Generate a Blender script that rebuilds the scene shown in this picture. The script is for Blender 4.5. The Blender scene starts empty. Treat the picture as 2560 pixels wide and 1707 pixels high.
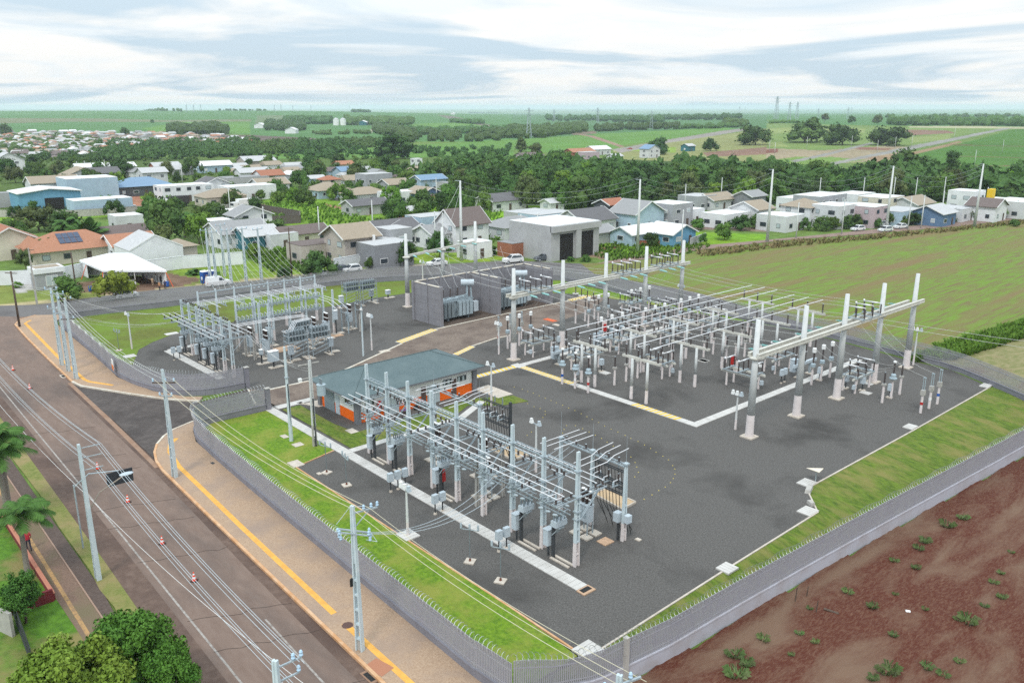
import bpy, bmesh, math, random
import numpy as np
from mathutils import Vector, Matrix, noise
R = math.radians
random.seed(7)
# ------------------------------------------------------------------ camera
F, CX, CY, YH, H = 2095.0, 1280.0, 853.5, 267.0, 32.0     # photograph pixels (2560 wide)
TH = math.atan((CY - YH) / F)
AZ = R(48.5)
sc = bpy.context.scene
cam = bpy.data.objects.new("camera", bpy.data.cameras.new("camera"))
sc.collection.objects.link(cam)
cam.location = (0, 0, H)
cam.rotation_euler = (math.pi / 2 - TH, 0, AZ)
cam.data.sensor_width = 36
cam.data.lens = F / 2560 * 36
cam.data.clip_start = 0.5
cam.data.clip_end = 60000
sc.camera = cam
# ------------------------------------------------------------------ sky, sun, exposure
SUN_EL, SUN_ROT = R(52), R(150)
w = bpy.data.worlds.new("World"); sc.world = w; w.use_nodes = True
nt = w.node_tree; nt.nodes.clear()
def wn(t, **k):
    n = nt.nodes.new(t)
    for a, b in k.items(): setattr(n, a, b)
    return n
def wmath(op, a, b=None):
    n = wn('ShaderNodeMath', operation=op)
    for i, x in enumerate((a, b)):
        if x is None: continue
        if isinstance(x, (int, float)): n.inputs[i].default_value = x
        else: nt.links.new(x, n.inputs[i])
    return n.outputs[0]
sky = wn('ShaderNodeTexSky', sky_type='NISHITA', sun_disc=False, sun_elevation=SUN_EL, sun_rotation=SUN_ROT)
sky.air_density = 1.0; sky.dust_density = 1.5; sky.ozone_density = 1.2
tc = wn('ShaderNodeTexCoord'); sx = wn('ShaderNodeSeparateXYZ')
nt.links.new(tc.outputs['Generated'], sx.inputs[0])
zz = wmath('ADD', wmath('MAXIMUM', sx.outputs[2], 0.0), 0.075)
cb = wn('ShaderNodeCombineXYZ')
nt.links.new(wmath('DIVIDE', sx.outputs[0], zz), cb.inputs[0]); nt.links.new(wmath('DIVIDE', sx.outputs[1], zz), cb.inputs[1])
def cloud(scale, detail, dist, off):
    m = wn('ShaderNodeMapping'); m.inputs['Location'].default_value = off
    nt.links.new(cb.outputs[0], m.inputs[0])
    n = wn('ShaderNodeTexNoise'); n.inputs['Scale'].default_value = scale; n.inputs['Detail'].default_value = detail
    n.inputs['Roughness'].default_value = 0.55; n.inputs['Distortion'].default_value = dist
    nt.links.new(m.outputs[0], n.inputs['Vector']); return n.outputs[0]
def ramp(src, stops):
    r = wn('ShaderNodeValToRGB'); e = r.color_ramp.elements
    while len(e) < len(stops): e.new(0.5)
    for i, (p, c) in enumerate(stops): e[i].position = p; e[i].color = c
    nt.links.new(src, r.inputs[0]); return r.outputs[0]
n1 = cloud(0.3, 9, 0.9, (3.1, 1.7, 0)); n2 = cloud(0.9, 8, 0.6, (0.4, 7.2, 0))
msk = ramp(n1, [(0.43, (0, 0, 0, 1)), (0.535, (1, 1, 1, 1))])
shade = ramp(n2, [(0.36, (0.89, 0.95, 1.0, 1)), (0.56, (1, 0.995, 0.985, 1))])
mx = wn('ShaderNodeMix', data_type='RGBA')
nt.links.new(wmath('ADD', wmath('MULTIPLY', msk, 0.86), 0.12), mx.inputs[0])
blue = wn('ShaderNodeMix', data_type='RGBA'); blue.inputs[0].default_value = 0.9
nt.links.new(sky.outputs[0], blue.inputs[6]); blue.inputs[7].default_value = (7.0, 8.9, 10.4, 1)
nt.links.new(blue.outputs[2], mx.inputs[6])
cl = wn('ShaderNodeMix', data_type='RGBA', blend_type='MULTIPLY'); cl.inputs[0].default_value = 1
cl.inputs[6].default_value = (12.0, 12.0, 11.8, 1); nt.links.new(shade, cl.inputs[7])
nt.links.new(cl.outputs[2], mx.inputs[7])
# a cloudy sky is brighter overhead than at the horizon
ov = wn('ShaderNodeVectorMath', operation='SCALE'); nt.links.new(mx.outputs[2], ov.inputs[0]); nt.links.new(wmath('ADD', wmath('MULTIPLY', wmath('MAXIMUM', sx.outputs[2], 0.0), 1.25), 0.93), ov.inputs['Scale'])
bg = wn('ShaderNodeBackground'); bg.inputs[1].default_value = 0.098
nt.links.new(ov.outputs[0], bg.inputs[0])
wo = wn('ShaderNodeOutputWorld'); nt.links.new(bg.outputs[0], wo.inputs[0])
sun = bpy.data.objects.new("sun", bpy.data.lights.new("sun", 'SUN'))
sc.collection.objects.link(sun)
sun.data.energy = 2.0; sun.data.angle = R(11); sun.data.color = (1, 0.96, 0.9)
# the sky's sun_rotation turns clockwise from +Y seen from above
sd = Vector((math.sin(SUN_ROT) * math.cos(SUN_EL), math.cos(SUN_ROT) * math.cos(SUN_EL), math.sin(SUN_EL)))
sun.rotation_euler = sd.to_track_quat('Z', 'Y').to_euler()
vs = sc.view_settings; vs.view_transform = 'Standard'; vs.look = 'None'; vs.exposure = -0.2; vs.gamma = 1; vs.use_curve_mapping = False
sc.cycles.use_denoising = False
sc.cycles.max_bounces = 5; sc.cycles.diffuse_bounces = 2; sc.cycles.glossy_bounces = 2
sc.cycles.transparent_max_bounces = 4; sc.cycles.transmission_bounces = 2; sc.cycles.volume_bounces = 3
sc.cycles.caustics_reflective = False; sc.cycles.caustics_refractive = False

# ------------------------------------------------------------------ reading points of the photograph as places on the ground
sA, cA = math.sin(AZ), math.cos(AZ)
Rw = np.array([cA, sA, 0.]); Fw = np.array([-sA, cA, 0.]); Uz = np.array([0, 0, 1.])
fwd = Fw * math.cos(TH) - Uz * math.sin(TH); upc = Fw * math.sin(TH) + Uz * math.cos(TH)
def S(t):
    t = np.clip(t, 0, 1); return t * t * (3 - 2 * t)
def relief(x, y):
    """height of the open country; the yard, streets and near houses are level"""
    x = np.asarray(x, float); y = np.asarray(y, float)
    r = np.hypot(x, y); az = np.degrees(np.arctan2(x * Rw[0] + y * Rw[1], x * Fw[0] + y * Fw[1]))
    wl = S((8 - az) / 26)
    left = -3 * S((r - 380) / 400) + 20.5 * S((r - 950) / 2250) - 45 * S((r - 3300) / 5000)
    right = -1.5 * S((r - 350) / 250) + 9 * S((r - 520) / 900) * S((az - 4) / 14) - 34 * S((r - 1500) / 8000)
    return wl * left + (1 - wl) * right
def drop(x, y):
    """the red field lies lower than the yard along the right-hand fence"""
    return -1.2 * S((x + 32.2) / 3.0) * S((y - 25.5) / 4.0) * (1 - S((y - 92) / 14))
def ray(u, v):
    d = fwd + Rw * (u - CX) / F - upc * (v - CY) / F
    return d
def Gs(u, v, z=0.0):
    d = ray(u, v)
    if z == 0.0:
        rr = np.geomspace(200, 24000, 700); dh = math.hypot(d[0], d[1])
        t0 = -H / d[2] if d[2] < -1e-6 else 1e9
        if t0 * dh < 330: return np.array([d[0] * t0, d[1] * t0, 0.])
        t = rr / dh; zz_ = H + d[2] * t; g = relief(d[0] * t, d[1] * t)
        k = np.nonzero(zz_ <= g)[0]
        if len(k) == 0: k = 560
        else: k = int(k[0])
        if 0 < k < 699:
            a = zz_[k - 1] - g[k - 1]; b = g[k] - zz_[k]; tt = t[k - 1] + (t[k] - t[k - 1]) * a / max(a + b, 1e-9) if a > 0 and b >= 0 else t[k]
        else: tt = t[k]
        return np.array([d[0] * tt, d[1] * tt, float(relief(d[0] * tt, d[1] * tt))])
    t = (z - H) / d[2]; return np.array([d[0] * t, d[1] * t, z])
T = 3.672
WIN = {'D': (0, 0, 1 / 1.0884), 'a': (760, 850, 4.9), 'b': (1240, 850, 4.9), 'c': (1700, 640, T), 'd': (1240, 600, 4.9), 'e': (1100, 1050, 4.704),
       'g': (400, 680, 4.9), 'h': (860, 960, 5.873), 'i': (1000, 620, 4.9), 'j': (1640, 680, 6.533), 'k': (1400, 680, 6.533), 'l': (400, 700, 6.533),
       'm': (600, 680, 6.533), 'n': (200, 560, 4.9), 'o': (80, 560, 6.533), 'p': (2080, 840, 4.9)}
for i in range(4):
    WIN['s%d' % i] = (640 * i, 240, T); WIN['t%d' % i] = (640 * i, 560, T); WIN['u%d' % i] = (640 * i, 900, T); WIN['v%d' % i] = (640 * i, 1280, T)
def G(x, y, w='D', z=0.0):
    a, b, s = WIN[w]; return Gs(a + x / s, b + y / s, z)
def pxm(p):
    """photograph pixels per metre at point p"""
    return F / max(1.0, float((np.array(p) - np.array([0, 0, H])) @ fwd))
# ------------------------------------------------------------------ helpers
COL = sc.collection
class MB:
    def __init__(s): s.v = []; s.f = []; s.m = []
    def add(s, vs, fs, m=0):
        o = len(s.v); s.v += [tuple(p) for p in vs]; s.f += [tuple(o + i for i in f) for f in fs]; s.m += [m] * len(fs); return s
    def box(s, cx, cy, z0, sx, sy, sz, rz=0, m=0, top=1.0):
        c, q = math.cos(rz), math.sin(rz); P = []
        for zz, k in ((z0, 1.0), (z0 + sz, top)):
            for a, b in ((-1, -1), (1, -1), (1, 1), (-1, 1)):
                x, y = a * sx / 2 * k, b * sy / 2 * k; P.append((cx + x * c - y * q, cy + x * q + y * c, zz))
        return s.add(P, [(3, 2, 1, 0), (4, 5, 6, 7), (0, 1, 5, 4), (1, 2, 6, 5), (2, 3, 7, 6), (3, 0, 4, 7)], m)
    def beam(s, p, q, w, h=None, m=0):
        h = w if h is None else h
        p, q = Vector(p), Vector(q); d = (q - p).normalized()
        u = d.cross(Vector((0, 0, 1)));  u = Vector((1, 0, 0)) if u.length < 1e-3 else u.normalized()
        n = u.cross(d); P = []
        for c in (p, q):
            for a, b in ((-1, -1), (1, -1), (1, 1), (-1, 1)): P.append(c + u * a * w / 2 + n * b * h / 2)
        return s.add(P, [(3, 2, 1, 0), (4, 5, 6, 7), (0, 1, 5, 4), (1, 2, 6, 5), (2, 3, 7, 6), (3, 0, 4, 7)], m)
    def tube(s, p, q, r, r2=None, n=8, m=0, cap=True):
        r2 = r if r2 is None else r2
        p, q = Vector(p), Vector(q); d = (q - p).normalized()
        u = d.cross(Vector((0, 0, 1)));  u = Vector((1, 0, 0)) if u.length < 1e-3 else u.normalized()
        k = u.cross(d); P = []
        for c, rr in ((p, r), (q, r2)):
            for i in range(n):
                a = 2 * math.pi * i / n; P.append(c + (u * math.cos(a) + k * math.sin(a)) * rr)
        f = [(i, (i + 1) % n, n + (i + 1) % n, n + i) for i in range(n)]
        if cap: f += [tuple(range(n - 1, -1, -1)), tuple(range(n, 2 * n))]
        return s.add(P, f, m)
    def path(s, pts, r, n=4, m=0):
        pts = [Vector(p) for p in pts]; P = []; N = len(pts)
        for i, p in enumerate(pts):
            d = (pts[min(i + 1, N - 1)] - pts[max(i - 1, 0)]).normalized()
            u = d.cross(Vector((0, 0, 1)));  u = Vector((1, 0, 0)) if u.length < 1e-3 else u.normalized()
            k = u.cross(d)
            for j in range(n):
                a = 2 * math.pi * (j + .5) / n; P.append(p + (u * math.cos(a) + k * math.sin(a)) * r)
        f = [(i * n + j, i * n + (j + 1) % n, (i + 1) * n + (j + 1) % n, (i + 1) * n + j) for i in range(N - 1) for j in range(n)]
        return s.add(P, f, m)
    def lathe(s, c, prof, n=10, m=0):
        P = []; N = len(prof)
        for r, z in prof:
            for i in range(n):
                a = 2 * math.pi * i / n; P.append((c[0] + r * math.cos(a), c[1] + r * math.sin(a), c[2] + z))
        f = [(j * n + i, j * n + (i + 1) % n, (j + 1) * n + (i + 1) % n, (j + 1) * n + i) for j in range(N - 1) for i in range(n)]
        f += [tuple(range(n - 1, -1, -1)), tuple(range((N - 1) * n, N * n))]
        return s.add(P, f, m)
    def prism(s, pts, z0, z1, m=0):
        n = len(pts); A = sum(pts[i][0] * pts[(i + 1) % n][1] - pts[(i + 1) % n][0] * pts[i][1] for i in range(n))
        if A < 0: pts = pts[::-1]
        P = [(x, y, z0) for x, y in pts] + [(x, y, z1) for x, y in pts]
        f = [(i, (i + 1) % n, n + (i + 1) % n, n + i) for i in range(n)] + [tuple(range(n - 1, -1, -1)), tuple(range(n, 2 * n))]
        return s.add(P, f, m)
    def ball(s, c, r, n=8, k=5, m=0):
        rx, ry, rz = (r, r, r) if isinstance(r, (int, float)) else r
        P = [(c[0], c[1], c[2] - rz)]
        for j in range(1, k):
            t = -math.pi / 2 + math.pi * j / k
            for i in range(n):
                a = 2 * math.pi * i / n; P.append((c[0] + rx * math.cos(t) * math.cos(a), c[1] + ry * math.cos(t) * math.sin(a), c[2] + rz * math.sin(t)))
        P.append((c[0], c[1], c[2] + rz)); L = len(P) - 1
        f = [(0, 1 + (i + 1) % n, 1 + i) for i in range(n)]
        for j in range(k - 2): f += [(1 + j * n + i, 1 + j * n + (i + 1) % n, 1 + (j + 1) * n + (i + 1) % n, 1 + (j + 1) * n + i) for i in range(n)]
        f += [(1 + (k - 2) * n + i, 1 + (k - 2) * n + (i + 1) % n, L) for i in range(n)]
        return s.add(P, f, m)
    def mesh(s, name, mats, smooth=False):
        me = bpy.data.meshes.new(name); me.from_pydata([tuple(map(float, p)) for p in s.v], [], s.f)
        for m in (mats if isinstance(mats, (list, tuple)) else [mats]): me.materials.append(m)
        me.polygons.foreach_set('material_index', s.m)
        if smooth: me.polygons.foreach_set('use_smooth', [True] * len(s.f))
        me.update(); return me
    def build(s, name, mats, parent=None, loc=(0, 0, 0), smooth=False, rz=0):
        return put(name, s.mesh(name, mats, smooth), parent, loc, rz)
def put(name, me, parent=None, loc=(0, 0, 0), rz=0, scale=None):
    o = bpy.data.objects.new(name, me); COL.objects.link(o)
    o.location = tuple(map(float, loc)); o.rotation_euler = (0, 0, rz)
    if scale: o.scale = scale
    if parent: o.parent = parent
    return o
def tag(o, label, cat, group=None, kind=None):
    o['label'] = label; o['category'] = cat
    if group: o['group'] = group
    if kind: o['kind'] = kind
    return o
def thing(name, label, cat, loc=(0, 0, 0), rz=0, group=None):
    o = bpy.data.objects.new(name, None); COL.objects.link(o); o.empty_display_size = .3
    o.location = tuple(map(float, loc)); o.rotation_euler = (0, 0, rz)
    return tag(o, label, cat, group)
KIDS = {}
def copy_tree(o, loc, rz=None, label=None, group=None, parent=None):
    c = o.copy(); COL.objects.link(c); c.location = tuple(map(float, loc))
    if rz is not None: c.rotation_euler = (0, 0, rz)
    if label: c['label'] = label
    if group: c['group'] = group
    for ch in o.children: copy_kid(ch, c)
    return c
def copy_kid(o, parent):
    c = o.copy(); COL.objects.link(c); c.parent = parent
    for ch in o.children: copy_kid(ch, c)
def struct(o, cat='ground'):
    o['kind'] = 'structure'; return o
ORD = ['first', 'second', 'third', 'fourth', 'fifth', 'sixth', 'seventh', 'eighth', 'ninth', 'tenth', 'eleventh', 'twelfth', 'thirteenth', 'fourteenth']
def inpoly(px, py, poly):
    px = np.asarray(px); py = np.asarray(py); c = np.zeros(px.shape, bool); n = len(poly)
    for i in range(n):
        x1, y1 = poly[i][0], poly[i][1]; x2, y2 = poly[(i + 1) % n][0], poly[(i + 1) % n][1]
        if y1 == y2: continue
        k = ((y1 > py) != (y2 > py)) & (px < (x2 - x1) * (py - y1) / (y2 - y1) + x1); c ^= k
    return c

# ------------------------------------------------------------------ materials
MATS = {}
def mat(name, col, rough=0.8, metal=0.0, col2=None, scale=3.0, mix=(0.4, 0.65), detail=4, bump=0.0, bscale=None, world=False, col3=None, scale3=0.2, mix3=(.45, .65), spec=0.3, rnd=0.0, stretch=None, alpha=None, dist=0.0):
    if name in MATS: return MATS[name]
    m = bpy.data.materials.new(name); m.use_nodes = True; n = m.node_tree; b = n.nodes['Principled BSDF']
    b.inputs['Roughness'].default_value = rough; b.inputs['Metallic'].default_value = metal; b.inputs['Specular IOR Level'].default_value = spec
    L = n.links.new
    if world: g = n.nodes.new('ShaderNodeNewGeometry'); co = g.outputs['Position']
    else: g = n.nodes.new('ShaderNodeTexCoord'); co = g.outputs['Object']
    if stretch:
        mp = n.nodes.new('ShaderNodeMapping'); mp.inputs['Scale'].default_value = stretch; L(co, mp.inputs[0]); co = mp.outputs[0]
    def nz(sc_, det=detail):
        t = n.nodes.new('ShaderNodeTexNoise'); t.inputs['Scale'].default_value = sc_; t.inputs['Detail'].default_value = det; t.inputs['Roughness'].default_value = .6
        t.inputs['Distortion'].default_value = dist
        L(co, t.inputs['Vector']); return t.outputs[0]
    def mixc(fac_src, rng, a, bcol):
        mr = n.nodes.new('ShaderNodeMapRange'); mr.inputs[1].default_value, mr.inputs[2].default_value = rng; L(fac_src, mr.inputs[0])
        x = n.nodes.new('ShaderNodeMix'); x.data_type = 'RGBA'; L(mr.outputs[0], x.inputs[0])
        if isinstance(a, tuple): x.inputs[6].default_value = (*a, 1)
        else: L(a, x.inputs[6])
        x.inputs[7].default_value = (*bcol, 1); return x.outputs[2]
    c = tuple(col)
    if col2: c = mixc(nz(scale), mix, c, tuple(col2))
    if col3: c = mixc(nz(scale3, 5), mix3, c, tuple(col3))
    if rnd:
        oi = n.nodes.new('ShaderNodeObjectInfo'); hs = n.nodes.new('ShaderNodeHueSaturation')
        mv = n.nodes.new('ShaderNodeMapRange'); mv.inputs[3].default_value = 1 - rnd; mv.inputs[4].default_value = 1 + rnd; L(oi.outputs['Random'], mv.inputs[0]); L(mv.outputs[0], hs.inputs['Value'])
        mh = n.nodes.new('ShaderNodeMath'); mh.operation = 'MULTIPLY'; mh.inputs[1].default_value = 7.31; L(oi.outputs['Random'], mh.inputs[0])
        fr = n.nodes.new('ShaderNodeMath'); fr.operation = 'FRACT'; L(mh.outputs[0], fr.inputs[0])
        m2 = n.nodes.new('ShaderNodeMapRange'); m2.inputs[3].default_value = .5 - rnd * .07; m2.inputs[4].default_value = .5 + rnd * .05; L(fr.outputs[0], m2.inputs[0]); L(m2.outputs[0], hs.inputs['Hue'])
        if isinstance(c, tuple): hs.inputs['Color'].default_value = (*c, 1)
        else: L(c, hs.inputs['Color'])
        c = hs.outputs[0]
    if isinstance(c, tuple): b.inputs['Base Color'].default_value = (*c, 1)
    else: L(c, b.inputs['Base Color'])
    if bump:
        bp = n.nodes.new('ShaderNodeBump'); bp.inputs['Strength'].default_value = bump; bp.inputs['Distance'].default_value = .05
        L(nz(bscale or scale), bp.inputs['Height']); L(bp.outputs[0], b.inputs['Normal'])
    MATS[name] = m; return m
GRAVEL = mat('gravel', (.052, .049, .045), .95, col2=(.152, .142, .132), scale=8.5, mix=(.28, .72), detail=9, bump=.5, bscale=30, world=True, col3=(.055, .051, .047), scale3=.11, mix3=(.5, .68), dist=.3)
GRAVEL2 = mat('brown_gravel', (.14, .105, .083), .95, col2=(.235, .185, .15), scale=3, mix=(.3, .7), detail=8, bump=.7, bscale=8, world=True, col3=(.115, .085, .07), scale3=.25)
ASPH = mat('asphalt', (.165, .112, .088), .92, col2=(.215, .155, .125), scale=1.2, mix=(.3, .75), detail=9, bump=.2, bscale=12, world=True, col3=(.112, .085, .073), scale3=.16, mix3=(.45, .7), stretch=(.5, 1.6, 1))
ASPHR = mat('rear_asphalt', (.125, .115, .112), .92, col2=(.165, .155, .15), scale=1.2, mix=(.3, .75), detail=9, world=True, col3=(.1, .09, .088), scale3=.12)
SHOUL = mat('dusty_shoulder', (.115, .075, .058), .95, col2=(.155, .105, .082), scale=2.0, detail=8, world=True, bump=.4, bscale=8, col3=(.09, .058, .046), scale3=.2)
APRON = mat('dark_asphalt', (.072, .06, .055), .93, col2=(.105, .088, .08), scale=1.6, detail=9, world=True, col3=(.058, .048, .044), scale3=.3, bump=.3, bscale=10)
BIKE = mat('bike_asphalt', (.085, .06, .05), .95, col2=(.11, .08, .066), scale=3, detail=8, world=True, bump=.3, bscale=10)
LAWN = mat('lawn_grass', (.155, .26, .014), .95, col2=(.07, .145, .008), scale=3.2, mix=(.36, .66), detail=9, bump=1, bscale=12, world=True, col3=(.22, .24, .04), scale3=.35, mix3=(.44, .66))
BANK = mat('bank_grass', (.125, .185, .018), .95, col2=(.055, .095, .01), scale=2.4, mix=(.36, .66), detail=9, bump=1, bscale=10, world=True, col3=(.19, .175, .05), scale3=.4, mix3=(.45, .66), stretch=(.6, 1.3, 1))
DRYLAWN = mat('dry_grass', (.2, .2, .06), .95, col2=(.12, .15, .03), scale=2.2, mix=(.35, .68), detail=8, bump=.8, bscale=9, world=True, col3=(.26, .2, .09), scale3=.3)
REARG = mat('rear_grass', (.125, .14, .022), .95, col2=(.085, .1, .016), scale=1.5, detail=8, bump=.6, bscale=6, world=True, col3=(.13, .2, .02), scale3=.11, mix3=(.4, .6))
SOIL = mat('red_soil', (.085, .023, .012), .97, col2=(.155, .08, .05), scale=4.5, mix=(.44, .74), detail=12, bump=1, bscale=7, world=True, col3=(.165, .1, .065), scale3=.2, mix3=(.47, .66), stretch=(1.7, .5, 1), dist=.5)
DIRT = mat('red_dirt', (.25, .15, .1), .97, col2=(.3, .2, .14), scale=.8, detail=8, world=True)
CONC = mat('concrete', (.44, .42, .385), .85, col2=(.34, .325, .3), scale=1.3, detail=6, rnd=.05)
CONCP = mat('pole_concrete', (.55, .57, .56), .8, col2=(.62, .63, .62), scale=1.6, detail=6, rnd=.04)
PAINTB = mat('pale_painted_concrete', (.68, .62, .605), .8, col2=(.6, .54, .52), scale=2, detail=5)
BLUEP = mat('blue_grey_concrete', (.46, .54, .57), .75, col2=(.55, .61, .63), scale=1.5, detail=5, rnd=.04)
BEAMC = mat('beam_concrete', (.58, .56, .5), .8, col2=(.48, .47, .42), scale=1.5, detail=5)
SLABC = mat('slab_concrete', (.54, .48, .41), .9, col2=(.43, .375, .315), scale=1.5, detail=6, world=True)
COVER = mat('trench_cover_concrete', (.55, .53, .5), .88, col2=(.45, .43, .4), scale=.8, detail=6, world=True)
KERB = mat('white_kerb', (.62, .58, .5), .85, col2=(.5, .42, .33), scale=1.2, detail=6, world=True)
KERBO = mat('orange_kerb', (.5, .27, .13), .9, col2=(.6, .4, .25), scale=1.2, detail=6, world=True)
YELLOW = mat('yellow_paint', (.72, .5, .07), .7, col2=(.64, .42, .05), scale=2, world=True)
TACT = mat('tactile_yellow', (.72, .38, .08), .85, col2=(.58, .3, .07), scale=2, detail=6, world=True)
WHITEP = mat('white_paint', (.8, .8, .79), .6, col2=(.7, .7, .68), scale=.7, detail=5)
WLINE = mat('road_paint', (.36, .33, .3), .8, col2=(.2, .17, .15), scale=3, detail=6, world=True)
STEEL = mat('galvanised_steel', (.38, .44, .47), .5, .15, col2=(.3, .35, .38), scale=3)
STEELD = mat('dark_steel', (.06, .065, .07), .6, .3)
ALU = mat('aluminium_tube', (.76, .76, .77), .4, .2)
FENCEM = mat('fence_paint', (.33, .33, .35), .6, .05, col2=(.31, .305, .345), scale=2)
WALLG = mat('fence_wall_grey', (.225, .22, .25), .85, col2=(.19, .185, .21), scale=.6, detail=6, world=True)
WALLG2 = mat('dusty_wall_grey', (.42, .42, .47), .85, col2=(.36, .34, .36), scale=.5, detail=6, world=True)
RAZOR = mat('razor_wire', (.55, .57, .58), .4, .7)
PORCE = mat('brown_porcelain', (.035, .02, .017), .3, spec=.5)
PORCG = mat('grey_polymer', (.36, .42, .45), .5)
CAB = mat('cabinet_grey', (.47, .53, .57), .5, col2=(.42, .48, .52), scale=2)
GLASSI = mat('glass_insulator', (.3, .58, .56), .15, spec=.6)
REDP = mat('red_paint', (.42, .02, .018), .5)
BLUEB = mat('blue_paint', (.02, .1, .38), .5)
ORANGE = mat('orange_wall', (.85, .145, .006), .7, col2=(.78, .13, .006), scale=.5)
ROOFT = mat('teal_shingles', (.075, .108, .112), .85, col2=(.135, .18, .19), scale=14, detail=6, bump=.3, bscale=14, col3=(.12, .16, .165), scale3=.5)
GREYW = mat('grey_trim', (.16, .165, .18), .7)
FIREW = mat('fire_wall_concrete', (.245, .24, .258), .85, col2=(.205, .2, .215), scale=.7, detail=6)
TRAFO = mat('transformer_grey', (.38, .46, .5), .45, .1, col2=(.31, .38, .42), scale=1.5)
TRAFOD = mat('transformer_dark', (.2, .24, .26), .5, .2)
GLASS = mat('dark_glass', (.03, .04, .05), .12, spec=.6)
CURT = mat('pale_window', (.42, .48, .5), .2, spec=.6)
RUBBER = mat('rubber', (.02, .02, .02), .8)
WIRE = mat('wire_aluminium', (.62, .62, .6), .4, .3)
WIREB = mat('pale_cable', (.5, .56, .6), .5)
WIREK = mat('dark_cable', (.025, .025, .025), .6)
WOOD = mat('dark_wood', (.085, .06, .045), .9, col2=(.12, .09, .07), scale=4, stretch=(3, 3, .4))
BARK = mat('bark', (.12, .085, .06), .95, col2=(.075, .055, .04), scale=4, stretch=(3, 3, .5), bump=.5)
# ------------------------------------------------------------------ open country: one sheet to the horizon, land cover as colour attribute
def W(w, pts): return [Gxy(x, y, w) for x, y in pts]
def Gxy(x, y, w='D'):
    p = G(x, y, w); return (float(p[0]), float(p[1]))
COVERS = []
def cover(w, pts, col): COVERS.append((W(w, pts), col))
CROP = (.075, .165, .05); CROPB = (.1, .2, .04); DARKG = (.045, .08, .018); GRASSB = (.14, .25, .025); DRYG = (.21, .22, .085); EARTH = (.2, .12, .085); REDE = (.17, .07, .048); TARM = (.2, .185, .18)
cover('s0', [(-600, 110), (2350, 110), (2350, 350), (-600, 350)], CROP)
cover('s0', [(-600, 118), (800, 140), (1700, 140), (1900, 160), (-600, 180)], (.085, .18, .06))
cover('s0', [(-600, 200), (900, 208), (1500, 222), (2350, 215), (2350, 240), (1500, 240), (600, 238), (-600, 270)], (.15, .16, .085))
cover('s0', [(1300, 300), (1650, 240), (2350, 235), (2350, 345), (1500, 345)], CROPB)
cover('s1', [(-50, 110), (2350, 110), (2350, 420), (-50, 420)], CROP)
cover('s1', [(0, 180), (400, 178), (700, 195), (300, 260), (0, 255)], (.12, .16, .075))
cover('s1', [(1120, 270), (2000, 240), (2350, 300), (2350, 330), (1100, 330)], CROPB)
cover('s1', [(1660, 175), (1800, 185), (2300, 300), (2260, 305), (1780, 215)], (.15, .13, .1))
cover('s1', [(1050, 335), (1070, 270), (1105, 270), (1070, 340)], (.3, .27, .2))
cover('s0', [(1650, 358), (2350, 360), (2350, 418), (1800, 408)], (.11, .085, .065))
cover('s1', [(-5, 362), (500, 385), (720, 412), (-5, 445)], (.11, .085, .065))
cover('s0', [(1300, 435), (1700, 430), (1680, 495), (1350, 490)], (.12, .22, .05))
cover('s0', [(0, 490), (450, 495), (430, 540), (0, 535)], (.15, .24, .05))
cover('s1', [(-200, 545), (380, 515), (800, 490), (1120, 465), (1440, 450), (2360, 395), (2360, 560), (1500, 570), (-200, 600)], CROPB)
cover('s2', [(0, 60), (2350, 60), (2350, 300), (0, 420)], (.07, .15, .055))
cover('s2', [(-10, 405), (640, 358), (1030, 470), (500, 530), (-10, 500)], CROPB)
cover('s2', [(720, 348), (1900, 290), (2060, 300), (930, 460)], CROPB)
cover('s2', [(930, 500), (1400, 425), (2350, 300), (2350, 660), (1800, 640), (1000, 610), (940, 560)], DRYG)
cover('s2', [(1000, 470), (1500, 470), (1500, 520), (960, 500)], (.18, .26, .045))
cover('s2', [(910, 492), (1400, 405), (1900, 325), (2250, 283), (2270, 297), (1450, 428), (1000, 522)], (.24, .215, .19))
cover('s2', [(560, 342), (760, 368), (1040, 465), (1000, 474), (680, 366), (540, 352)], (.25, .17, .12))
cover('s2', [(540, 340), (760, 320), (780, 345), (560, 360)], (.17, .13, .09))
cover('s2', [(1750, 520), (2350, 468), (2350, 535), (1800, 560)], EARTH)
cover('s3', [(0, 130), (1100, 150), (2500, 120), (2500, 290), (0, 260)], (.07, .16, .05))
cover('s3', [(-10, 250), (500, 262), (1100, 290), (2500, 288), (1900, 335), (1300, 470), (600, 570), (-10, 660)], (.14, .2, .055))
for q in [[(0, 300), (200, 290), (260, 330), (60, 350)], [(500, 290), (900, 300), (880, 340), (540, 330)], [(1300, 380), (1700, 350), (1660, 400), (1320, 430)], [(0, 430), (120, 420), (200, 470), (0, 470)]]: cover('s3', q, (.2, .24, .08))
cover('s3', [(1300, 280), (1800, 275), (2600, 290), (2600, 305), (1800, 296), (1300, 292)], (.35, .33, .2))
cover('s3', [(-10, 480), (500, 500), (1100, 455), (1320, 470), (1050, 595), (500, 625), (-10, 650)], (.27, .22, .14))
cover('s3', [(0, 590), (250, 560), (600, 560), (900, 590), (400, 640), (0, 640)], (.14, .22, .05))
cover('s3', [(1250, 310), (1650, 318), (1720, 342), (1300, 362)], EARTH)
cover('s3', [(850, 468), (1150, 480), (1100, 502), (780, 490)], (.2, .11, .075))
cover('s3', [(-10, 490), (90, 485), (90, 520), (-10, 525)], REDE)
cover('s3', [(900, 560), (1300, 520), (1750, 415), (1790, 420), (1400, 540), (1000, 610)], (.25, .17, .1))
cover('s3', [(200, 595), (560, 520), (950, 424), (965, 437), (570, 540), (240, 610)], (.23, .22, .2))
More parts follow.
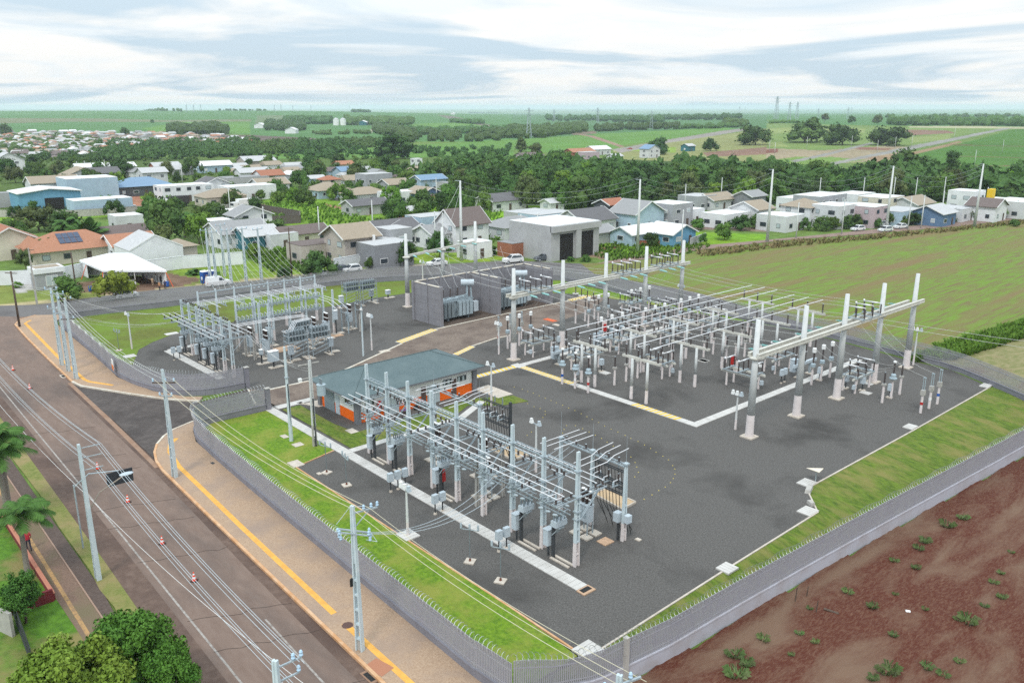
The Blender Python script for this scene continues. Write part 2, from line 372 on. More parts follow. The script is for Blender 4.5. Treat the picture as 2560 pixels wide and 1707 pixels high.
cover('s3', [(500, 625), (900, 545), (1330, 455), (2160, 297), (2250, 296), (1360, 482), (920, 565), (520, 645)], (.24, .23, .21))
cover('s3', [(2600, 285), (2600, 830), (1750, 770), (700, 775), (340, 735), (1060, 595), (1820, 425), (2240, 310)], (.062, .14, .022))
for y0 in (458, 560, 640): cover('s3', [(1700, y0 - 12 + (y0 > 600) * 0), (2600, y0 + 8), (2600, y0 + 14), (1700, y0 - 6)], (.12, .1, .04))
cover('s3', [(340, 705), (560, 690), (540, 715), (360, 740)], REDE)
cover('s0', [(0, 555), (2350, 580), (2350, 1130), (0, 1130)], (.07, .11, .025))
cover('s1', [(0, 580), (2350, 560), (2350, 1100), (0, 1100)], (.075, .12, .025))
cover('s2', [(0, 560), (1000, 580), (2350, 640), (2350, 1000), (0, 1050)], DARKG)
cover('s3', [(0, 700), (2600, 780), (2600, 940), (0, 1000)], DARKG)
cover('s0', [(-500, 1040), (400, 1060), (560, 1090), (1100, 1070), (1100, 1110), (-500, 1150)], GRASSB)
cover('s0', [(960, 885), (1210, 900), (1560, 965), (1340, 1015), (1080, 1045), (1060, 960)], (.3, .14, .085))
cover('s0', [(1280, 918), (1560, 918), (1540, 955), (1300, 950)], GRASSB)
cover('s0', [(1800, 975), (2352, 985), (2352, 1075), (1900, 1030)], (.24, .165, .12))
cover('s1', [(-5, 985), (180, 990), (420, 1100), (200, 1090), (-5, 1070)], (.22, .17, .11))
cover('s1', [(0, 905), (430, 915), (720, 955), (1020, 1050), (1350, 1100), (1380, 1185), (250, 1185), (420, 1080), (100, 1000)], (.135, .24, .025))
cover('s1', [(380, 915), (700, 950), (620, 985), (380, 970)], GRASSB)
cover('s1', [(400, 885), (740, 925), (760, 965), (640, 930), (400, 905)], TARM)
cover('s1', [(640, 990), (1040, 1070), (1040, 1095), (630, 1005)], (.27, .14, .09))
cover('s1', [(1270, 940), (2360, 850), (2360, 1330), (1950, 1090), (1400, 1060)], (.165, .3, .022))
cover('s1', [(1700, 880), (2100, 925), (2100, 940), (1700, 900)], (.26, .19, .14))
cover('s2', [(0, 1000), (560, 1000), (900, 1010), (500, 1060), (0, 1090)], GRASSB)
cover('s2', [(670, 1200), (1710, 1250), (2350, 1270), (2350, 1330), (1650, 1380), (1300, 1450), (660, 1490)], (.15, .27, .022))
cover('s2', [(800, 1385), (1000, 1375), (990, 1400), (830, 1412)], REDE)
cover('s2', [(490, 1400), (720, 1390), (860, 1440), (860, 1500), (560, 1440)], (.27, .18, .12))
cover('s2', [(930, 1235), (1350, 1185), (1700, 1170), (2350, 1220), (2350, 1245), (1650, 1220), (1000, 1260)], (.22, .16, .125))
cover('t1', [(0, 60), (280, 60), (500, 140), (700, 260), (800, 400), (480, 450), (0, 500)], (.15, .25, .03))
cover('t1', [(80, 370), (230, 380), (200, 410), (90, 400)], (.22, .15, .11))
cover('t1', [(940, 330), (1600, 250), (2350, 200), (2350, 330), (1700, 340), (1000, 420)], (.18, .27, .03))
cover('t1', [(820, 420), (1050, 400), (1700, 345), (1700, 372), (1000, 428), (830, 440)], (.3, .27, .22))
cover('t1', [(1540, 230), (2350, 210), (2352, 240), (1560, 262)], TARM)
cover('D', [(-300, 730), (-300, 640), (90, 660), (380, 620), (560, 600), (690, 590), (700, 640), (440, 662), (180, 692)], (.16, .19, .045))
cover('D', [(390, 622), (560, 598), (700, 600), (700, 636), (470, 655)], (.15, .225, .03))
cover('D', [(150, 650), (390, 628), (470, 640), (400, 662), (240, 676), (170, 668)], (.155, .1, .068))
cover('D', [(-300, 742), (0, 697), (180, 685), (300, 671), (430, 655), (700, 627), (700, 633), (430, 663), (300, 679), (180, 694), (0, 707), (-300, 760)], (.36, .3, .17))
cover('D', [(25, 655), (75, 640), (80, 665), (40, 672)], (.36, .34, .32))
cover('D', [(-200, 900), (0, 780), (40, 900), (0, 1600), (-300, 1600)], (.17, .17, .07))

def build_terrain():
    az = np.radians(np.concatenate([np.linspace(-75, -36, 60, endpoint=False), np.linspace(-36, 36, 620), np.linspace(36.6, 75, 60)]))
    rr = np.concatenate([np.geomspace(2, 30, 12, endpoint=False), np.geomspace(30, 26000, 640)])
    A, Q = np.meshgrid(az, rr)
    X = Q * (np.sin(A) * Rw[0] + np.cos(A) * Fw[0]); Y = Q * (np.sin(A) * Rw[1] + np.cos(A) * Fw[1])
    Z = relief(X, Y) + drop(X, Y) - .08
    x, y = X.ravel(), Y.ravel()
    col = np.empty((len(x), 4)); col[:] = (.11, .17, .04, 1)
    for poly, c in COVERS: col[inpoly(x, y, poly), :3] = c
    n, m = len(rr), len(az)
    idx = np.arange(n * m).reshape(n, m)
    f = np.stack([idx[:-1, :-1], idx[:-1, 1:], idx[1:, 1:], idx[1:, :-1]], -1).reshape(-1, 4)[:, ::-1]
    me = bpy.data.meshes.new('terrain'); me.vertices.add(n * m); me.vertices.foreach_set('co', np.stack([x, y, Z.ravel()], -1).ravel())
    k = len(f); me.loops.add(4 * k); me.loops.foreach_set('vertex_index', f.ravel().astype(np.int32)); me.polygons.add(k)
    me.polygons.foreach_set('loop_start', np.arange(0, 4 * k, 4, dtype=np.int32)); me.polygons.foreach_set('loop_total', np.full(k, 4, np.int32)); me.polygons.foreach_set('use_smooth', np.ones(k, bool))
    me.update(calc_edges=True)
    at = me.color_attributes.new('land_cover', 'FLOAT_COLOR', 'POINT'); at.data.foreach_set('color', col.ravel())
    m_ = bpy.data.materials.new('open_country'); m_.use_nodes = True; nn = m_.node_tree; b = nn.nodes['Principled BSDF']; b.inputs['Roughness'].default_value = .95; b.inputs['Specular IOR Level'].default_value = .1
    va = nn.nodes.new('ShaderNodeVertexColor'); va.layer_name = 'land_cover'; ge = nn.nodes.new('ShaderNodeNewGeometry')
    def nz(s, d, st=None):
        t = nn.nodes.new('ShaderNodeTexNoise'); t.inputs['Scale'].default_value = s; t.inputs['Detail'].default_value = d; t.inputs['Roughness'].default_value = .65
        nn.links.new(ge.outputs['Position'], t.inputs['Vector']); return t.outputs[0]
    def mr(src, a, b_):
        q = nn.nodes.new('ShaderNodeMapRange'); q.inputs[1].default_value = .3; q.inputs[2].default_value = .7; q.inputs[3].default_value = a; q.inputs[4].default_value = b_; nn.links.new(src, q.inputs[0]); return q.outputs[0]
    hs = nn.nodes.new('ShaderNodeHueSaturation'); nn.links.new(va.outputs[0], hs.inputs['Color'])
    mu = nn.nodes.new('ShaderNodeMath'); mu.operation = 'MULTIPLY'; nn.links.new(mr(nz(.35, 8), .68, 1.38), mu.inputs[0]); nn.links.new(mr(nz(.012, 6), .85, 1.15), mu.inputs[1])
    nn.links.new(mu.outputs[0], hs.inputs['Value']); nn.links.new(mr(nz(.05, 5), .485, .512), hs.inputs['Hue'])
    nn.links.new(hs.outputs[0], b.inputs['Base Color'])
    me.materials.append(m_)
    struct(put('terrain', me))
build_terrain()

# ------------------------------------------------------------------ flat sheets
def sheet(name, pts, m, z, skirt=0.12):
    bm = bmesh.new(); vs = [bm.verts.new((x, y, z)) for x, y in pts]; f = bm.faces.new(vs); f.normal_update()
    if f.normal.z < 0: f.normal_flip()
    r = bmesh.ops.extrude_face_region(bm, geom=[f])
    for e in r['geom']:
        if isinstance(e, bmesh.types.BMVert): e.co.z += 0
    for v in vs: v.co.z -= skirt
    bm.faces.ensure_lookup_table()
    bmesh.ops.recalc_face_normals(bm, faces=bm.faces)
    top = [q for q in bm.faces if abs(q.normal.z) > .9]
    bmesh.ops.triangulate(bm, faces=top)
    me = bpy.data.meshes.new(name); bm.to_mesh(me); bm.free(); me.materials.append(m)
    return struct(put(name, me))
def grid_sheet(name, poly, m, zf, res, rough=0.0):
    xs = [p[0] for p in poly]; ys = [p[1] for p in poly]
    gx = np.arange(min(xs), max(xs) + res, res); gy = np.arange(min(ys), max(ys) + res, res)
    X, Y = np.meshgrid(gx, gy); Z = zf(X, Y)
    if rough: Z = Z + rough * np.random.RandomState(3).rand(*Z.shape)
    n, k = X.shape; idx = np.arange(n * k).reshape(n, k)
    cx = (X[:-1, :-1] + X[1:, 1:]) / 2; cy = (Y[:-1, :-1] + Y[1:, 1:]) / 2; ins = inpoly(cx.ravel(), cy.ravel(), poly)
    f = np.stack([idx[:-1, :-1], idx[:-1, 1:], idx[1:, 1:], idx[1:, :-1]], -1).reshape(-1, 4)[ins]
    u, inv = np.unique(f, return_inverse=True); V = np.stack([X.ravel(), Y.ravel(), Z.ravel()], -1)[u]
    me = bpy.data.meshes.new(name); me.from_pydata(V.tolist(), [], inv.reshape(-1, 4).tolist()); me.materials.append(m)
    me.polygons.foreach_set('use_smooth', [True] * len(me.polygons)); me.update(); return struct(put(name, me))
KERB_R = [(-147, 29), (-145.6, 26.5), (-142.5, 25.2), (-133.6, 24.7), (-122, 24.3), (-107, 23.9), (-104.6, 24.2), (-102.2, 25.4), (-97.8, 27.6), (-93.2, 30.1), (-90, 32.6)]
KERB_F = [(-84.6, 31.2), (-84.1, 29.4), (-83.2, 27.2), (-82, 25.8), (-80.4, 24.6), (-78.5, 23.7), (-76.3, 23.1), (-73.8, 22.8), (-63.5, 22.45), (-53.2, 22.15), (-35.9, 21.7), (-15, 21.1)]
sheet('street', [(-15, 14.2), (-60, 15.4), (-106, 16.1), (-200, 17.5), (-200, 27), (-158.9, 26.3), (-147.5, 29)] + KERB_R[1:6] + [(-90, 23.3), (-76.3, 22.9)] + KERB_F[7:], ASPH, 0.0)
sheet('dusty_shoulder', [(-15, 13.0), (-48.8, 13.55), (-60, 13.9), (-73, 14.2), (-99, 14.75), (-200, 15.6), (-200, 17.8), (-106, 16.3), (-80, 16.0), (-55, 15.4), (-15, 14.4)], SHOUL, .006)
sheet('dusty_gutter', [(-106, 23.0), (-90, 22.6), (-74, 22.2), (-53, 21.3), (-15, 20.1), (-15, 21.2), (-53.2, 22.2), (-73.8, 22.85), (-76.3, 23.15), (-90, 23.5), (-106, 24.0)], SHOUL, .004)
sheet('driveway_apron', [(-107, 23.6), (-104.6, 24.25), (-102.2, 25.45), (-97.8, 27.65), (-93.2, 30.15), (-90, 32.65), (-90.6, 38.5), (-82.5, 38.5), (-82.6, 31), (-84.1, 29.4), (-83.2, 27.2), (-82, 25.8), (-80.4, 24.6), (-78.5, 23.7), (-76, 23.2), (-90, 23.55)], APRON, .012)
sheet('gutter_band', [(-107, 23.35), (-90, 22.98), (-75, 22.5), (-75, 22.95), (-90, 23.45), (-107, 23.8)], DIRT, .018)
sheet('rear_street', [(-160, 15), (-158.9, 26.3), (-155.6, 31.2), (-155.2, 45), (-153.6, 56), (-150.3, 67.6), (-148.3, 78.1), (-146.1, 89.2), (-140.7, 104.5), (-134, 119), (-122, 127), (-105, 127), (-88, 122), (-70, 117.5), (-50, 115), (-50, 113.4), (-84, 113.2), (-109, 114.8), (-121, 106), (-133, 92.5), (-138.6, 77), (-141, 51), (-143.8, 35), (-145.8, 30), (-147.3, 28)], ASPHR, .008)
PAVER = mat('brick_pavers', (.42, .3, .205), .92, col2=(.33, .22, .145), scale=9, mix=(.35, .65), detail=3, world=True, col3=(.3, .22, .17), scale3=.3, mix3=(.45, .7), bump=.4, bscale=14)
SW1 = KERB_R + [(-91.2, 33.5), (-92.5, 32), (-97, 29.9), (-105, 28.5), (-114.8, 29.1), (-138, 30), (-141, 30.6), (-144, 33)]
SW2 = KERB_F + [(-15, 25.6), (-32, 26.0), (-63.6, 27), (-78.5, 27.7), (-81.5, 28.6), (-83.2, 30.2)]
sheet('sidewalk', SW1, PAVER, .15, .2); sheet('sidewalk', SW2, PAVER, .15, .2)
def ribbon(name, pts, wd, m, z0, h, kind=True):
    b = MB(); P = [Vector((x, y, 0)) for x, y in pts]; N = len(P); A = []
    for i in range(N):
        d = (P[min(i + 1, N - 1)] - P[max(i - 1, 0)]).normalized(); n = Vector((-d.y, d.x, 0)) * wd / 2
        A += [(*(P[i] + n).xy, z0), (*(P[i] - n).xy, z0), (*(P[i] + n).xy, z0 + h), (*(P[i] - n).xy, z0 + h)]
    f = []
    for i in range(N - 1):
        a, c = 4 * i, 4 * i + 4; f += [(a + 2, a + 3, c + 3, c + 2), (a, a + 2, c + 2, c), (a + 3, a + 1, c + 1, c + 3)]
    f += [(0, 1, 3, 2), (4 * N - 4, 4 * N - 2, 4 * N - 1, 4 * N - 3)]
    b.add(A, f); o = b.build(name, m)
    return struct(o) if kind else o
ribbon('kerb', KERB_R[:5] + [KERB_R[5]], .22, KERBO, -.05, .235); ribbon('kerb', KERB_R[5:], .22, KERB, -.05, .235)
ribbon('kerb', KERB_F[:5], .22, KERB, -.05, .235); ribbon('kerb', KERB_F[4:], .22, KERBO, -.05, .235)
ribbon('tactile_strip', [(-143.8, 27.6), (-142.3, 26.5), (-119.2, 25.4), (-106.8, 25.2), (-105.5, 25.4), (-102.2, 27.1)], .42, TACT, .1, .056)
ribbon('tactile_strip', [(-80.6, 26.6), (-79.6, 25.6), (-77.6, 24.8), (-73.5, 24.2), (-58.3, 23.55), (-43.6, 23.05)], .42, TACT, .1, .056)
ribbon('tactile_strip', [(-42.2, 23.0), (-34.8, 22.85), (-15, 22.2)], .42, TACT, .1, .056)
ribbon('lane_line', [(-112, 17.0), (-91, 16.6), (-64.8, 16.15), (-41.3, 15.65), (-15, 15.1)], .13, WLINE, -.02, .026)
ribbon('lane_line', [(-46.2, 19.5), (-30, 18.9), (-15, 18.4)], .13, WLINE, -.02, .026)
sheet('bike_path', [(-15, 11.1), (-52, 11.6), (-67, 11.75), (-90, 12.0), (-90, 13.1), (-68.8, 12.75), (-57, 12.6), (-52, 12.3), (-15, 11.8)], BIKE, .02)
sheet('grass_verge', [(-15, 11.8), (-52, 12.3), (-54, 12.6), (-57, 12.5), (-60, 12.75), (-68.8, 12.85), (-76, 13.2), (-90, 13.2), (-110, 13.4), (-110, 14.8), (-99, 14.75), (-73, 14.2), (-60, 13.9), (-48.8, 13.55), (-15, 13.0)], DRYLAWN, .025)
PAVD = mat('worn_pavers', (.2, .13, .095), .95, col2=(.15, .095, .07), scale=7, detail=4, world=True, col3=(.15, .12, .07), scale3=.3)
sheet('garden_path', [(-15, 9.6), (-52, 10.0), (-57.7, 9.95), (-70, 10.0), (-90, 10.2), (-90, 12.0), (-67, 11.75), (-52, 11.6), (-15, 11.1)], PAVD, .03)
ribbon('tactile_strip', [(-90, 10.9), (-70, 10.65), (-59, 10.5), (-50, 10.35)], .26, mat('worn_tactile', (.4, .24, .1), .9, col2=(.25, .16, .09), scale=3, world=True), .0, .036)
ribbon('kerb', [(-90, 12.0), (-67, 11.75), (-52, 11.6), (-40, 11.4)], .1, mat('worn_kerb', (.3, .2, .15), .9), -.05, .11)
sheet('garden_lawn', [(-15, 0), (-120, 0), (-120, 8), (-90, 10.2), (-70, 10.0), (-57.7, 9.95), (-52, 10.0), (-15, 9.6)], mat('garden_grass', (.09, .2, .015), .95, col2=(.05, .12, .01), scale=2, detail=8, bump=.8, bscale=8, world=True, col3=(.2, .17, .06), scale3=.16, mix3=(.5, .62)), .02)
# --- the yard
YARD = [(-82.4, 37.2), (-90.4, 37.6), (-91.3, 39), (-96.5, 31.6), (-105, 29.4), (-114, 29.9), (-139, 31), (-141, 34), (-138.4, 50), (-136.4, 76.5), (-131, 89.5), (-112, 110.9), (-84, 110.6), (-59.6, 111.2), (-44, 108.6), (-38.9, 108.4), (-33, 104.9), (-32.9, 64.6), (-33.0, 63.4), (-30.1, 60.1), (-29.9, 46), (-29.6, 33.1), (-30.4, 32.2), (-36.5, 32.3), (-66.5, 32.3), (-67.7, 37.2)]
sheet('gravel_yard', YARD, GRAVEL, 0.0, .3)
sheet('rear_grass', [(-110.4, 32.1), (-105, 29.4), (-114, 29.9), (-139, 31), (-141, 34), (-138.4, 50), (-136.4, 76.5), (-131, 89.5), (-126, 96), (-118, 92), (-121.7, 84), (-122.4, 76.2), (-121.8, 67.8), (-122.6, 55), (-122.3, 42.9), (-119, 37.5), (-116.3, 34.7)], REARG, .02)
sheet('rear_grass', [(-111.7, 111), (-84, 110.5), (-70, 110.9), (-72, 109.6), (-85.6, 108.9), (-99.3, 106.0), (-105, 102.5), (-107.9, 103.5), (-114, 108.3)], LAWN, .02)
sheet('lawn', [(-82.3, 37.0), (-82.6, 31), (-81.2, 28.9), (-78.3, 28.0), (-63.6, 27.25), (-30, 26.3), (-30.1, 31.9), (-36.5, 32.2), (-66.6, 32.3), (-67.7, 36.9)], LAWN, .05, .1)
ribbon('edging', [(-67.7, 36.9), (-66.6, 32.3), (-36.5, 32.25), (-30.4, 32.2)], .14, KERBO, -.05, .12)
ribbon('edging', [(-29.6, 33.1), (-29.9, 46), (-30.1, 60.1), (-33.0, 63.4), (-32.9, 84), (-33, 104.9)], .14, SLABC, -.05, .12)
sheet('lawn', [(-81.5, 38.45), (-67.0, 38.45), (-67.0, 50.5), (-69.0, 54.5), (-66.5, 57.5), (-65.6, 60.5), (-68.2, 60.5), (-70.3, 56.5), (-70.3, 41.0), (-74, 40.5), (-81.5, 40.6)], BANK, .05, .1)
sheet('building_apron', [(-82.4, 41.2), (-81.6, 41.2), (-81.6, 43.5), (-79.6, 43.5), (-79.6, 41.9), (-82.4, 40.6)], SLABC, .06)
sheet('building_apron', [(-71.6, 58.6), (-68.6, 58.6), (-68.6, 60.8), (-73, 60.8), (-73, 58.3)], SLABC, .06)
sheet('entrance_slab', [(-83, 38.2), (-81.9, 38.2), (-81.9, 42.6), (-83, 42.6)], COVER, .06)
RD = [Gxy(*q) for q in [(95, 1530, 't1'), (480, 1445, 't1'), (810, 1345, 't1'), (1340, 1100, 't1'), (1640, 970, 't1'), (1200, 830, 'i'), (2050, 655, 'i'), (700, 365, 'k'), (800, 390, 'k')]]
RD2 = [Gxy(*q) for q in [(1350, 1075, 'i'), (1170, 1110, 'i'), (870, 1210, 'i'), (680, 1310, 'i')]]
sheet('inner_road', RD + [(-91, 97), (-88.5, 84)] + RD2 + [(-79.9, 58.2), (-80.2, 43.6), (-83.1, 42.7), (-83.1, 38.3), (-90.6, 38.6)], GRAVEL2, .012)
ribbon('kerb', RD[:4], .28, KERB, -.03, .13); ribbon('kerb', RD[4:], .28, KERB, -.03, .13); ribbon('kerb', RD2[:3], .22, KERB, -.03, .13)
ribbon('kerb', [Gxy(90, 415, 'u1'), Gxy(0, 415, 'u1'), (-90.4, 38.6)], .2, KERB, -.03, .12)
# bank down to the right-hand fence, and the red field beyond it
FENCE_R = [(-29.5, 26.2), (-27.4, 33.7), (-26.8, 47.7), (-25.4, 69), (-24, 88.9), (-23.6, 98)]
def zdrop(x, y): return drop(x, y)
EDGE = [(-30.2, 27), (-29.5, 33.1), (-29.8, 46), (-30.0, 60.1), (-32.9, 63.4), (-32.8, 84), (-32.9, 104.9)]
def lerp_poly(P, t):
    d = [0]
    for i in range(1, len(P)): d.append(d[-1] + math.hypot(P[i][0] - P[i - 1][0], P[i][1] - P[i - 1][1]))
    return [(float(np.interp(q * d[-1], d, [p[0] for p in P])), float(np.interp(q * d[-1], d, [p[1] for p in P]))) for q in t]
b = MB(); NN = 90; K = 8
def at_y(P, y): return float(np.interp(y, [p[1] for p in P], [p[0] for p in P]))
V = []
for i in range(NN + 1):
    y = 27 + (104.5 - 27) * i / NN; x0 = at_y(EDGE, y); x1 = at_y(FENCE_R + [(-28, 102.2), (-33, 105.3)], y) - .12
    zb = -1.15 * float(S((y - 25.5) / 4)) * (1 - float(S((y - 92) / 12)))
    for j in range(K + 1):
        t = j / K; V.append((x0 + (x1 - x0) * t, y, .03 + (zb + .05) * (t ** 1.15) + .03 * random.random() * (0 < j < K)))
b.add(V, [(i * (K + 1) + j, i * (K + 1) + j + 1, (i + 1) * (K + 1) + j + 1, (i + 1) * (K + 1) + j) for i in range(NN) for j in range(K)])
struct(b.build('grass_bank', BANK, smooth=True))
grid_sheet('red_field', [(-29.3, 26.0)] + [(x + .12, y) for x, y in FENCE_R[1:]] + [(-22, 108), (60, 140), (80, 0), (-10, 10), (-26, 24)], SOIL, lambda x, y: zdrop(np.minimum(x, -25), y) - .02, .5, .13)
# fields to the right and behind
SOY = mat('soy_field', (.13, .215, .022), .95, col2=(.145, .118, .045), scale=.9, mix=(.42, .62), detail=10, bump=1, bscale=2.5, world=True, col3=(.175, .128, .052), scale3=.09, mix3=(.47, .66), stretch=(2.0, .16, 1), dist=.25)
soy = [(-112, 121), (-122, 127.3)] + [Gxy(*q) for q in [(1440, 604), (1600, 581), (1800, 560), (2000, 544), (2200, 527), (2352, 510), (2650, 480), (2800, 640), (2352, 747), (2110, 828)]] + [(-50, 113.5), (-70, 117.5), (-88, 122)]
sheet('crop_field', soy, SOY, .03)
FALLOW = mat('fallow_field', (.24, .21, .1), .95, col2=(.15, .16, .05), scale=1.2, mix=(.4, .65), detail=9, bump=.8, bscale=4, world=True, col3=(.14, .07, .045), scale3=.12, mix3=(.52, .68), stretch=(1.2, .5, 1))
sheet('fallow_field', [Gxy(*q) for q in [(2105, 828), (2352, 745), (2800, 640), (2900, 900)]] + [(-10, 108), (-22, 108.2), (-28, 103), (-33, 106.2), (-39, 109.8), (-44, 110)], FALLOW, .0, .06)
VERGE = mat('weedy_verge', (.2, .23, .05), .95, col2=(.27, .21, .12), scale=.5, detail=8, world=True, bump=.8, bscale=3)
sheet('dirt_road', [Gxy(*q) for q in [(1370, 605), (1590, 566), (1700, 557), (1850, 543), (2000, 528), (2150, 514), (2352, 492), (2700, 460), (2700, 470), (2352, 502), (2200, 520), (2000, 537), (1800, 552), (1600, 575), (1440, 602)]], mat('dirt_road', (.26, .18, .15), .95, col2=(.2, .14, .115), scale=.6, detail=8, world=True), .05)
# ------------------------------------------------------------------ palisade fence: wall, pickets, razor coil
def fence(label, pts, wall_h, wmat=WALLG, zf=lambda x, y: 0.0, pick=1.85, coil=True, step=.135, wv=.048):
    D = [0]
    for a, b_ in zip(pts, pts[1:]): D.append(D[-1] + math.hypot(b_[0] - a[0], b_[1] - a[1]))
    Ltot = D[-1]; X = [p[0] for p in pts]; Y = [p[1] for p in pts]
    def at(s): return float(np.interp(s, D, X)), float(np.interp(s, D, Y))
    root = thing('palisade_fence', label, 'fence', (*at(0), 0)); ox, oy = at(0)
    wb = MB(); pb = MB(); cbm = MB()
    ss = sorted(set(list(np.arange(0, Ltot, 2.5)) + D)); top = []
    for s in ss:
        x, y = at(s); top.append((x - ox, y - oy, zf(x, y)))
    for a, c in zip(top, top[1:]):
        d = Vector((c[0] - a[0], c[1] - a[1], 0)); L = d.length
        if L < 1e-4: continue
        n = Vector((-d.y, d.x, 0)) / L * .09; P = []
        for q in (a, c):
            for sg in (-1, 1):
                P += [(q[0] + n.x * sg, q[1] + n.y * sg, q[2] - .25), (q[0] + n.x * sg, q[1] + n.y * sg, q[2] + wall_h)]
        wb.add(P, [(0, 4, 5, 1), (2, 3, 7, 6), (1, 5, 7, 3), (0, 1, 3, 2), (4, 6, 7, 5)])
        n2 = n * 1.35; P = []
        for q in (a, c):
            for sg in (-1, 1):
                P += [(q[0] + n2.x * sg, q[1] + n2.y * sg, q[2] + wall_h - .02), (q[0] + n2.x * sg, q[1] + n2.y * sg, q[2] + wall_h + .08)]
        wb.add(P, [(0, 4, 5, 1), (2, 3, 7, 6), (1, 5, 7, 3), (0, 2, 6, 4), (0, 1, 3, 2), (4, 6, 7, 5)])
        for hz in (.35, 1.45): pb.beam((a[0], a[1], a[2] + wall_h + hz), (c[0], c[1], c[2] + wall_h + hz), .05, .06)
    for s in np.arange(.06, Ltot, step):
        x, y = at(s); x2, y2 = at(min(s + .05, Ltot)); rz = math.atan2(y2 - y, x2 - x) if (x2 - x or y2 - y) else 0
        z = zf(x, y) + wall_h + .07
        c, q = math.cos(rz), math.sin(rz); tv = .018
        P = [(x - ox + (a * wv) * c - (b_ * tv) * q, y - oy + (a * wv) * q + (b_ * tv) * c, zz) for zz in (z, z + pick) for a, b_ in ((-1, -1), (1, -1), (1, 1), (-1, 1))]
        pb.add(P, [(4, 5, 6, 7), (0, 1, 5, 4), (1, 2, 6, 5), (2, 3, 7, 6), (3, 0, 4, 7)])
    if coil:
        pts3 = []; r = .27
        for k in range(int(Ltot / .36 * 9)):
            s = k * .36 / 9; x, y = at(s); x2, y2 = at(min(s + .3, Ltot)); d = Vector((x2 - x, y2 - y, 0)); d = d.normalized() if d.length > 1e-6 else Vector((1, 0, 0))
            a = 2 * math.pi * k / 9; jig = 1 + .25 * math.sin(s * 1.7)
            pts3.append((x - ox - d.y * math.cos(a) * r * jig, y - oy + d.x * math.cos(a) * r * jig, zf(x, y) + wall_h + pick + .22 + math.sin(a) * r * jig))
        if len(pts3) > 2: cbm.path(pts3, .013, n=3)
    wb.build('base_wall', wmat, root); pb.build('palisade', FENCEM, root)
    if coil and cbm.v: cbm.build('razor_coil', RAZOR, root)
    return root
def arc(pts, it=2):
    for _ in range(it):
        q = [pts[0]]
        for a, b_ in zip(pts, pts[1:]): q += [(a[0] * .75 + b_[0] * .25, a[1] * .75 + b_[1] * .25), (a[0] * .25 + b_[0] * .75, a[1] * .25 + b_[1] * .75)]
        q.append(pts[-1]); pts = q
    return pts
fence('grey palisade fence with razor coil along the brick sidewalk beside the street', arc([(-82.5, 37.0), (-82.7, 33), (-82.6, 29.6), (-80.4, 28.2), (-76, 27.6), (-63.6, 27.05), (-50, 26.55), (-32.5, 26.0)], 2), .62)
fence('short grey palisade fence closing the corner between the sidewalk lawn and red field', [(-32.5, 26.0), (-29.6, 26.15)], .7)
fence('long grey palisade fence above the red field, its pale wall soil-stained', arc(FENCE_R, 1), .95, WALLG2, lambda x, y: -1.15 * float(S((y - 25.5) / 5)) * (1 - float(S((y - 92) / 14))), 1.85)
fence('grey palisade fence between the gravel yard and the green crop field', arc([(-23.6, 98), (-27, 102), (-33, 105.7), (-39, 109.1), (-45, 109.8), (-59.6, 111.9), (-84, 111.3), (-112, 112)], 1), .5, coil=False, wv=.024)
fence('grey palisade fence between the rear street and the shaded grass slope', arc([(-112, 112), (-120, 106), (-131.6, 91), (-137, 76.5), (-139.4, 50), (-142, 36), (-141.6, 32), (-138, 30.3)], 1), .75, coil=False, wv=.024)
fence('curved grey palisade fence with razor coil from the left corner to the driveway', arc([(-138, 30.3), (-114.8, 29.15), (-105, 28.6), (-99, 29.4), (-94, 31.4), (-91.6, 34.5), (-91.3, 38.6)], 2), .62)
# blank notice board on the curved fence (orange lower half, white upper half)
t = thing('notice_board', 'small white and orange notice board on the curved fence', 'sign', (*Gxy(1042, 1290, 't0'), 0))
t.location = (-105.9, 28.35, 0); t.rotation_euler = (0, 0, R(-8))
MB().box(0, 0, .95, 1.15, .04, 1.3).build('panel', WHITEP, t); MB().box(0, -.024, .95, 1.15, .03, .62).build('lower_band', mat('sign_orange', (.75, .2, .04), .6), t)
# gate pillars at the driveway
for x, y, l in ((-82.5, 37.35, 'grey gate pillar at the razor-topped end of the front fence'), (-91.3, 38.95, 'grey gate pillar at the end of the curved fence')):
    t = thing('gate_pillar', l, 'pillar', (x, y, 0)); MB().box(0, 0, 0, .45, .45, 2.45).build('post', WALLG, t); MB().box(0, 0, 2.45, .56, .56, .08).build('cap', CONC, t)
# ------------------------------------------------------------------ shared pieces of the substation
def me_insul(name, h, r, sheds, m, capm=STEEL, n=9):
    b = MB(); P = [(r * .62, .03)]
    for i in range(sheds):
        z0 = .04 + (h - .08) * i / sheds; dz = (h - .08) / sheds
        P += [(r * .62, z0 + dz * .2), (r, z0 + dz * .35), (r * .95, z0 + dz * .55), (r * .62, z0 + dz * .8)]
    P.append((r * .62, h - .03)); b.lathe((0, 0, 0), P, n, 0)
    b.lathe((0, 0, 0), [(r * .8, 0), (r * .8, .035)], n, 1); b.lathe((0, 0, h - .04), [(r * .75, 0), (r * .75, .04)], n, 1)
    return b.mesh(name, [m, capm], True)
ME_POST = me_insul('insulator', .42, .095, 4, PORCE)
ME_POSTG = me_insul('insulator', .42, .09, 4, PORCG)
ME_TALL = me_insul('insulator', 1.3, .12, 9, PORCE)
ME_DISC = me_insul('insulator', 1.15, .105, 8, PORCE)
ME_BUSH = me_insul('bushing', .75, .085, 6, PORCE)
ME_BUSHG = me_insul('bushing', .6, .075, 5, TRAFOD)
def polymer(name='suspension_insulator'):
    b = MB(); b.ball((0, 0, 0), (.23, .1, .1), 8, 5); return b.mesh(name, PORCG, True)
ME_POLY = polymer()
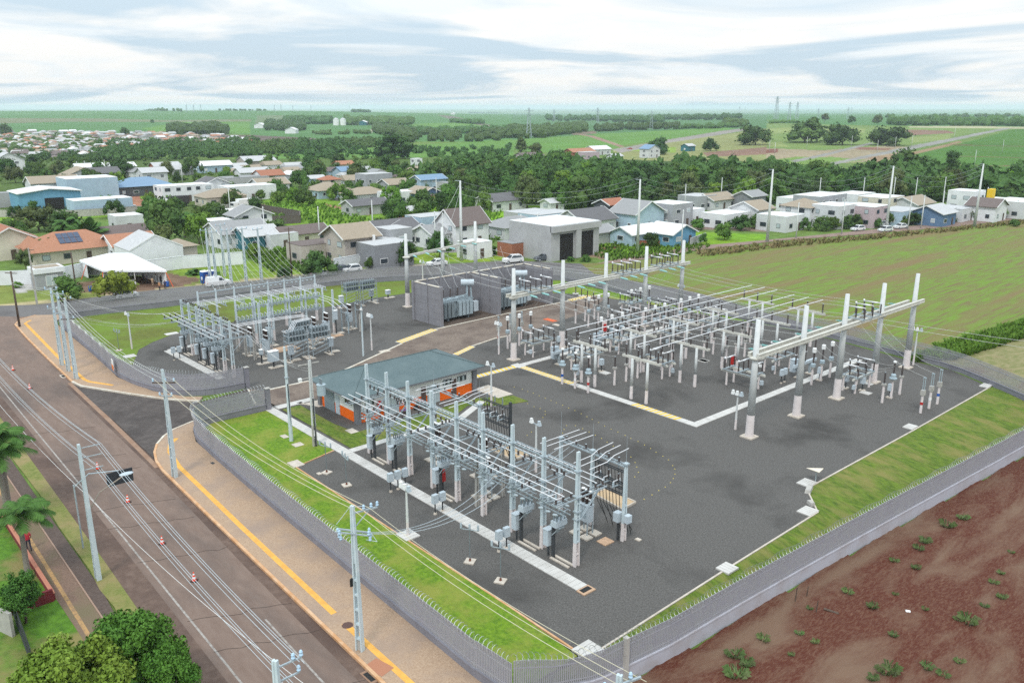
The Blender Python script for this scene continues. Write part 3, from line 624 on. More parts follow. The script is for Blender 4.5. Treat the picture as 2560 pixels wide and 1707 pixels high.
def tee_pole(h, w0=.46, w1=.26, t0=.3, t1=.17, paint=1.9, mats=None):
    """double-T concrete pole: two tapering ribs, a thin web and rungs"""
    b = MB()
    def sec(z): k = z / h; return w0 + (w1 - w0) * k, t0 + (t1 - t0) * k
    lev = [0, paint, h * .62, h]
    for s in (-1, 1):
        for i in range(3):
            z0, z1 = lev[i], lev[i + 1]; (wa, ta), (wb_, tb) = sec(z0), sec(z1); P = []
            for z, wv, tv in ((z0, wa, ta), (z1, wb_, tb)):
                x = s * (wv / 2 - .045)
                P += [(x - .045, -tv / 2, z), (x + .045, -tv / 2, z), (x + .045, tv / 2, z), (x - .045, tv / 2, z)]
            b.add(P, [(0, 1, 5, 4), (1, 2, 6, 5), (2, 3, 7, 6), (3, 0, 4, 7), (4, 5, 6, 7)], 1 if i == 0 else 0)
    z = .9
    while z < h * .6:
        wv, tv = sec(z); b.box(0, 0, z, wv - .08, tv * .75, .12, m=1 if z < paint else 0); z += 1.0
    for z0, z1 in ((0, .8), (h * .62, h - .01)):
        (wa, ta), (wb_, tb) = sec(z0), sec(z1)
        P = [(-wa / 2 + .08, -.05, z0), (wa / 2 - .08, -.05, z0), (wa / 2 - .08, .05, z0), (-wa / 2 + .08, .05, z0), (-wb_ / 2 + .08, -.05 - (z0 > 0) * .02, z1), (wb_ / 2 - .08, -.05, z1), (wb_ / 2 - .08, .05, z1), (-wb_ / 2 + .08, .05, z1)]
        b.add(P, [(0, 1, 5, 4), (1, 2, 6, 5), (2, 3, 7, 6), (3, 0, 4, 7), (4, 5, 6, 7)], 1 if z0 == 0 else 0)
    return b.mesh('shaft', mats or [BLUEP, PAINTB])
def round_pole(h, r0, r1, paint=2.4, n=14, mats=None):
    b = MB(); k = paint / h
    b.tube((0, 0, 0), (0, 0, paint), r0, r0 + (r1 - r0) * k, n, 1, False); b.tube((0, 0, paint), (0, 0, h), r0 + (r1 - r0) * k, r1, n, 0)
    return b.mesh('shaft', mats or [CONCP, PAINTB], True)
ME_T9 = tee_pole(8.9); ME_T7 = tee_pole(7.15, .42, .24, .28, .16, 1.6); ME_T64 = tee_pole(6.45, .4, .24, .26, .16, 1.5); ME_T43 = tee_pole(4.4, .34, .22, .24, .15, 4.4, [CONC, CONC])
def arm_part(parent, y0, y1, z, ys, step=None, ins=None, x=0, gap=.24):
    b = MB()
    for s in (-1, 1): b.beam((x + s * gap, y0, z), (x + s * gap, y1, z), .06, .1)
    for y in np.linspace(y0 + .1, y1 - .1, 5): b.beam((x - gap, y, z), (x + gap, y, z), .05, .05)
    a = b.build('crossarm', STEEL, parent)
    for y in ys: put('insulator', ins or ME_POST, a, (x, y, z + .05))
    return a
# ------------------------------------------------------------------ the near feeder bay: nine tall double-T poles
PX = [-64.97, -61.61, -58.25, -54.75, -51.3, -47.87, -44.35, -40.9, -37.43]
YB = [-2.15, -1.45, -.65, 1.1, 1.85, 2.6]
pole0 = None
for i, x in enumerate(PX):
    lab = '%s tall pale-blue concrete pole from the control building in the near busbar row' % ORD[i]
    if i == 0:
        pole0 = thing('busbar_pole', lab, 'pole', (x, 39.3, 0), 0, 'tall concrete poles of the near busbar row')
        put('shaft', ME_T9, pole0, rz=math.pi / 2)
        arm_part(pole0, -2.35, 2.8, 5.5, YB)
        br = MB(); br.beam((0, .2, 3.6), (0, 2.2, 5.45), .06); br.beam((.1, .2, 3.6), (.1, 2.2, 5.45), .06); br.build('brace', STEEL, pole0)
        cm_ = MB().box(0, 0, 0, .42, .5, .09).mesh('clamp', STEEL)
        for z in (3.7, 4.3, 5.45, 7.4): put('clamp', cm_, pole0, (0, 0, z))
    else: copy_tree(pole0, (x, 39.3, 0), 0, lab)
for j, y in enumerate(YB):
    b = MB(); b.tube((0, 0, 0), (28.7, 0, 0), .032, n=7)
    tag(b.build('busbar', ALU, None, (-66.0, 39.3 + y, 6.0)), '%s of six long aluminium busbars over the near pole row, counted from the sidewalk' % ORD[j], 'busbar', 'busbars over the near pole row')
def ladder_beam(L, name='lattice_beam'):
    b = MB()
    for y in (-.22, .22):
        b.beam((0, y, 0), (L, y, 0), .05, .08); b.beam((0, y, .34), (L, y, .34), .04, .05)
    n = max(3, int(L / .5))
    for k in range(n):
        x = L * (k + .5) / n; b.beam((x, -.22, .34), (x, .22, .34), .06, .03); b.beam((x - .2, -.22, 0), (x + .2, -.22, .34), .03)
    return b
sw_me = None
def switch_unit():
    """knife switch: steel base, two grey insulators, blade"""
    b = MB(); b.box(0, 0, 0, .1, .95, .07)
    for y in (-.36, .36): b.lathe((0, y, .07), [(.07, 0), (.1, .08), (.065, .14), (.1, .2), (.065, .26), (.09, .33), (.05, .38)], 7, 1)
    b.beam((0, -.36, .48), (0, .42, .5), .05, .06, 2); return b.mesh('knife_switch', [STEEL, PORCG, ALU])
ME_SW = switch_unit()
for i in range(8):
    x0 = PX[i] + .2; L = PX[i + 1] - PX[i] - .4
    t = thing('lattice_beam', 'upper steel lattice beam joining the %s and %s poles of the near row' % (ORD[i], ORD[i + 1]), 'beam', (x0, 39.3, 7.25), 0, 'upper lattice beams of the near row')
    ladder_beam(L).build('truss', STEEL, t)
    for k, f in enumerate((.22, .45, .68)):
        if i in (0, 1, 3, 5, 6, 7): put('insulator', ME_POST, t, (L * f, -.2, -.5)); 
        if i in (1, 4): put('insulator', ME_POST, t, (L * f + .25, .3, -.9))
    t = thing('lattice_beam', 'lower steel switch beam joining the %s and %s poles of the near row' % (ORD[i], ORD[i + 1]), 'beam', (x0, 38.6, 4.15), 0, 'lower switch beams of the near row')
    ladder_beam(L).build('truss', STEEL, t)
    for f in (.18, .42, .66):
        if i != 2: put('knife_switch', ME_SW, t, (L * f, .1, .42), random.uniform(-.25, .25)); put('suspension_insulator', ME_POLY, t, (L * f + .2, -.45, -.1), R(35)); put('suspension_insulator', ME_POLY, t, (L * f, .9, .1), R(20))
    if i != 2:
        wv = MB()
        for f in (.18, .42, .66):
            wv.path([(L * f, -.2, .8), (L * f - .1, -.6, .5), (L * f + .2, -.9, -.1)], .016, 4); wv.path([(L * f, .5, .9), (L * f + .1, .9, .5), (L * f + .1, 1.3, 1.2)], .016, 4)
        wv.build('jumper', WIREK, t)
# reclosers with their control cabinets
def recloser(label, group, loc, rz=0):
    t = thing('recloser', label, 'recloser', loc, rz, group)
    p = MB(); p.box(0, 0, 0, .2, .2, 2.75); p.build('post', STEELD, t)
    a = MB(); a.box(.38, 0, 2.7, .95, .6, .09); a.beam((.05, .2, 1.9), (.75, .25, 2.7), .06); a.beam((.05, -.2, 1.9), (.75, -.25, 2.7), .06); a.build('bracket', STEEL, t)
    k = MB(); k.box(.55, 0, 2.85, .55, 1.15, .42); k.box(.55, 0, 3.27, .5, 1.1, .05); tk = k.build('tank', CAB, t)
    for y in (-.4, 0, .4): put('bushing', ME_BUSHG, tk, (.42, y, 3.3)); put('bushing', ME_BUSHG, tk, (.72, y, 3.28))
    c = MB(); c.box(-.42, -.1, .95, .5, .62, 1.25); c.box(-.42, -.1, 2.2, .58, .7, .05); cb_ = c.build('control_cabinet', CAB, t)
    MB().box(-.68, -.1, 1.45, .015, .12, .2).build('door_handle', STEELD, cb_)
    MB().box(-.42, -.1, 0, .1, .1, .95).build('cabinet_leg', STEELD, t)
    s = MB(); s.box(.9, .22, -.02, 1.9, .2, .12); s.box(.9, -.22, -.02, 1.9, .2, .12); s.build('slab', SLABC, t)
    return t
rc0 = None
for k, (w_, x, y) in enumerate([('h', 455, 1090), ('h', 765, 1255), ('h', 1425, 1610), ('e', 955, 1420), ('e', 1330, 1610)]):
    p = Gxy(x, y, w_); lab = '%s grey pole-mounted recloser with cabinet along the near trench, counted from the control building' % ORD[k]
    if rc0 is None: rc0 = recloser(lab, 'reclosers along the near trench', (*p, 0), 0)
    else: copy_tree(rc0, (*p, 0), 0, lab)
# rear row of shorter poles with tubes across
RX = [-61.75, -54.85, -44.5, -41.0, -37.6]; rp0 = None
for i, x in enumerate(RX):
    lab = '%s shorter concrete pole in the row behind the near busbars' % ORD[i]
    if rp0 is None:
        rp0 = thing('busbar_pole', lab, 'pole', (x, 44.65, 0), 0, 'shorter concrete poles behind the near busbars'); put('shaft', ME_T64, rp0, rz=math.pi / 2)
        l = MB(); l.tube((0, 0, 6.4), (0, 0, 8.6), .02, .008, 5); l.build('lightning_rod', STEEL, rp0); MB().box(0, 0, 6.3, .4, .4, .12).build('cap', STEEL, rp0)
    else: copy_tree(rp0, (x, 44.65, 0), 0, lab)
def rear_beam(x0, x1, n, lab, tubes=True):
    t = thing('support_beam', lab, 'beam', (x0, 44.65, 6.2)); L = x1 - x0
    b = MB()
    for y in (-.2, .2): b.beam((0, y, 0), (L, y, 0), .06, .12)
    for k in range(7): b.beam((L * k / 6, -.2, 0), (L * k / 6, .2, 0), .05)
    b.build('rail', STEEL, t)
    for k in range(n):
        x = L * (k + .6) / (n + .3); put('insulator', ME_POST, t, (x, 0, .06))
    return t
def tubes(x0, dxs, y0, y1, z, lab, grp, drop_=None):
    for k, dx in enumerate(dxs):
        b = MB(); pts = [(0, 0, 0), (0, y1 - y0, 0)] if not drop_ else [(0, 0, 0), (0, (y1 - y0) * .45, .05), (0, (y1 - y0) * .62, drop_), (0, y1 - y0, drop_ + .12)]
        b.path(pts, .03, 6); tag(b.build('busbar', ALU, None, (x0 + dx, y0, z)), '%s %s' % (ORD[k], lab), 'busbar', grp)
rear_beam(-44.5, -41.0, 3, 'steel beam carrying three tubes between the third and fourth rear poles')
rear_beam(-41.0, -37.6, 3, 'steel beam carrying three tubes above the cable rack nearest the lawn corner')
rear_beam(-61.75, -54.85, 6, 'long steel beam between the first two rear poles facing the orange wall')
tubes(-44.4, (.35, 1.1, 1.9), 41.9, 46.3, 6.75, 'of three short tubes over the third rear pole', 'short tubes over the third rear pole')
tubes(-40.6, (.2, .95, 1.8), 41.9, 46.3, 6.3, 'of three bent tubes dropping to the near cable rack', 'bent tubes at the near cable rack', .35)
tubes(-60.9, (0, .85, 1.7), 42.0, 46.4, 6.75, 'of three tubes running towards the orange wall', 'tubes towards the orange wall')
tubes(-57.3, (0, .7, 1.4), 42.0, 47.2, 6.4, 'of three bent tubes dropping to the dark cable rack', 'bent tubes at the dark cable rack', .3)
def cable_rack(lab, x0, x1, y, pit):
    t = thing('cable_rack', lab, 'cable rack', (x0, y, 0)); L = x1 - x0; b = MB()
    for z in (5.6, 4.6, 4.2, 3.7): b.beam((0, -.12, z), (L, -.12, z), .07, .09); b.beam((0, .12, z), (L, .12, z), .05, .07)
    b.build('rail', STEELD, t); c = MB()
    for k in range(10):
        x = L * (k + .5) / 10; c.path([(x, 0, 5.5), (x + .05, .15, 3.6), (x + .1, .25, 2.2), (x + random.uniform(-.1, .3), .9 + random.random() * .8, .05)], .028, 5)
    c.build('cables', WIREK, t)
    for k in range(3): put('bushing', ME_BUSH, t, (L * (k + .6) / 3.4, 0, 4.55)); put('bushing', ME_BUSHG, t, (L * (k + .5) / 3.4, .1, 5.7))
    for k in range(3): put('knife_switch', ME_SW, t, (L * (k + .6) / 3.4, -.2, 4.3))
    s = MB(); s.prism([(q[0] - x0, q[1] - y) for q in pit], -.02, .12)
    t2 = s.build('cable_pit', mat('sand_fill', (.5, .36, .22), .95, col2=(.42, .3, .18), scale=2, detail=8), t)
    kb = MB(); P = [(q[0] - x0, q[1] - y) for q in pit]
    for a, c_ in zip(P, P[1:] + P[:1]): kb.beam((*a, .08), (*c_, .08), .12, .2)
    kb.build('pit_kerb', SLABC, t); return t
pit1 = [Gxy(1810, 880, 'e'), Gxy(1945, 822, 'e'), Gxy(2300, 975, 'e'), Gxy(2140, 1062, 'e')]
cable_rack('cable rack dropping black cables into the sandy pit nearest the lawn corner', -41.0, -37.6, 44.75, pit1)
cable_rack('dark cable rack with black cables between the busbars and the orange wall', -57.6, -53.9, 47.3, [(-57.7, 48.3), (-57.5, 50.3), (-54.4, 50.3), (-54.4, 48.3)])
tp = thing('busbar_pole', 'dark slim steel post beside the dark cable rack', 'post', (-53.8, 47.4, 0)); MB().box(0, 0, 0, .22, .22, 6.2).build('shaft', STEELD, tp)
# end cable pole with boxes
t = thing('junction_box', 'pair of grey junction boxes low on the pole by the sandy cable pit', 'junction box', (-37.6, 44.45, 0))
MB().box(-.42, -.05, 1.6, .5, .55, .75).build('box', CAB, t); MB().box(.45, .1, 1.75, .4, .5, .6).build('box', CAB, t); MB().box(-.35, -.05, 0, .14, .14, 1.6).build('conduit', STEELD, t)
# circuit breakers with dark bushings between the rows
def breaker(label, loc, rz=0, group=None):
    t = thing('circuit_breaker', label, 'circuit breaker', loc, rz, group)
    s = MB(); s.box(-.55, -.5, -.02, .8, .75, .14); s.box(.55, -.5, -.02, .8, .75, .14); s.box(-.55, .5, -.02, .8, .75, .14); s.box(.55, .5, -.02, .8, .75, .14); s.build('slab', SLABC, t)
    lm_ = MB().box(0, 0, .1, .08, .08, 1.1).mesh('leg', STEEL)
    for a, c in ((-.45, -.3), (.45, -.3), (.45, .3), (-.45, .3)): put('leg', lm_, t, (a, c, 0))
    k = MB(); k.box(0, 0, 1.15, 1.0, .62, 1.35); k.box(0, 0, 2.5, 1.1, .7, .06); bd = k.build('cabinet', CAB, t); MB().box(.0, -.33, 1.5, .5, .02, .6).build('door', TRAFO, bd)
    for x in (-.38, 0, .38):
        put('bushing', me_b2, t, (x, .05, 2.55))
    return t
def bb():
    b = MB(); b.lathe((0, 0, 0), [(.11, 0), (.15, .06), (.11, .12), (.15, .2), (.11, .28), (.15, .36), (.11, .44)], 9, 0); b.lathe((0, 0, .44), [(.16, 0), (.16, .1)], 9, 1)
    b.lathe((0, 0, .54), [(.11, 0), (.15, .08), (.11, .16), (.15, .24), (.11, .32), (.15, .4), (.11, .5), (.15, .58)], 9, 0); b.lathe((0, 0, 1.12), [(.17, 0), (.18, .06), (.1, .12)], 9, 1); return b.mesh('bushing', [PORCE, WHITEP], True)
me_b2 = bb()
brk = breaker('grey breaker with three dark bushings behind the fifth near pole', (-50.3, 41.5, 0), 0, 'breakers among the near poles')
copy_tree(brk, (-53.6, 44.0, 0), 0, 'grey breaker with three dark bushings in front of the sandy cable pit'); copy_tree(brk, (-40.3, 43.3, 0), 0, 'grey breaker with dark bushings behind the eighth near pole')
copy_tree(brk, (-59.2, 43.0, 0), 0, 'grey breaker with dark bushings nearest the control building')
for k, (x, y) in enumerate(((-49.48, 39.9), (-49.5, 42.76))):
    t = thing('support_post', '%s short square concrete post beside the breaker behind the fifth near pole' % ORD[k], 'post', (x, y, 0)); put('shaft', ME_T43, t, rz=math.pi / 2); MB().box(0, 0, 4.3, .3, .5, .12).build('cap', STEEL, t)
# sand pit slab and loose slabs on the gravel
def slab(label, p, sx, sy, m=SLABC, n=1, rz=0, h=.1, axis=0, grp=None):
    b = MB()
    for k in range(n):
        if axis == 0: b.box((k - (n - 1) / 2) * sx / n, 0, -.02, sx / n - .03, sy, h)
        else: b.box(0, (k - (n - 1) / 2) * sy / n, -.02, sx, sy / n - .03, h)
    return tag(b.build('concrete_slab', m, None, (*p, 0), rz=rz), label, 'slab', grp)
slab('tan square slab beside the pole of the sandy cable pit', Gxy(1945, 1430, 'e'), .95, 1.0, mat('tan_slab', (.5, .33, .22), .9, col2=(.42, .28, .18)))
slab('tiny pale slab near the end cable pole', Gxy(2330, 1408, 'e'), .45, .35, YELLOW if 0 else SLABC)
slab('pale four-panel drain cover at the lawn corner of the gravel', Gxy(705, 1275, 'v2'), 1.5, 1.5, COVER, 4, 0, .14)
slab('four-panel drain cover at the bend of the bank, next to the grass', Gxy(1975, 520, 'v2'), 1.1, 1.3, COVER, 4, 0, .14, 1)
slab('long drain cover at the near notch of the bank', Gxy(365, 1390, 'u3'), 1.2, 1.5, COVER, 5, 0, .12, 1)
slab('long drain cover under the triangular board at the bank notch', Gxy(355, 1130, 'u3'), 1.2, 1.5, COVER, 5, 0, .12, 1)
slab('drain cover halfway along the top of the bank', Gxy(1305, 615, 'u3'), 1.0, 1.5, COVER, 4, 0, .12, 1)
slab('drain cover at the far end of the bank by the corner fence', Gxy(2000, 238, 'u3'), 1.0, 1.6, COVER, 4, 0, .12, 1)
slab('drain cover beside the lawn edge near the tall street pole', Gxy(1395, 215, 'v1'), 1.5, 1.3, COVER, 4, 0, .12)
slab('large pale slab where lawn and gravel meet by two earthing stands', Gxy(365, 955, 'u1'), 1.5, 1.1, SLABC)
slab('small pale slab on gravel near the first earthing stand', Gxy(580, 1045, 'u1'), .5, .35, SLABC)
slab('pale lid on the lawn left of the light pole', Gxy(262, 705, 'u1'), 1.0, .6, SLABC); 
slab('square lid with dark centre on the lawn beside the light pole', Gxy(385, 780, 'u1'), .95, .95, SLABC)
slab('pale slab on the grass by the corner of the control building', Gxy(880, 655, 'u1'), 1.3, .9, SLABC)
for k, (x, y) in enumerate(((375, 1195), (392, 1325))):
    t = thing('concrete_block', ['larger rounded concrete block at the notch of the bank', 'small tilted concrete block at the notch of the bank'][k], 'block', (*Gxy(x, y, 'u3'), 0), R(20 + 40 * k))
    MB().box(0, 0, 0, [.5, .42][k], [1.5, .7][k], .3, top=.85).build('block', CONC, t)
# triangular board on a post
t = thing('triangular_board', 'white triangular board flat on a short post by the bank', 'sign', (*Gxy(435, 1120, 'u3'), 0))
MB().tube((0, 0, 0), (0, 0, 1.15), .04).build('post', STEEL, t); b = MB(); b.add([(-.75, .5, 1.1), (.75, .5, 1.1), (0, -.75, 1.25), (-.75, .5, 1.14), (.75, .5, 1.14), (0, -.75, 1.29)], [(2, 1, 0), (3, 4, 5), (0, 1, 4, 3), (1, 2, 5, 4), (2, 0, 3, 5)]); b.build('board', mat('cream_board', (.7, .62, .5), .7), t, rz=R(45))
# cable trenches with cover slabs
def trench(label, p, q, wd, m=COVER, pitch=.5, z=.0, h=.09, stripes=False, end=False):
    a, c = Vector((*p, 0)), Vector((*q, 0)); d = c - a; L = d.length; rz = math.atan2(d.y, d.x); b = MB(); n = max(1, int(round(L / pitch)))
    if stripes:
        b.box(L / 2, 0, -.02, L, wd, h); n = int(L / .62)
        for k in range(n):
            x = (k + .5) * L / n; b.add([(x - .2 - .12, -wd / 2, h - .016), (x + .16 - .12, -wd / 2, h - .016), (x + .16 + .12, wd / 2, h - .016), (x - .2 + .12, wd / 2, h - .016)], [(0, 1, 2, 3)], 1)
    else:
        for k in range(n): b.box((k + .5) * L / n, 0, -.02, L / n - .025, wd, h + .006 * random.random())
    o = b.build('trench_cover', [m, YELLOW], None, (*p, z), rz=rz); return tag(o, label, 'trench cover')
trench('long ribbed concrete trench cover running past the near pole row', (-82.9, 37.5), (-35.1, 37.52), 1.05)
b = MB(); b.box(0, 0, -.02, .75, 1.15, .1); t = thing('trench_end', 'dark open end of the near cable trench', 'trench', (-34.7, 37.5, 0)); b.build('rim', mat('tan_slab', (.5, .33, .22)), t); MB().box(-.05, 0, .082, .42, .85, .01).build('opening', RUBBER, t)
trench('concrete trench cover along the front of the high-voltage yard', (-66.6, 68.63), (-57.1, 68.63), .95, pitch=.9)
trench('yellow striped trench crossing between the two yards', (-75.5, 68.63), (-66.6, 68.63), .95, stripes=True)
trench('yellow striped trench crossing near the yard corner', (-57.1, 68.63), (-50.7, 68.63), .95, stripes=True)
trench('plain corner piece of the trench cover at the striped crossing', (-50.7, 68.63), (-48.2, 68.63), .95, pitch=.9)
trench('long concrete trench cover running under the right-hand gantry poles', (-48.7, 69.15), (-48.7, 104), .95, pitch=.9)
trench('concrete trench cover between the first rear gantry poles', (-76.3, 69.2), (-76.3, 104), .95, pitch=.9)
trench('yellow striped trench crossing at the corner of the control building', (-76.4, 59.2), (-76.3, 68.1), .95, stripes=True)
trench('wide pale slab at the crossing of two trenches', (-77.2, 68.63), (-75.5, 68.63), 1.2, pitch=2)
trench('concrete path from the near trench past the lawn', (-66.5, 38.05), (-66.5, 51.6), .85, pitch=1.4)
trench('bent concrete path to the far door of the control building', (-66.5, 51.6), (-69.0, 56.6), .85, pitch=1.4)
trench('long trench cover on the left yard parallel to the curved fence', (-113.2, 37.5), (-96.4, 37.95), 1.05)
trench('short angled trench cover at the left end of the left yard', (-113.1, 37.6), (-113.4, 42.5), 1.0)
trench('yellow striped crossing on the inner road near the firewalls', Gxy(1310, 1092, 't1'), Gxy(1640, 972, 't1'), 1.3, stripes=True, z=.03)
trench('short yellow striped crossing behind the control building roof', Gxy(680, 1312, 'i'), Gxy(890, 1212, 'i'), .9, stripes=True, z=.03)
trench('yellow striped crossing on the inner road beside the second firewall', Gxy(900, 745, 'd'), Gxy(1160, 688, 'd'), 1.3, stripes=True, z=.03)
# earthing stands, marshalling boxes, light poles, poles by the building
def stand(label, p, h, grp):
    t = thing('arrester_stand', label, 'post', (*p, 0), R(random.uniform(-10, 30)), grp)
    MB().tube((0, 0, .1), (0, 0, h), .035).build('post', TRAFOD, t); b = MB(); b.box(0, 0, -.02, .75, .75, .12); b.build('base', SLABC, t)
    MB().tube((0, 0, .1), (0, 0, .3), .1, .06).build('foot', mat('rust', (.14, .05, .03)), t); MB().beam((-.7, 0, h - .4), (.7, 0, h - .4), .05).build('crossarm', STEEL, t)
    for x in (-.65, 0, .65): put('insulator', ME_POSTG, t, (x, 0, h - .38))
    return t
s0 = stand('thin dark stand with three insulators nearest the lawn edge slab', Gxy(650, 1035, 'u1'), 3.0, 'thin insulator stands on the gravel')
for x, y, w_, l in ((832, 1150, 'u1', 'thin dark stand beside the near trench between slab and cabinets'), (1965, 455, 'v1', 'thin stand with insulators near the cabinets beside the trench'), (2245, 635, 'v1', 'thin tall stand with insulators closest to the lawn'), (480, 1550, 'n', 'thin wire stand in front of the left yard')):
    copy_tree(s0, (*Gxy(x, y, w_), 0), R(random.uniform(-10, 40)), l)
def marsh(label, p, n):
    t = thing('marshalling_box', label, 'cabinet', (*p, 0)); 
    for k in range(n):
        y = (k - (n - 1) / 2) * .75; MB().box(0, y, 1.0, .35, .5, .75, top=.96).build('cabinet', CAB, t); MB().box(0, y, .1, .08, .08, .9).build('leg', STEELD, t); MB().lathe((0, y, 0), [(.16, 0), (.13, .14)], 8).build('foot', SLABC, t)
    return t
marsh('group of three grey boxes on legs beside the near trench', Gxy(1305, 1185, 'u1'), 3); marsh('pair of grey boxes on legs past the striped trench covers', Gxy(1680, 1400, 'u1'), 2); marsh('pair of grey boxes on legs near the wire stands', Gxy(2265, 345, 'v1'), 2)
marsh('pair of grey boxes beside the right-hand trench', Gxy(135, 208, 'u3'), 2); marsh('single grey box near the left yard trench corner', Gxy(280, 1300, 'l'), 2)
def light(label, p, h, heads=2, r=.13, rz=0):
    t = thing('flood_light', label, 'flood light', (*p, 0), rz)
    b = MB(); b.tube((0, 0, 0), (0, 0, h * .3), r, r * .9, 8, 1); b.tube((0, 0, h * .3), (0, 0, h), r * .9, r * .55, 8, 0); b.build('pole', [CONCP, PAINTB], t)
    MB().beam((-.5, 0, h + .03), (.5, 0, h + .03), .07).build('crossarm', STEEL, t)
    for k in range(heads):
        x = [-.5, .5, 0][k]; q = MB(); q.box(0, 0, -.12, .34, .3, .3, top=.7); q.box(0, -.02, .18, .22, .2, .14); q.build('lamp', CAB if k % 2 else WHITEP, t, (x, -.1, h + .18))
    return t
light('flood light pole with three heads in front of the near trench', (Gxy(1395, 1610, 'u1')[0], Gxy(1395, 1610, 'u1')[1]), 3.9, 3)
light('flood light pole with two outspread heads behind the near busbars', (-51.2, 48.2), 4.6, 2)
light('flood light pole before the front gantry with three boxes', (-45.22, 70.73), 3.7, 3); light('flood light pole by the far right gantry pole', (-43.0, 107.0), 4.5, 3)
light('flood light pole at the corner of the control building', (-67.2, 56.4), 4.6, 2); light('wooden-footed flood light pole with three heads on the middle gravel', (-95, 58.5), 4.6, 3); light('flood light pole on the shaded grass slope', (-117.3, 34.15), 4.7, 2)
light('flood light pole beside the rear gantry and breaker rows', (-82.0, 70.2), 4.0, 3); light('distant flood light pole behind the long aluminium tubes', Gxy(1700, 690 + 80, 'D') if 0 else (-80.4, 107.3), 4.2, 3)
light('flood light behind the firewall on the rear grass', Gxy(280, 400, 'i'), 3.4, 2)
def slim(label, p, h, r, m=None, top=None):
    t = thing('mast', label, 'mast', (*p, 0)); b = MB(); b.tube((0, 0, 0), (0, 0, h), r, r * .55, 10); b.build('shaft', m or BLUEP, t); return t
t = slim('tall slim grey mast at the lawn corner by the gate', (-72.6, 34.95), 9.75, .2); MB().box(.12, 0, .05, .1, .1, 6).build('conduit', STEELD, t); MB().box(0, 0, 6.6, .34, .34, .1).build('clamp', STEEL, t)
t = slim('slim grey mast with camera left of the middle flood light', (-93.4, 56.15), 6.7, .13); MB().box(.15, -.1, 6.3, .22, .3, .22).build('camera', WHITEP, t)
t = thing('transformer_pole', 'concrete pole with grey drum transformer beside the control building', 'pole', (-69.9, 36.1, 0)); put('shaft', tee_pole(8.8, .42, .24, .28, .17, 2.2, [CONCP, CONC]), t, rz=math.pi / 2)
MB().beam((-.2, -1.1, 8.4), (-.2, 1.1, 8.4), .09).build('crossarm', CONC, t); MB().beam((-.2, -1.2, 7.0), (-.2, .9, 7.0), .09).build('crossarm', CONC, t)
k = MB(); k.tube((.55, .75, 5.3), (.55, .75, 6.3), .42, n=14); k.tube((.55, .75, 6.3), (.55, .75, 6.36), .46, n=14); tk = k.build('tank', TRAFO, t)
for x in (-.2, 0, .2): put('bushing', ME_BUSHG, tk, (.55 + x, .75, 6.35))
MB().box(0, -1.1, 6.9, .3, .3, .3).build('lamp', WHITEP, t); MB().box(.2, 0, 0, .09, .09, 5).build('conduit', STEELD, t)
# low yellow marker studs on the gravel
stud = MB().lathe((0, 0, 0), [(.06, 0), (.055, .035), (.02, .05)], 8).mesh('marker', mat('marker_yellow', (.5, .4, .1), .7))
seq = [(20, 250), (95, 268), (145, 290), (195, 305), (250, 328), (305, 350), (358, 372), (408, 392), (465, 415), (520, 440), (577, 464), (635, 492), (688, 520), (736, 545), (795, 573), (850, 605), (910, 634), (972, 661), (1038, 692), (1091, 719), (1157, 747), (1217, 779), (1272, 812), (1323, 846), (1385, 883), (1437, 916), (1475, 969), (1494, 1000), (1495, 1047), (1481, 1087), (1455, 1125), (1407, 1165), (1347, 1197), (1285, 1237), (1213, 1277),
       (35, 350), (97, 375), (143, 400), (202, 428), (258, 446), (305, 471), (305, 500), (283, 528), (262, 563), (245, 595), (219, 628), (178, 661), (139, 691), (500, 602), (582, 602), (648, 630), (708, 660), (764, 690), (822, 719), (873, 754), (930, 790), (1091, 890), (1130, 940), (1145, 982), (1160, 1030), (1126, 1072), (478, 637), (464, 670)]
for k, (x, y) in enumerate(seq): tag(put('marker_stud', stud, None, (*Gxy(x, y, 'u2'), 0)), 'small yellow marker stud in the dotted loops on the open gravel', 'marker stud', 'yellow marker studs on the gravel')
# ------------------------------------------------------------------ high-voltage yard: round-pole gantries and beams
ME_R12 = round_pole(12.15, .43, .23); ME_R5 = round_pole(4.75, .2, .15, 1.55); ME_R21 = round_pole(2.1, .15, .125, 2.05); ME_R16 = round_pole(1.65, .13, .115, 1.6)
gp0 = None
def gantry_pole(label, x, y, slabbed=True):
    global gp0
    if gp0 is None:
        gp0 = thing('gantry_pole', label, 'pole', (x, y, 0), 0, 'tall round concrete gantry poles'); put('shaft', ME_R12, gp0)
        MB().box(0, 0, -.02, 1.35, 1.35, .16).build('base_slab', SLABC, gp0); MB().lathe((0, 0, 8.15), [(.5, 0), (.62, .12), (.62, .22), (.36, .3)], 14).build('corbel', BEAMC, gp0)
        return gp0
    return copy_tree(gp0, (x, y, 0), 0, label)
GY = [70.0, 78.9, 87.5, 96.3, 105.15]
for i, y in enumerate(GY): gantry_pole('%s round gantry pole of the rear row counted from the firewalls side' % ORD[i], -78.8, y)
for i, y in enumerate(GY): gantry_pole('%s round gantry pole of the right-hand front row counted from the flood light' % ORD[i], -43.1, y)
def gbeam(label, x, y0, y1, z):
    b = MB()
    for w_ in (0,):
        b.box(0, (y1 - y0) / 2, 0, .3, y1 - y0, .16); b.box(0, (y1 - y0) / 2, .16, .2, y1 - y0, .16); b.box(0, (y1 - y0) / 2, .32, .3, y1 - y0, .12)
    return tag(b.build('concrete_beam', BEAMC, None, (x, y0, z)), label, 'beam', 'long concrete gantry beams')
gbeam('near beam of the rear gantry carrying the disconnectors', -78.3, 69.2, 106.3, 8.4); gbeam('far beam of the rear gantry behind the disconnectors', -79.3, 69.2, 106.3, 8.4)
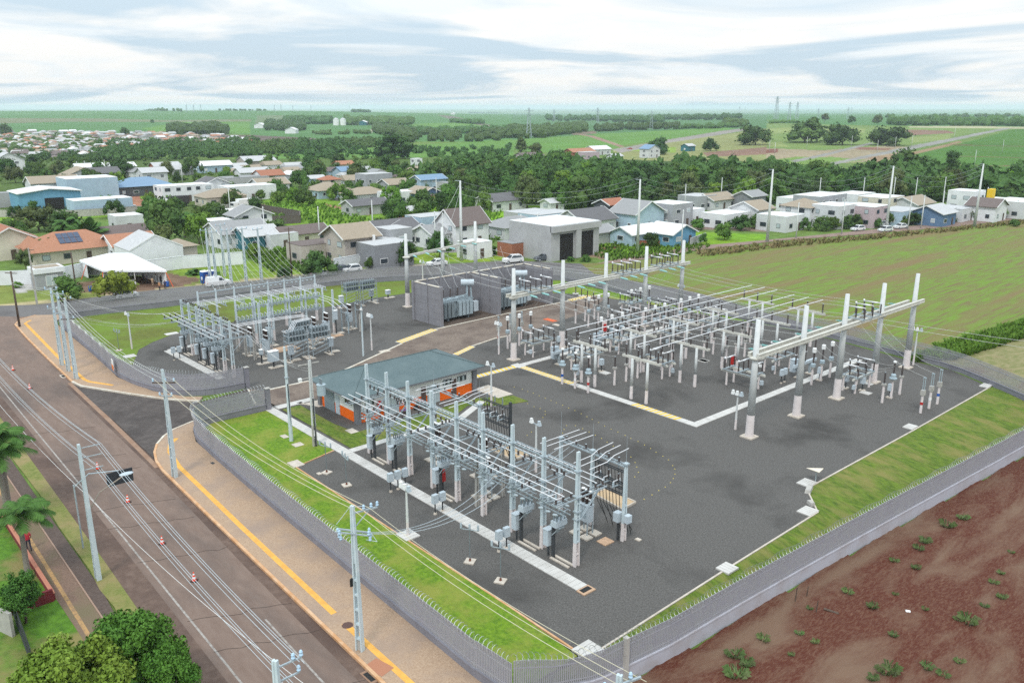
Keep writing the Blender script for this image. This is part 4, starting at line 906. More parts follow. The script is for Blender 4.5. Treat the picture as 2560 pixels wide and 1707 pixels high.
gbeam('outer beam of the right-hand gantry, closest to the grass bank', -42.6, 69.6, 106.6, 8.4); gbeam('inner beam of the right-hand gantry on the side of the tubes', -43.6, 69.6, 104.6, 8.4)
def phase_band(parent, x, y, z):
    pass
# a disconnector pole: three posts on a base with a white blade
def disc_pole_mesh():
    b = MB(); b.box(0, 0, 0, 2.3, .16, .12)
    return b.mesh('base', STEEL)
ME_DB = disc_pole_mesh()
def blade_mesh():
    b = MB(); b.tube((-1.0, 0, 0), (1.0, 0, .02), .05, n=7); b.tube((-.25, 0, -.02), (.6, 0, 0), .085, n=8); b.ball((-1.05, 0, .06), .13, 7, 5); return b.mesh('blade', ALU, True)
ME_BL = blade_mesh()
def disconnector(label, loc, rz, n=3, pitch=1.9, legs=True, group=None, ph=2.0):
    """n poles side by side on two concrete channels"""
    t = thing('disconnector', label, 'disconnector', loc, rz, group); L = (n - 1) * pitch
    z = 1.65 if legs else 0
    if legs:
        for x in (-.75, .75):
            for y in (-L / 2 + .2, L / 2 - .2): put('leg', ME_R16, t, (x, y, 0))
        b = MB()
        for x in (-.75, .75): b.box(x, 0, z, .2, L + 1.2, .22)
        b.build('channel', BEAMC, t)
        MB().box(.75, -L / 2 - .2, .6, .3, .35, .5).build('drive_box', CAB, t); z += .22
    f = MB()
    for x in (-.95, .95): f.beam((x, -L / 2 - .4, z + .05), (x, L / 2 + .4, z + .05), .08)
    f.build('frame', STEEL, t)
    for k in range(n):
        y = -L / 2 + k * pitch; p = put('base', ME_DB, t, (0, y, z + .08))
        for x in (-1.0, 0.0, 1.0): put('insulator', ME_DISC, p, (x, 0, .12))
        put('blade', ME_BL, p, (0, 0, 1.36))
    return t
d_leg = disconnector('disconnector on concrete legs beside the first rear gantry pole', (-79.9 + 1.2, 74.35, 0), 0, group='three-phase disconnectors on concrete legs')
def dcopy(x, y, l, rz=0): return copy_tree(d_leg, (x, y, 0), rz, l)
dcopy(-72.2, 84.0, 'disconnector on legs nearest the striped slab in the second bay'); dcopy(-78.7, 92.0, 'disconnector on legs in the third bay by the red box'); dcopy(-78.9, 101.0, 'disconnector on legs in the farthest rear bay')
dcopy(-43.3, 92.4, 'disconnector on legs between the right-hand gantry poles'); dcopy(-70.0, 74.3, 'disconnector on legs next to the large breaker'); dcopy(-70.0, 92.0, 'disconnector on legs left of the middle tubes')
dcopy(-52.6, 83.0, 'disconnector on legs under the end of the near tubes', math.pi / 2); dcopy(-53.5, 92.0, 'disconnector on legs in front of the right-hand trench'); dcopy(-69.6, 101.0, 'disconnector on legs at the far end of the middle row'); dcopy(-62.5, 79.0, 'disconnector on legs between the two groups of tubes', math.pi / 2)
dcopy(-85.5, 101.5, 'disconnector on legs behind the rear gantry by the striped crossing', 0)
d_top = disconnector('high disconnector on the rear gantry beam, nearest the firewalls', (-78.8, 73.9, 8.86), 0, legs=False, group='disconnectors up on the gantry beams')
copy_tree(d_top, (-78.8, 91.9, 8.86), 0, 'high disconnector in the middle of the rear gantry beam'); copy_tree(d_top, (-78.8, 100.7, 8.86), 0, 'high disconnector at the far end of the rear gantry beam'); copy_tree(d_top, (-43.1, 91.9, 8.86), 0, 'high disconnector on the right-hand gantry beam')
# tube supports and the six long tubes
def tube_support(label, x0, y, group):
    t = thing('tube_support', label, 'tube support', (x0, y, 0), 0, group)
    for x in (-1.1, 1.1): put('leg', ME_R5, t, (x, 0, 0))
    b = MB(); b.box(0, .35, 4.7, 5.4, .09, .26); b.box(0, -.35 + .7 - .25, 4.7, 5.4, .09, .26); a = b.build('beam', BEAMC, t)
    for x in (-2.25, 0, 2.3): put('insulator', ME_TALL, a, (x, .25, 4.9))
    return t
ts0 = None
for j, y in enumerate(GY):
    for i, x in enumerate((-65.3, -57.45)):
        l = '%s two-legged tube support of the %s line, counted from the striped crossings' % (ORD[j], ('far', 'near')[i])
        if ts0 is None: ts0 = tube_support(l, x, y - .1, 'two-legged supports under the long tubes')
        else: copy_tree(ts0, (x, y - .1, 0), 0, l)
for j, (x, ya, yb) in enumerate([(-68.5, 69.4, 108.6), (-66.4, 69.4, 108.7), (-64.2, 69.4, 108.5), (-60.8, 70.6, 107.5), (-58.6, 70.5, 107.5), (-56.4, 70.7, 107.5)]):
    b = MB(); b.tube((0, 0, 0), (0, yb - ya, 0), .052, n=8); tag(b.build('busbar', ALU, None, (x, ya, 6.22)), '%s of six long white tubes over the high-voltage yard, counted from the rear gantry' % ORD[j], 'busbar', 'long white tubes of the high-voltage yard')
# single-post apparatus
BANDS = {'red': REDP, 'white': WHITEP, 'blue': BLUEB}
def apparatus(kind, label, loc, group, band=None):
    t = thing(kind, label, {'post_insulator': 'post insulator', 'current_transformer': 'current transformer', 'voltage_transformer': 'voltage transformer', 'surge_arrester': 'surge arrester', 'line_trap': 'line coupler'}[kind], loc, 0, group)
    put('leg', ME_R21, t); MB().box(0, 0, 2.05, .42, .42, .2).build('cap', CONC, t)
    if kind == 'post_insulator': put('insulator', ME_TALL, t, (0, 0, 2.25))
    elif kind == 'current_transformer':
        MB().lathe((0, 0, 2.25), [(.3, 0), (.3, .35), (.16, .45)], 10).build('tank', TRAFO, t); put('insulator', ME_TALL, t, (0, 0, 2.68)); MB().lathe((0, 0, 3.95), [(.14, 0), (.24, .08), (.24, .55), (.16, .62)], 10).build('head', WHITEP, t, smooth=False)
    elif kind == 'voltage_transformer':
        MB().lathe((0, 0, 2.25), [(.22, 0), (.42, .1), (.42, .22), (.3, .28), (.28, .6), (.14, .72)], 12).build('tank', TRAFO, t); put('insulator', ME_TALL, t, (0, 0, 2.95)); MB().lathe((0, 0, 4.22), [(.16, 0), (.2, .06), (.2, .2), (.05, .26)], 10).build('head', WHITEP, t)
    elif kind == 'surge_arrester':
        put('insulator', ME_TALL, t, (0, 0, 2.28))
    else:
        MB().box(0, 0, 2.25, .4, .45, .35).build('tank', CONC, t); b = MB(); b.tube((-.1, 0, 2.6), (-.1, 0, 4.0), .04); b.tube((.1, 0, 2.6), (.1, 0, 4.0), .04); b.box(0, 0, 3.95, .3, .12, .1); b.build('fork', TRAFO, t)
    if band: MB().tube((0, 0, .95), (0, 0, 1.25), .152, .15, 14).build('colour_band', BANDS[band], t)
    return t
CACHE = {}
def app(kind, label, x, y, group, band=None):
    k = (kind, band)
    if k not in CACHE: CACHE[k] = apparatus(kind, label, (x, y, 0), group, band); return CACHE[k]
    return copy_tree(CACHE[k], (x, y, 0), 0, label, group)
BAYS = [72.1, 80.9, 89.75, 98.5]
for bi, y0 in enumerate(BAYS):
    for k in range(3): app('post_insulator', 'short post insulator, %s of its trio between the tube lines in the %s bay' % (ORD[k], ORD[bi]), -63.05, y0 + 2.1 * k, 'post insulators between the tube lines')
for k in range(3): app('post_insulator', 'post insulator, %s of the trio nearer the near tubes' % ORD[k], -59.55, 89.75 + 2.1 * k, 'post insulators by the near tubes')
for k, x in enumerate((-67.5, -65.35, -63.25)): app('voltage_transformer', 'voltage transformer with %s band beside the front trench' % ('blue', 'white', 'red')[k], x, 67.75, 'voltage transformers by the front trench', ('blue', 'white', 'red')[k])
for bi, (x, y0, nm) in enumerate(((-47.55, 89.85, 'right-hand trench'), (-83.3, 72.9, 'inner road near the firewalls'), (-84.2, 89.9, 'middle of the inner road'), (-74.2, 91.0, 'rear side of the far tubes'), (-74.5, 99.5, 'far end of the rear bays'), (-83.5, 98.8, 'striped crossing of the inner road'), (-74.6, 82.2, 'second rear bay'))):
    for k in range(3): app('current_transformer', '%s current transformer with white head at the %s' % (ORD[k], nm), x, y0 + 2.15 * k, 'current transformers with white heads')
for k in range(3): app('line_trap', 'forked line coupler with %s band by the grass bank' % ('red', 'white', 'blue')[k], -34.7, 89.9 + 2.13 * k, 'forked couplers by the grass bank', ('red', 'white', 'blue')[k])
app('surge_arrester', 'short arrester post left of the round-headed transformer by the bank', -39.0, 90.0, 'arresters by the bank'); app('voltage_transformer', 'single voltage transformer between two arresters by the bank', -39.0, 92.15, 'apparatus by the bank'); app('surge_arrester', 'short arrester post right of the round-headed transformer by the bank', -38.97, 94.25, 'arresters by the bank')
for k, (x, y) in enumerate(((-85.55, 73.2), (-85.6, 75.4), (-85.6, 77.6))): app('line_trap', 'forked coupler at the inner road, %s from the control building' % ORD[k], x, y, 'forked couplers at the inner road', 'red' if k == 0 else None)
for k in range(3): app('surge_arrester', 'arrester post on the inner road side of the third bay, %s of three' % ORD[k], -86.8, 89.8 + 2.1 * k, 'arresters at the inner road')
for k in range(3): app('post_insulator', 'post insulator in the far middle bay, %s of three' % ORD[k], -72.8, 103.0 + 1.9 * k, 'post insulators in the far middle bay')
# live-tank breakers
def hvbreaker(label, loc, rz=0):
    t = thing('circuit_breaker', label, 'circuit breaker', loc, rz, 'large high-voltage breakers')
    for y in (-1.3, 1.3): MB().box(0, y, 0, .22, .22, 1.5).build('leg', STEEL, t)
    for y in (-1.3, 1.3): MB().box(0, y, -.02, .9, .7, .12).build('base_slab', SLABC, t)
    MB().box(0, 0, 1.5, .34, 5.2, .34).build('girder', CAB, t)
    c = MB(); c.box(-.55, -1.5, .75, .65, .9, 1.5); c.box(-.55, -1.5, 2.25, .72, 1.0, .06); c.build('control_cabinet', CAB, t)
    for y in (-2.2, 0, 2.2):
        b = MB(); P = []
        put('column', ME_TALL, t, (0, y, 1.84)); put('chamber', ME_TALL, t, (0, y, 3.12)); MB().box(0, y, 3.06, .16, .4, .12).build('terminal', ALU, t)
    return t
hb = hvbreaker('large breaker with three tall dark columns beside the front trench', (-73.4, 74.3, 0))
copy_tree(hb, (-74.3, 83.2, 0), 0, 'large breaker with three dark columns in the second bay'); copy_tree(hb, (-72.2, 97.0, 0), 0, 'large breaker with dark columns deep in the rear rows'); copy_tree(hb, (-50.0, 92.4, 0), 0, 'large breaker with grey cabinet beside the right-hand trench')
# boxes, slabs and extinguishers
def fire_box(label, p):
    t = thing('fire_box', label, 'fire box', (*p, 0)); MB().box(0, 0, 1.0, .32, .4, 1.05, top=.9).build('box', REDP, t); MB().box(0, 0, 0, .08, .08, 1.0).build('post', STEELD, t)
fire_box('red fire box on a post of the near tube supports', (-56.75, 87.0)); fire_box('red fire box beside the third rear gantry pole', (-78.2, 87.0)); fire_box('red fire box among the reclosers of the near bay', (Gxy(1385, 1610, 'h')[0] - .1, Gxy(1385, 1610, 'h')[1] + .6))
for k, (x, y, w_) in enumerate(((215, 965, 'c'), (735, 1010, 'c'), (1725, 1172, 'c'), (1705, 1258, 'c'), (1490, 1205, 'c'), (415, 1375, 'd'), (725, 1335, 'd'), (1335, 405, 'b'), (780, 1450, 'j'), (400, 1290, 'i'))):
    p = Gxy(x, y, w_)
    slab(['white square lid between the near tube supports', 'pale slab by the disconnector past the right-hand trench', 'pale lid at the base of the fourth right-hand gantry pole', 'pale lid beyond the third right-hand gantry pole', 'pale lid beside the third right-hand gantry pole', 'pale slab under the disconnector by the first rear gantry pole', 'pale slab at the foot of the second rear gantry pole', 'white lid under the first disconnector near the striped crossing', 'white lid deep among the tube supports', 'pale lid near the kerb of the inner road'][k], p, 1.2, 1.0, COVER)
slab('orange plate lying on the inner road by the disconnector', Gxy(1840, 885, 'i'), 2.2, 1.0, mat('orange_plate', (.6, .13, .05), .8)); slab('pale plate beside the orange plate on the inner road', Gxy(1920, 945, 'i'), 1.3, .8, SLABC)
def boxpost(label, p):
    t = thing('marshalling_box', label, 'cabinet', (*p, 0)); MB().box(0, 0, .9, .45, .55, .75, top=.95).build('cabinet', CAB, t); MB().box(0, 0, 0, .1, .1, .9).build('leg', STEELD, t); MB().box(0, 0, -.02, .6, .6, .14).build('foot', SLABC, t); return t
for (x, y, w_, l) in ((1670, 1235, 'c', 'grey box on a dark leg behind the third right-hand gantry pole'), (1745, 1160, 'c', 'grey box fixed low beside the fourth right-hand gantry pole'), (1518, 1215, 'c', 'narrow grey box left of the disconnector legs on the right'), (1920, 1300, 'c', 'grey box on a dark leg between two arrester posts'), (1277, 1140, 'c', 'slim grey box at the white-headed transformers'), (1290, 385, 'b', 'grey box on a white leg under the near disconnector'), (770, 1320, 'd', 'grey box at the foot of the second rear gantry pole'), (985, 510, 'b', 'grey box on the middle banded transformer')):
    boxpost(l, Gxy(x, y, w_))
# overhead conductors between the gantries
def wire(label, p, q, sag, r=.022, m=None, group=None, n=14, cat='wire', sub=None):
    b = MB(); p = np.array(p, float); q = np.array(q, float); pts = []
    for k in range(n + 1):
        t = k / n; c = p + (q - p) * t; c[2] -= sag * 4 * t * (1 - t); pts.append(tuple(c - p))
    b.path(pts, r, 4); return tag(b.build('wire', m or WIRE, None, p), label, cat, group)
def string_ins(t_name, p, q, length=1.25):
    p = np.array(p, float); q = np.array(q, float); d = (q - p) / np.linalg.norm(q - p); b = MB(); n = 10
    for k in range(n):
        a = p + d * (.25 + length * k / n); c = p + d * (.25 + length * (k + .55) / n); b.tube(tuple(a - p), tuple(c - p), .13, .05, 8)
    b.tube((0, 0, 0), tuple(d * (length + .4)), .03, n=5)
    return b
k = 0
for bi, y0 in enumerate((72.2, 81.0, 89.8, 98.6)):
    for j in range(3):
        y = y0 + 2.1 * j; A = (-78.2, y, 8.45); B = (-43.7, y, 8.45); lab = 'conductor %s of the %s bay strung between the rear and right-hand gantries' % (ORD[j], ORD[bi])
        wire('%s' % lab, A, B, .75, .02, None, 'conductors between the two gantries')
        for (a, c, nm) in ((A, (-60, y, 7.75), 'rear'), (B, (-60, y, 7.75), 'right-hand')):
            tag(string_ins('', a, c).build('insulator_string', GLASSI, None, a), '%s green glass insulator string of the %s bay at the %s gantry' % (ORD[j], ORD[bi], nm), 'insulator string', 'green glass insulator strings')
# taps falling from the tubes and conductors to apparatus
for bi, y0 in enumerate(BAYS):
    for j in range(3):
        y = y0 + 2.1 * j
        wire('thin %s jumper dropping in the %s bay behind the far tubes' % (ORD[j], ORD[bi]), (-77.9, y, 8.2), (-83.3, y, 4.4), 1.0, .014, None, 'jumpers in the rear bays', 8)
        wire('thin %s jumper linking apparatus low across the %s bay' % (ORD[j], ORD[bi]), (-79, y, 3.3), (-63, y, 3.6), .5, .014, None, 'low jumpers across the bays', 10)
for j in range(3):
    y = 89.9 + 2.13 * j; wire('thin %s jumper between white heads and disconnector on the right' % ORD[j], (-47.5, y, 4.5), (-44.3, y, 3.4), .35, .016, None, 'jumpers by the right-hand trench', 8)
    wire('thin %s jumper from the right-hand disconnector to the bank apparatus' % ORD[j], (-42.2, y, 3.3), (-38.9, y, 3.9), .4, .016, None, 'jumpers by the bank', 8); wire('thin %s lead falling from the gantry to the forked couplers' % ORD[j], (-42.3, y, 8.3), (-34.7, y, 4.1), .8, .014, None, 'leads to the forked couplers', 10)
# the three tall poles with a beam behind the firewalls
for j, (x, y) in enumerate(((-113.0, 76.9), (-115.3, 86.0), (-117.4, 95.0))):
    if j == 0: copy_tree(gp0, (x, y, 0), 0, 'round gantry pole standing left of the grey firewalls')
    else: copy_tree(gp0, (x, y, 0), 0, '%s round pole rising behind the grey firewalls' % ORD[j - 1])
b = MB(); b.beam((0, 0, 0), (-4.5, 18.6, 0), .3, .4); tag(b.build('concrete_beam', BEAMC, None, (-112.9, 76.6, 8.5)), 'concrete beam joining the three poles behind the firewalls', 'beam')
k = 0
for j in range(6):
    t_ = (j + .6) / 6; a = (-112.9 - 4.4 * t_, 76.6 + 18.4 * t_, 8.4)
    yb = 72.2 + 2.1 * (j % 3) + (17.6 if j > 2 else 0)
    wire('%s conductor from the beam behind the firewalls to the rear gantry' % ORD[j], a, (-79.3, yb, 8.6), .9, .022, None, 'conductors over the transformers'); tag(string_ins('', a, (-79.3, yb, 7.5)).build('insulator_string', GLASSI, None, a), '%s green insulator string hanging from the beam behind the firewalls' % ORD[j], 'insulator string', 'insulator strings behind the firewalls')
    # conductors leaving to the line poles
# ------------------------------------------------------------------ firewalls and transformers
def wallbox(b, x0, y0, x1, y1, h, th=.22):
    d = Vector((x1 - x0, y1 - y0, 0)); L = d.length; n = max(2, int(round(L / 2.6))); rz = math.atan2(d.y, d.x)
    cx, cy = (x0 + x1) / 2, (y0 + y1) / 2; b.box(cx, cy, 0, L, th, h, rz, 0); b.box(cx, cy, h, L + .1, th + .14, .1, rz, 1)
    for k in range(n + 1):
        q = k / n; b.box(x0 + d.x * q, y0 + d.y * q, 0, .3, th + .26, h + .16, rz, 0)
    for k in range(1, 6): b.box(cx, cy, h * k / 6, L, th + .012, .035, rz, 2)
JOINT = mat('wall_joint', (.17, .165, .18), .9)
for l, seg in (('grey firewall closing the left side of the first transformer bay', (-105.1, 72.9, -98.7, 73.2)), ('grey firewall standing between the two transformers', (-105.1, 84.2, -98.5, 84.45)), ('grey firewall at the right end of the second transformer bay', (-105.1, 95.8, -98.6, 96.0)), ('long grey firewall along the back of both transformers', (-105.25, 72.7, -105.25, 96.1))):
    t = thing('firewall', l, 'wall', (seg[0], seg[1], 0)); b = MB(); wallbox(b, 0, 0, seg[2] - seg[0], seg[3] - seg[1], 6.0); b.build('wall', [FIREW, KERB, JOINT], t)
sheet('transformer_pad', [(-105, 73.4), (-98.0, 73.4), (-98.0, 96), (-105, 96)], mat('oil_stained_gravel', (.11, .08, .062), .95, col2=(.08, .06, .048), scale=2, world=True), .03)
def transformer(label, loc):
    t = thing('power_transformer', label, 'transformer', loc, 0, 'large grey power transformers')
    MB().box(0, 0, .4, 2.6, 6.0, 2.5).build('tank', TRAFO, t); MB().box(0, 0, 2.9, 2.9, 6.3, .12).build('cover', TRAFOD, t)
    for y in (-2, 2): MB().box(0, y, 0, 2.9, .3, .4).build('skid', TRAFOD, t)
    for k in range(8):
        y = -2.9 + k * .72
        if k in (3,): continue
        b = MB()
        for q in range(5): b.box(1.5 + q * .13, y, .7, .035, .55, 2.3)
        b.box(1.75, y, 2.6, .7, .1, .1); b.build('radiator', TRAFO if k > 3 else TRAFOD, t)
    for k in range(4):
        b = MB()
        for q in range(5): b.box(-1.5 - q * .13, -2.2 + k * 1.5, .7, .035, .6, 2.0)
        b.build('radiator', TRAFOD, t)
    b = MB(); b.tube((-.4, 2.0, 5.3), (.9, 3.6, 5.3), .52, n=16); co = b.build('conservator', CAB, t, smooth=False); MB().beam((.2, 2.7, 3.0), (.2, 2.7, 4.9), .25).build('support', TRAFO, t); MB().beam((.9, 3.2, 1.5), (.5, 3.2, 4.9), .18).build('support', TRAFO, t)
    for y in (-2.0, -.6, .8):
        o = put('bushing', ME_TALL, t, (.1, y, 3.35), 0, (1.25, 1.25, 1.15)); o.rotation_euler = (R(-6), 0, 0); MB().lathe((.1, y, 3.0), [(.3, 0), (.26, .3), (.16, .38)], 10).build('turret', TRAFO, t)
    for y in (-2.6, -1.9, -1.2): put('bushing', ME_BUSHG, t, (-.9, y, 3.0))
    for k in range(7): MB().lathe((random.uniform(-1, 1.1), random.uniform(-2.8, 2.6), 3.0), [(.14, 0), (.14, .25), (.06, .34)], 8).build('valve', TRAFO, t)
    b = MB(); b.path([(.9, -2.9, 3.2), (.9, 0, 3.35), (.7, 2.4, 3.6), (.4, 2.6, 4.8)], .07, 6); b.build('pipe', TRAFO, t); MB().box(1.6, 3.2, .9, .6, .9, 1.6).build('control_cabinet', CAB, t)
    return t
tr = transformer('large grey transformer in the left firewall bay', (-102.2, 78.0, 0)); copy_tree(tr, (-102.2, 89.4, 0), 0, 'large grey transformer in the right firewall bay')
for j in range(3):
    for (y0, n2) in ((76.0, 'left'), (87.4, 'right')): wire('thin %s lead rising from the %s transformer to the overhead line' % (ORD[j], n2), (-102.1, y0 + 1.4 * j, 4.85), (-108, y0 + 2.5 * j + .5, 9.0), .5, .015, None, 'leads above the transformers', 8)
t = thing('earthing_switch', 'row of dark posts on white lids in the bright grass strip', 'post', (-96, 104.6, 0))
for k in range(4): MB().lathe((-k * 1.9, .5 * k - 1, 0), [(.6, 0), (.6, .06)], 12).build('lid', COVER, t); put('insulator', ME_TALL, t, (-k * 1.9, .5 * k - 1, .05))
# ------------------------------------------------------------------ control building
t = thing('control_building', 'white and orange control building under a large teal hip roof', 'building', (-76.2, 50.25, 0))
BX, BY = 3.85, 7.8
def wallseg(axis, x, y, a0, a1, holes, name='wall'):
    """wall running along axis with the lower 1.35 m orange, upper white; holes = (a0,a1,z0,z1)"""
    pass
b = MB(); b.box(0, 0, 0, 2 * BX, 2 * BY, 1.15, m=1); b.box(0, 0, 1.15, 2 * BX, 2 * BY, 1.8, m=0); b.build('wall', [WHITEP, ORANGE], t)
for x, y in ((BX, -BY), (-BX, -BY), (BX, BY), (-BX, BY)): MB().box(x, y, 0, .56, .56, 2.95).build('column', GREYW, t)
ex, ey = 4.7, 8.85; zr = 4.8; ze = 3.12; rl = 4.3
b = MB(); b.add([(-ex, -ey, ze), (ex, -ey, ze), (ex, ey, ze), (-ex, ey, ze), (0, -rl, zr), (0, rl, zr)], [(0, 1, 4), (1, 2, 5, 4), (2, 3, 5), (3, 0, 4, 5)]); rf = b.build('roof', ROOFT, t)
b = MB(); b.box(0, 0, ze - .2, 2 * ex - .02, 2 * ey - .02, .195); b.build('fascia', GREYW, t)
b = MB(); b.path([(-ex, -ey, ze + .02), (0, -rl, zr + .03), (0, rl, zr + .03), (-ex, ey, ze + .02)], .05, 4); b.path([(ex, -ey, ze + .02), (0, -rl, zr + .03)], .05, 4); b.path([(ex, ey, ze + .02), (0, rl, zr + .03)], .05, 4); b.build('ridge_cap', ROOFT, rf)
def wpanel(name, x, y, z, sx, sy, sz, m): return MB().box(x, y, z, sx, sy, sz).build(name, m, t)
g = wpanel('garage_grille', -1.9, -BY - .02, 0, 2.2, .08, 2.3, TRAFOD)
for k in range(9): MB().box(-2.9 + k * .25, -BY - .07, .02, .04, .03, 2.25).build('bar', TRAFO, g)
d1 = wpanel('door', -.15, -BY - .03, 0, .85, .07, 2.1, CAB); MB().box(.18, -BY - .08, 1.0, .1, .04, .05).build('handle', STEELD, d1)
f = wpanel('window', 2.1, -BY - .03, 1.75, 1.3, .08, .55, GREYW); MB().box(2.1, -BY - .075, 1.8, 1.16, .02, .45).build('pane', GLASS, f)
for y, wd, nm in ((-3.6, 1.9, 'door'), (2.0, 1.7, 'door')):
    f = wpanel(nm, BX + .03, y, 0, .07, wd, 2.15, CURT); MB().box(BX + .075, y, .05, .02, .06, 2.05).build('frame', CAB, f)
f = wpanel('door', BX + .03, .65, 0, .08, .6, 2.15, mat('brown_trim', (.11, .075, .065), .6)); f = wpanel('door', BX + .03, 4.95, 0, .08, .55, 2.15, mat('brown_trim', (.1, .1, .1)))
for y, wd in ((3.95, 1.2), (6.05, 1.25), (-6.3, 1.1)):
    f = wpanel('window', BX + .03, y, 1.72, .08, wd, .62, GREYW)
    for k in range(4): MB().box(BX + .08, y - wd / 2 + wd * (k + .5) / 4, 1.77, .02, wd / 4 - .05, .52).build('pane', GLASS if k % 2 else CURT, f)
fire_box('red extinguisher box against the orange wall of the control building', (-71.9, 44.9))
ti = thing('motorcycle', 'dark motorcycle parked against the orange wall by the pale door', 'motorcycle', (-71.7, 50.0, 0), R(90))
for x in (-.6, .6): 
    wh = MB(); wh.tube((x, -.05, .3), (x, .05, .3), .3, n=14); wh.build('wheel', RUBBER, ti)
MB().box(0, 0, .45, .8, .22, .3, top=.8).build('engine', STEELD, ti); MB().box(-.25, 0, .75, .7, .24, .1).build('seat', RUBBER, ti); MB().ball((.22, 0, .88), (.28, .15, .14)).build('fuel_tank', REDP, ti); b = MB(); b.beam((.5, -.35, 1.05), (.5, .35, 1.05), .04); b.beam((.6, 0, .3), (.45, 0, 1.05), .06); b.build('handlebar', STEELD, ti)
t = thing('bench', 'small purple-seated bench by the orange wall', 'bench', (-71.6, 47.9, 0)); MB().box(0, 0, .42, .45, 1.1, .06).build('seat', mat('purple', (.14, .07, .22)), t)
for y in (-.45, .45): MB().box(0, y, 0, .35, .06, .42).build('leg', STEELD, t)
# ------------------------------------------------------------------ left yard: front pole row, rear pole row, tubes, capacitor frames
LX = [-111.4, -108.85, -106.3, -103.6, -100.95, -98.5, -95.95]; LYB = [-2.35, -1.6, -.9, .85, 1.6, 2.35]; lp0 = None
for i, x in enumerate(LX):
    lab = '%s concrete pole of the left yard front row, counted from the grass slope' % ORD[i]
    if lp0 is None:
        lp0 = thing('busbar_pole', lab, 'pole', (x, 39.35, 0), 0, 'concrete poles of the left yard front row'); put('shaft', ME_T7, lp0, rz=math.pi / 2); arm_part(lp0, -2.5, 2.5, 4.92, LYB)
        br = MB(); br.beam((0, .2, 3.3), (0, 1.9, 4.85), .06); br.build('brace', STEEL, lp0)
    else: copy_tree(lp0, (x, 39.35, 0), 0, lab)
for j, y in enumerate(LYB):
    b = MB(); b.tube((0, 0, 0), (16.7, 0, 0), .032, n=7); tag(b.build('busbar', ALU, None, (-112.1, 39.35 + y, 5.42)), '%s of six aluminium busbars over the left yard front row' % ORD[j], 'busbar', 'busbars over the left yard front row')
for i in range(6):
    L = LX[i + 1] - LX[i] - .3
    t = thing('lattice_beam', 'upper lattice beam between the %s and %s poles of the left front row' % (ORD[i], ORD[i + 1]), 'beam', (LX[i] + .15, 39.35, 6.55), 0, 'upper lattice beams of the left yard'); ladder_beam(L).build('truss', STEEL, t)
    for f in (.25, .5, .75): put('insulator', ME_POST, t, (L * f, .1, .38))
    t = thing('lattice_beam', 'lower switch beam between the %s and %s poles of the left front row' % (ORD[i], ORD[i + 1]), 'beam', (LX[i] + .15, 38.8, 3.75), 0, 'lower switch beams of the left yard'); ladder_beam(L).build('truss', STEEL, t)
    for f in (.2, .5, .8): put('knife_switch', ME_SW, t, (L * f, .1, .4), .1); put('suspension_insulator', ME_POLY, t, (L * f, .95, .1), R(20))
for k, (x, y) in enumerate(((690, 1185), (790, 1385), (930, 1475), (425, 1200), (650, 1330))):
    p = Gxy(x, y, 'l') if k else Gxy(415, 1190, 'l')
    copy_tree(rc0, (*[Gxy(420, 1195, 'l'), Gxy(665, 1330, 'l'), Gxy(795, 1400, 'l'), Gxy(930, 1480, 'l'), (-104.9, 41.6)][k], 0), 0, '%s grey recloser with cabinet under the left yard front row' % ORD[k], 'reclosers under the left yard front row')
RYS = [43.0, 45.6, 48.3, 50.9, 53.5, 56.1, 58.75, 61.2]; lr0 = None
for i, y in enumerate(RYS):
    lab = '%s slender pole of the left yard back row along the grass slope' % ORD[i]
    if lr0 is None:
        lr0 = thing('busbar_pole', lab, 'pole', (-115, y, 0), 0, 'slender poles of the left yard back row'); put('shaft', ME_T7, lr0)
        b = MB(); b.beam((-.5, 0, 5.3), (3.6, 0, 5.3), .08, .1); a = b.build('crossarm', STEEL, lr0)
        for x in (.4, 1.1, 1.8, 2.5, 3.2): put('insulator', ME_POSTG, a, (x, 0, 5.35))
    else: copy_tree(lr0, (-115, y, 0), 0, lab)
for i in range(7):
    L = RYS[i + 1] - RYS[i]; t = thing('support_beam', 'top steel beam between the %s and %s poles of the left back row' % (ORD[i], ORD[i + 1]), 'beam', (-115, RYS[i], 6.85), 0, 'top beams of the left back row'); b = MB(); b.beam((0, .1, 0), (0, L - .1, 0), .16, .14); b.build('rail', STEEL, t)
    if i > 2:
        for k in range(3): put('suspension_insulator', ME_POLY, t, (.05, L * (k + .6) / 3.4, -.35), R(80))
for j in range(5):
    b = MB(); b.tube((0, 0, 0), (0, 19.3, 0), .03, n=6); tag(b.build('busbar', ALU, None, (-114.6 + .7 * j, 42.0, 5.8)), '%s of five long tubes along the left yard back row' % ORD[j], 'busbar', 'long tubes along the left back row')
# second row with switch beams
sr0 = None
for i, y in enumerate((45.6, 48.3, 50.9, 53.5, 56.1, 58.9)):
    lab = '%s pole of the inner switch row of the left yard' % ORD[i]
    if sr0 is None:
        sr0 = thing('busbar_pole', lab, 'pole', (-108.6, y, 0), 0, 'poles of the inner switch row'); put('shaft', ME_T64, sr0)
    else: copy_tree(sr0, (-108.6, y, 0), 0, lab)
    if i < 5:
        L = 2.6
        for z, nm in ((5.3, 'upper'), (3.6, 'lower')):
            t = thing('switch_beam', '%s switch beam behind the %s pole of the inner switch row' % (nm, ORD[i]), 'beam', (-108.6, y, z), 0, 'switch beams of the inner row'); b = MB()
            for x in (-.2, .2): b.beam((x, .1, 0), (x, L - .1, 0), .07, .1)
            b.build('rail', STEEL, t)
            for k in range(4): put('knife_switch', ME_SW, t, (0, L * (k + .6) / 4.3, .06), math.pi / 2); put('suspension_insulator', ME_POLY, t, (-.3, L * (k + .5) / 4.3, -.3), R(70))
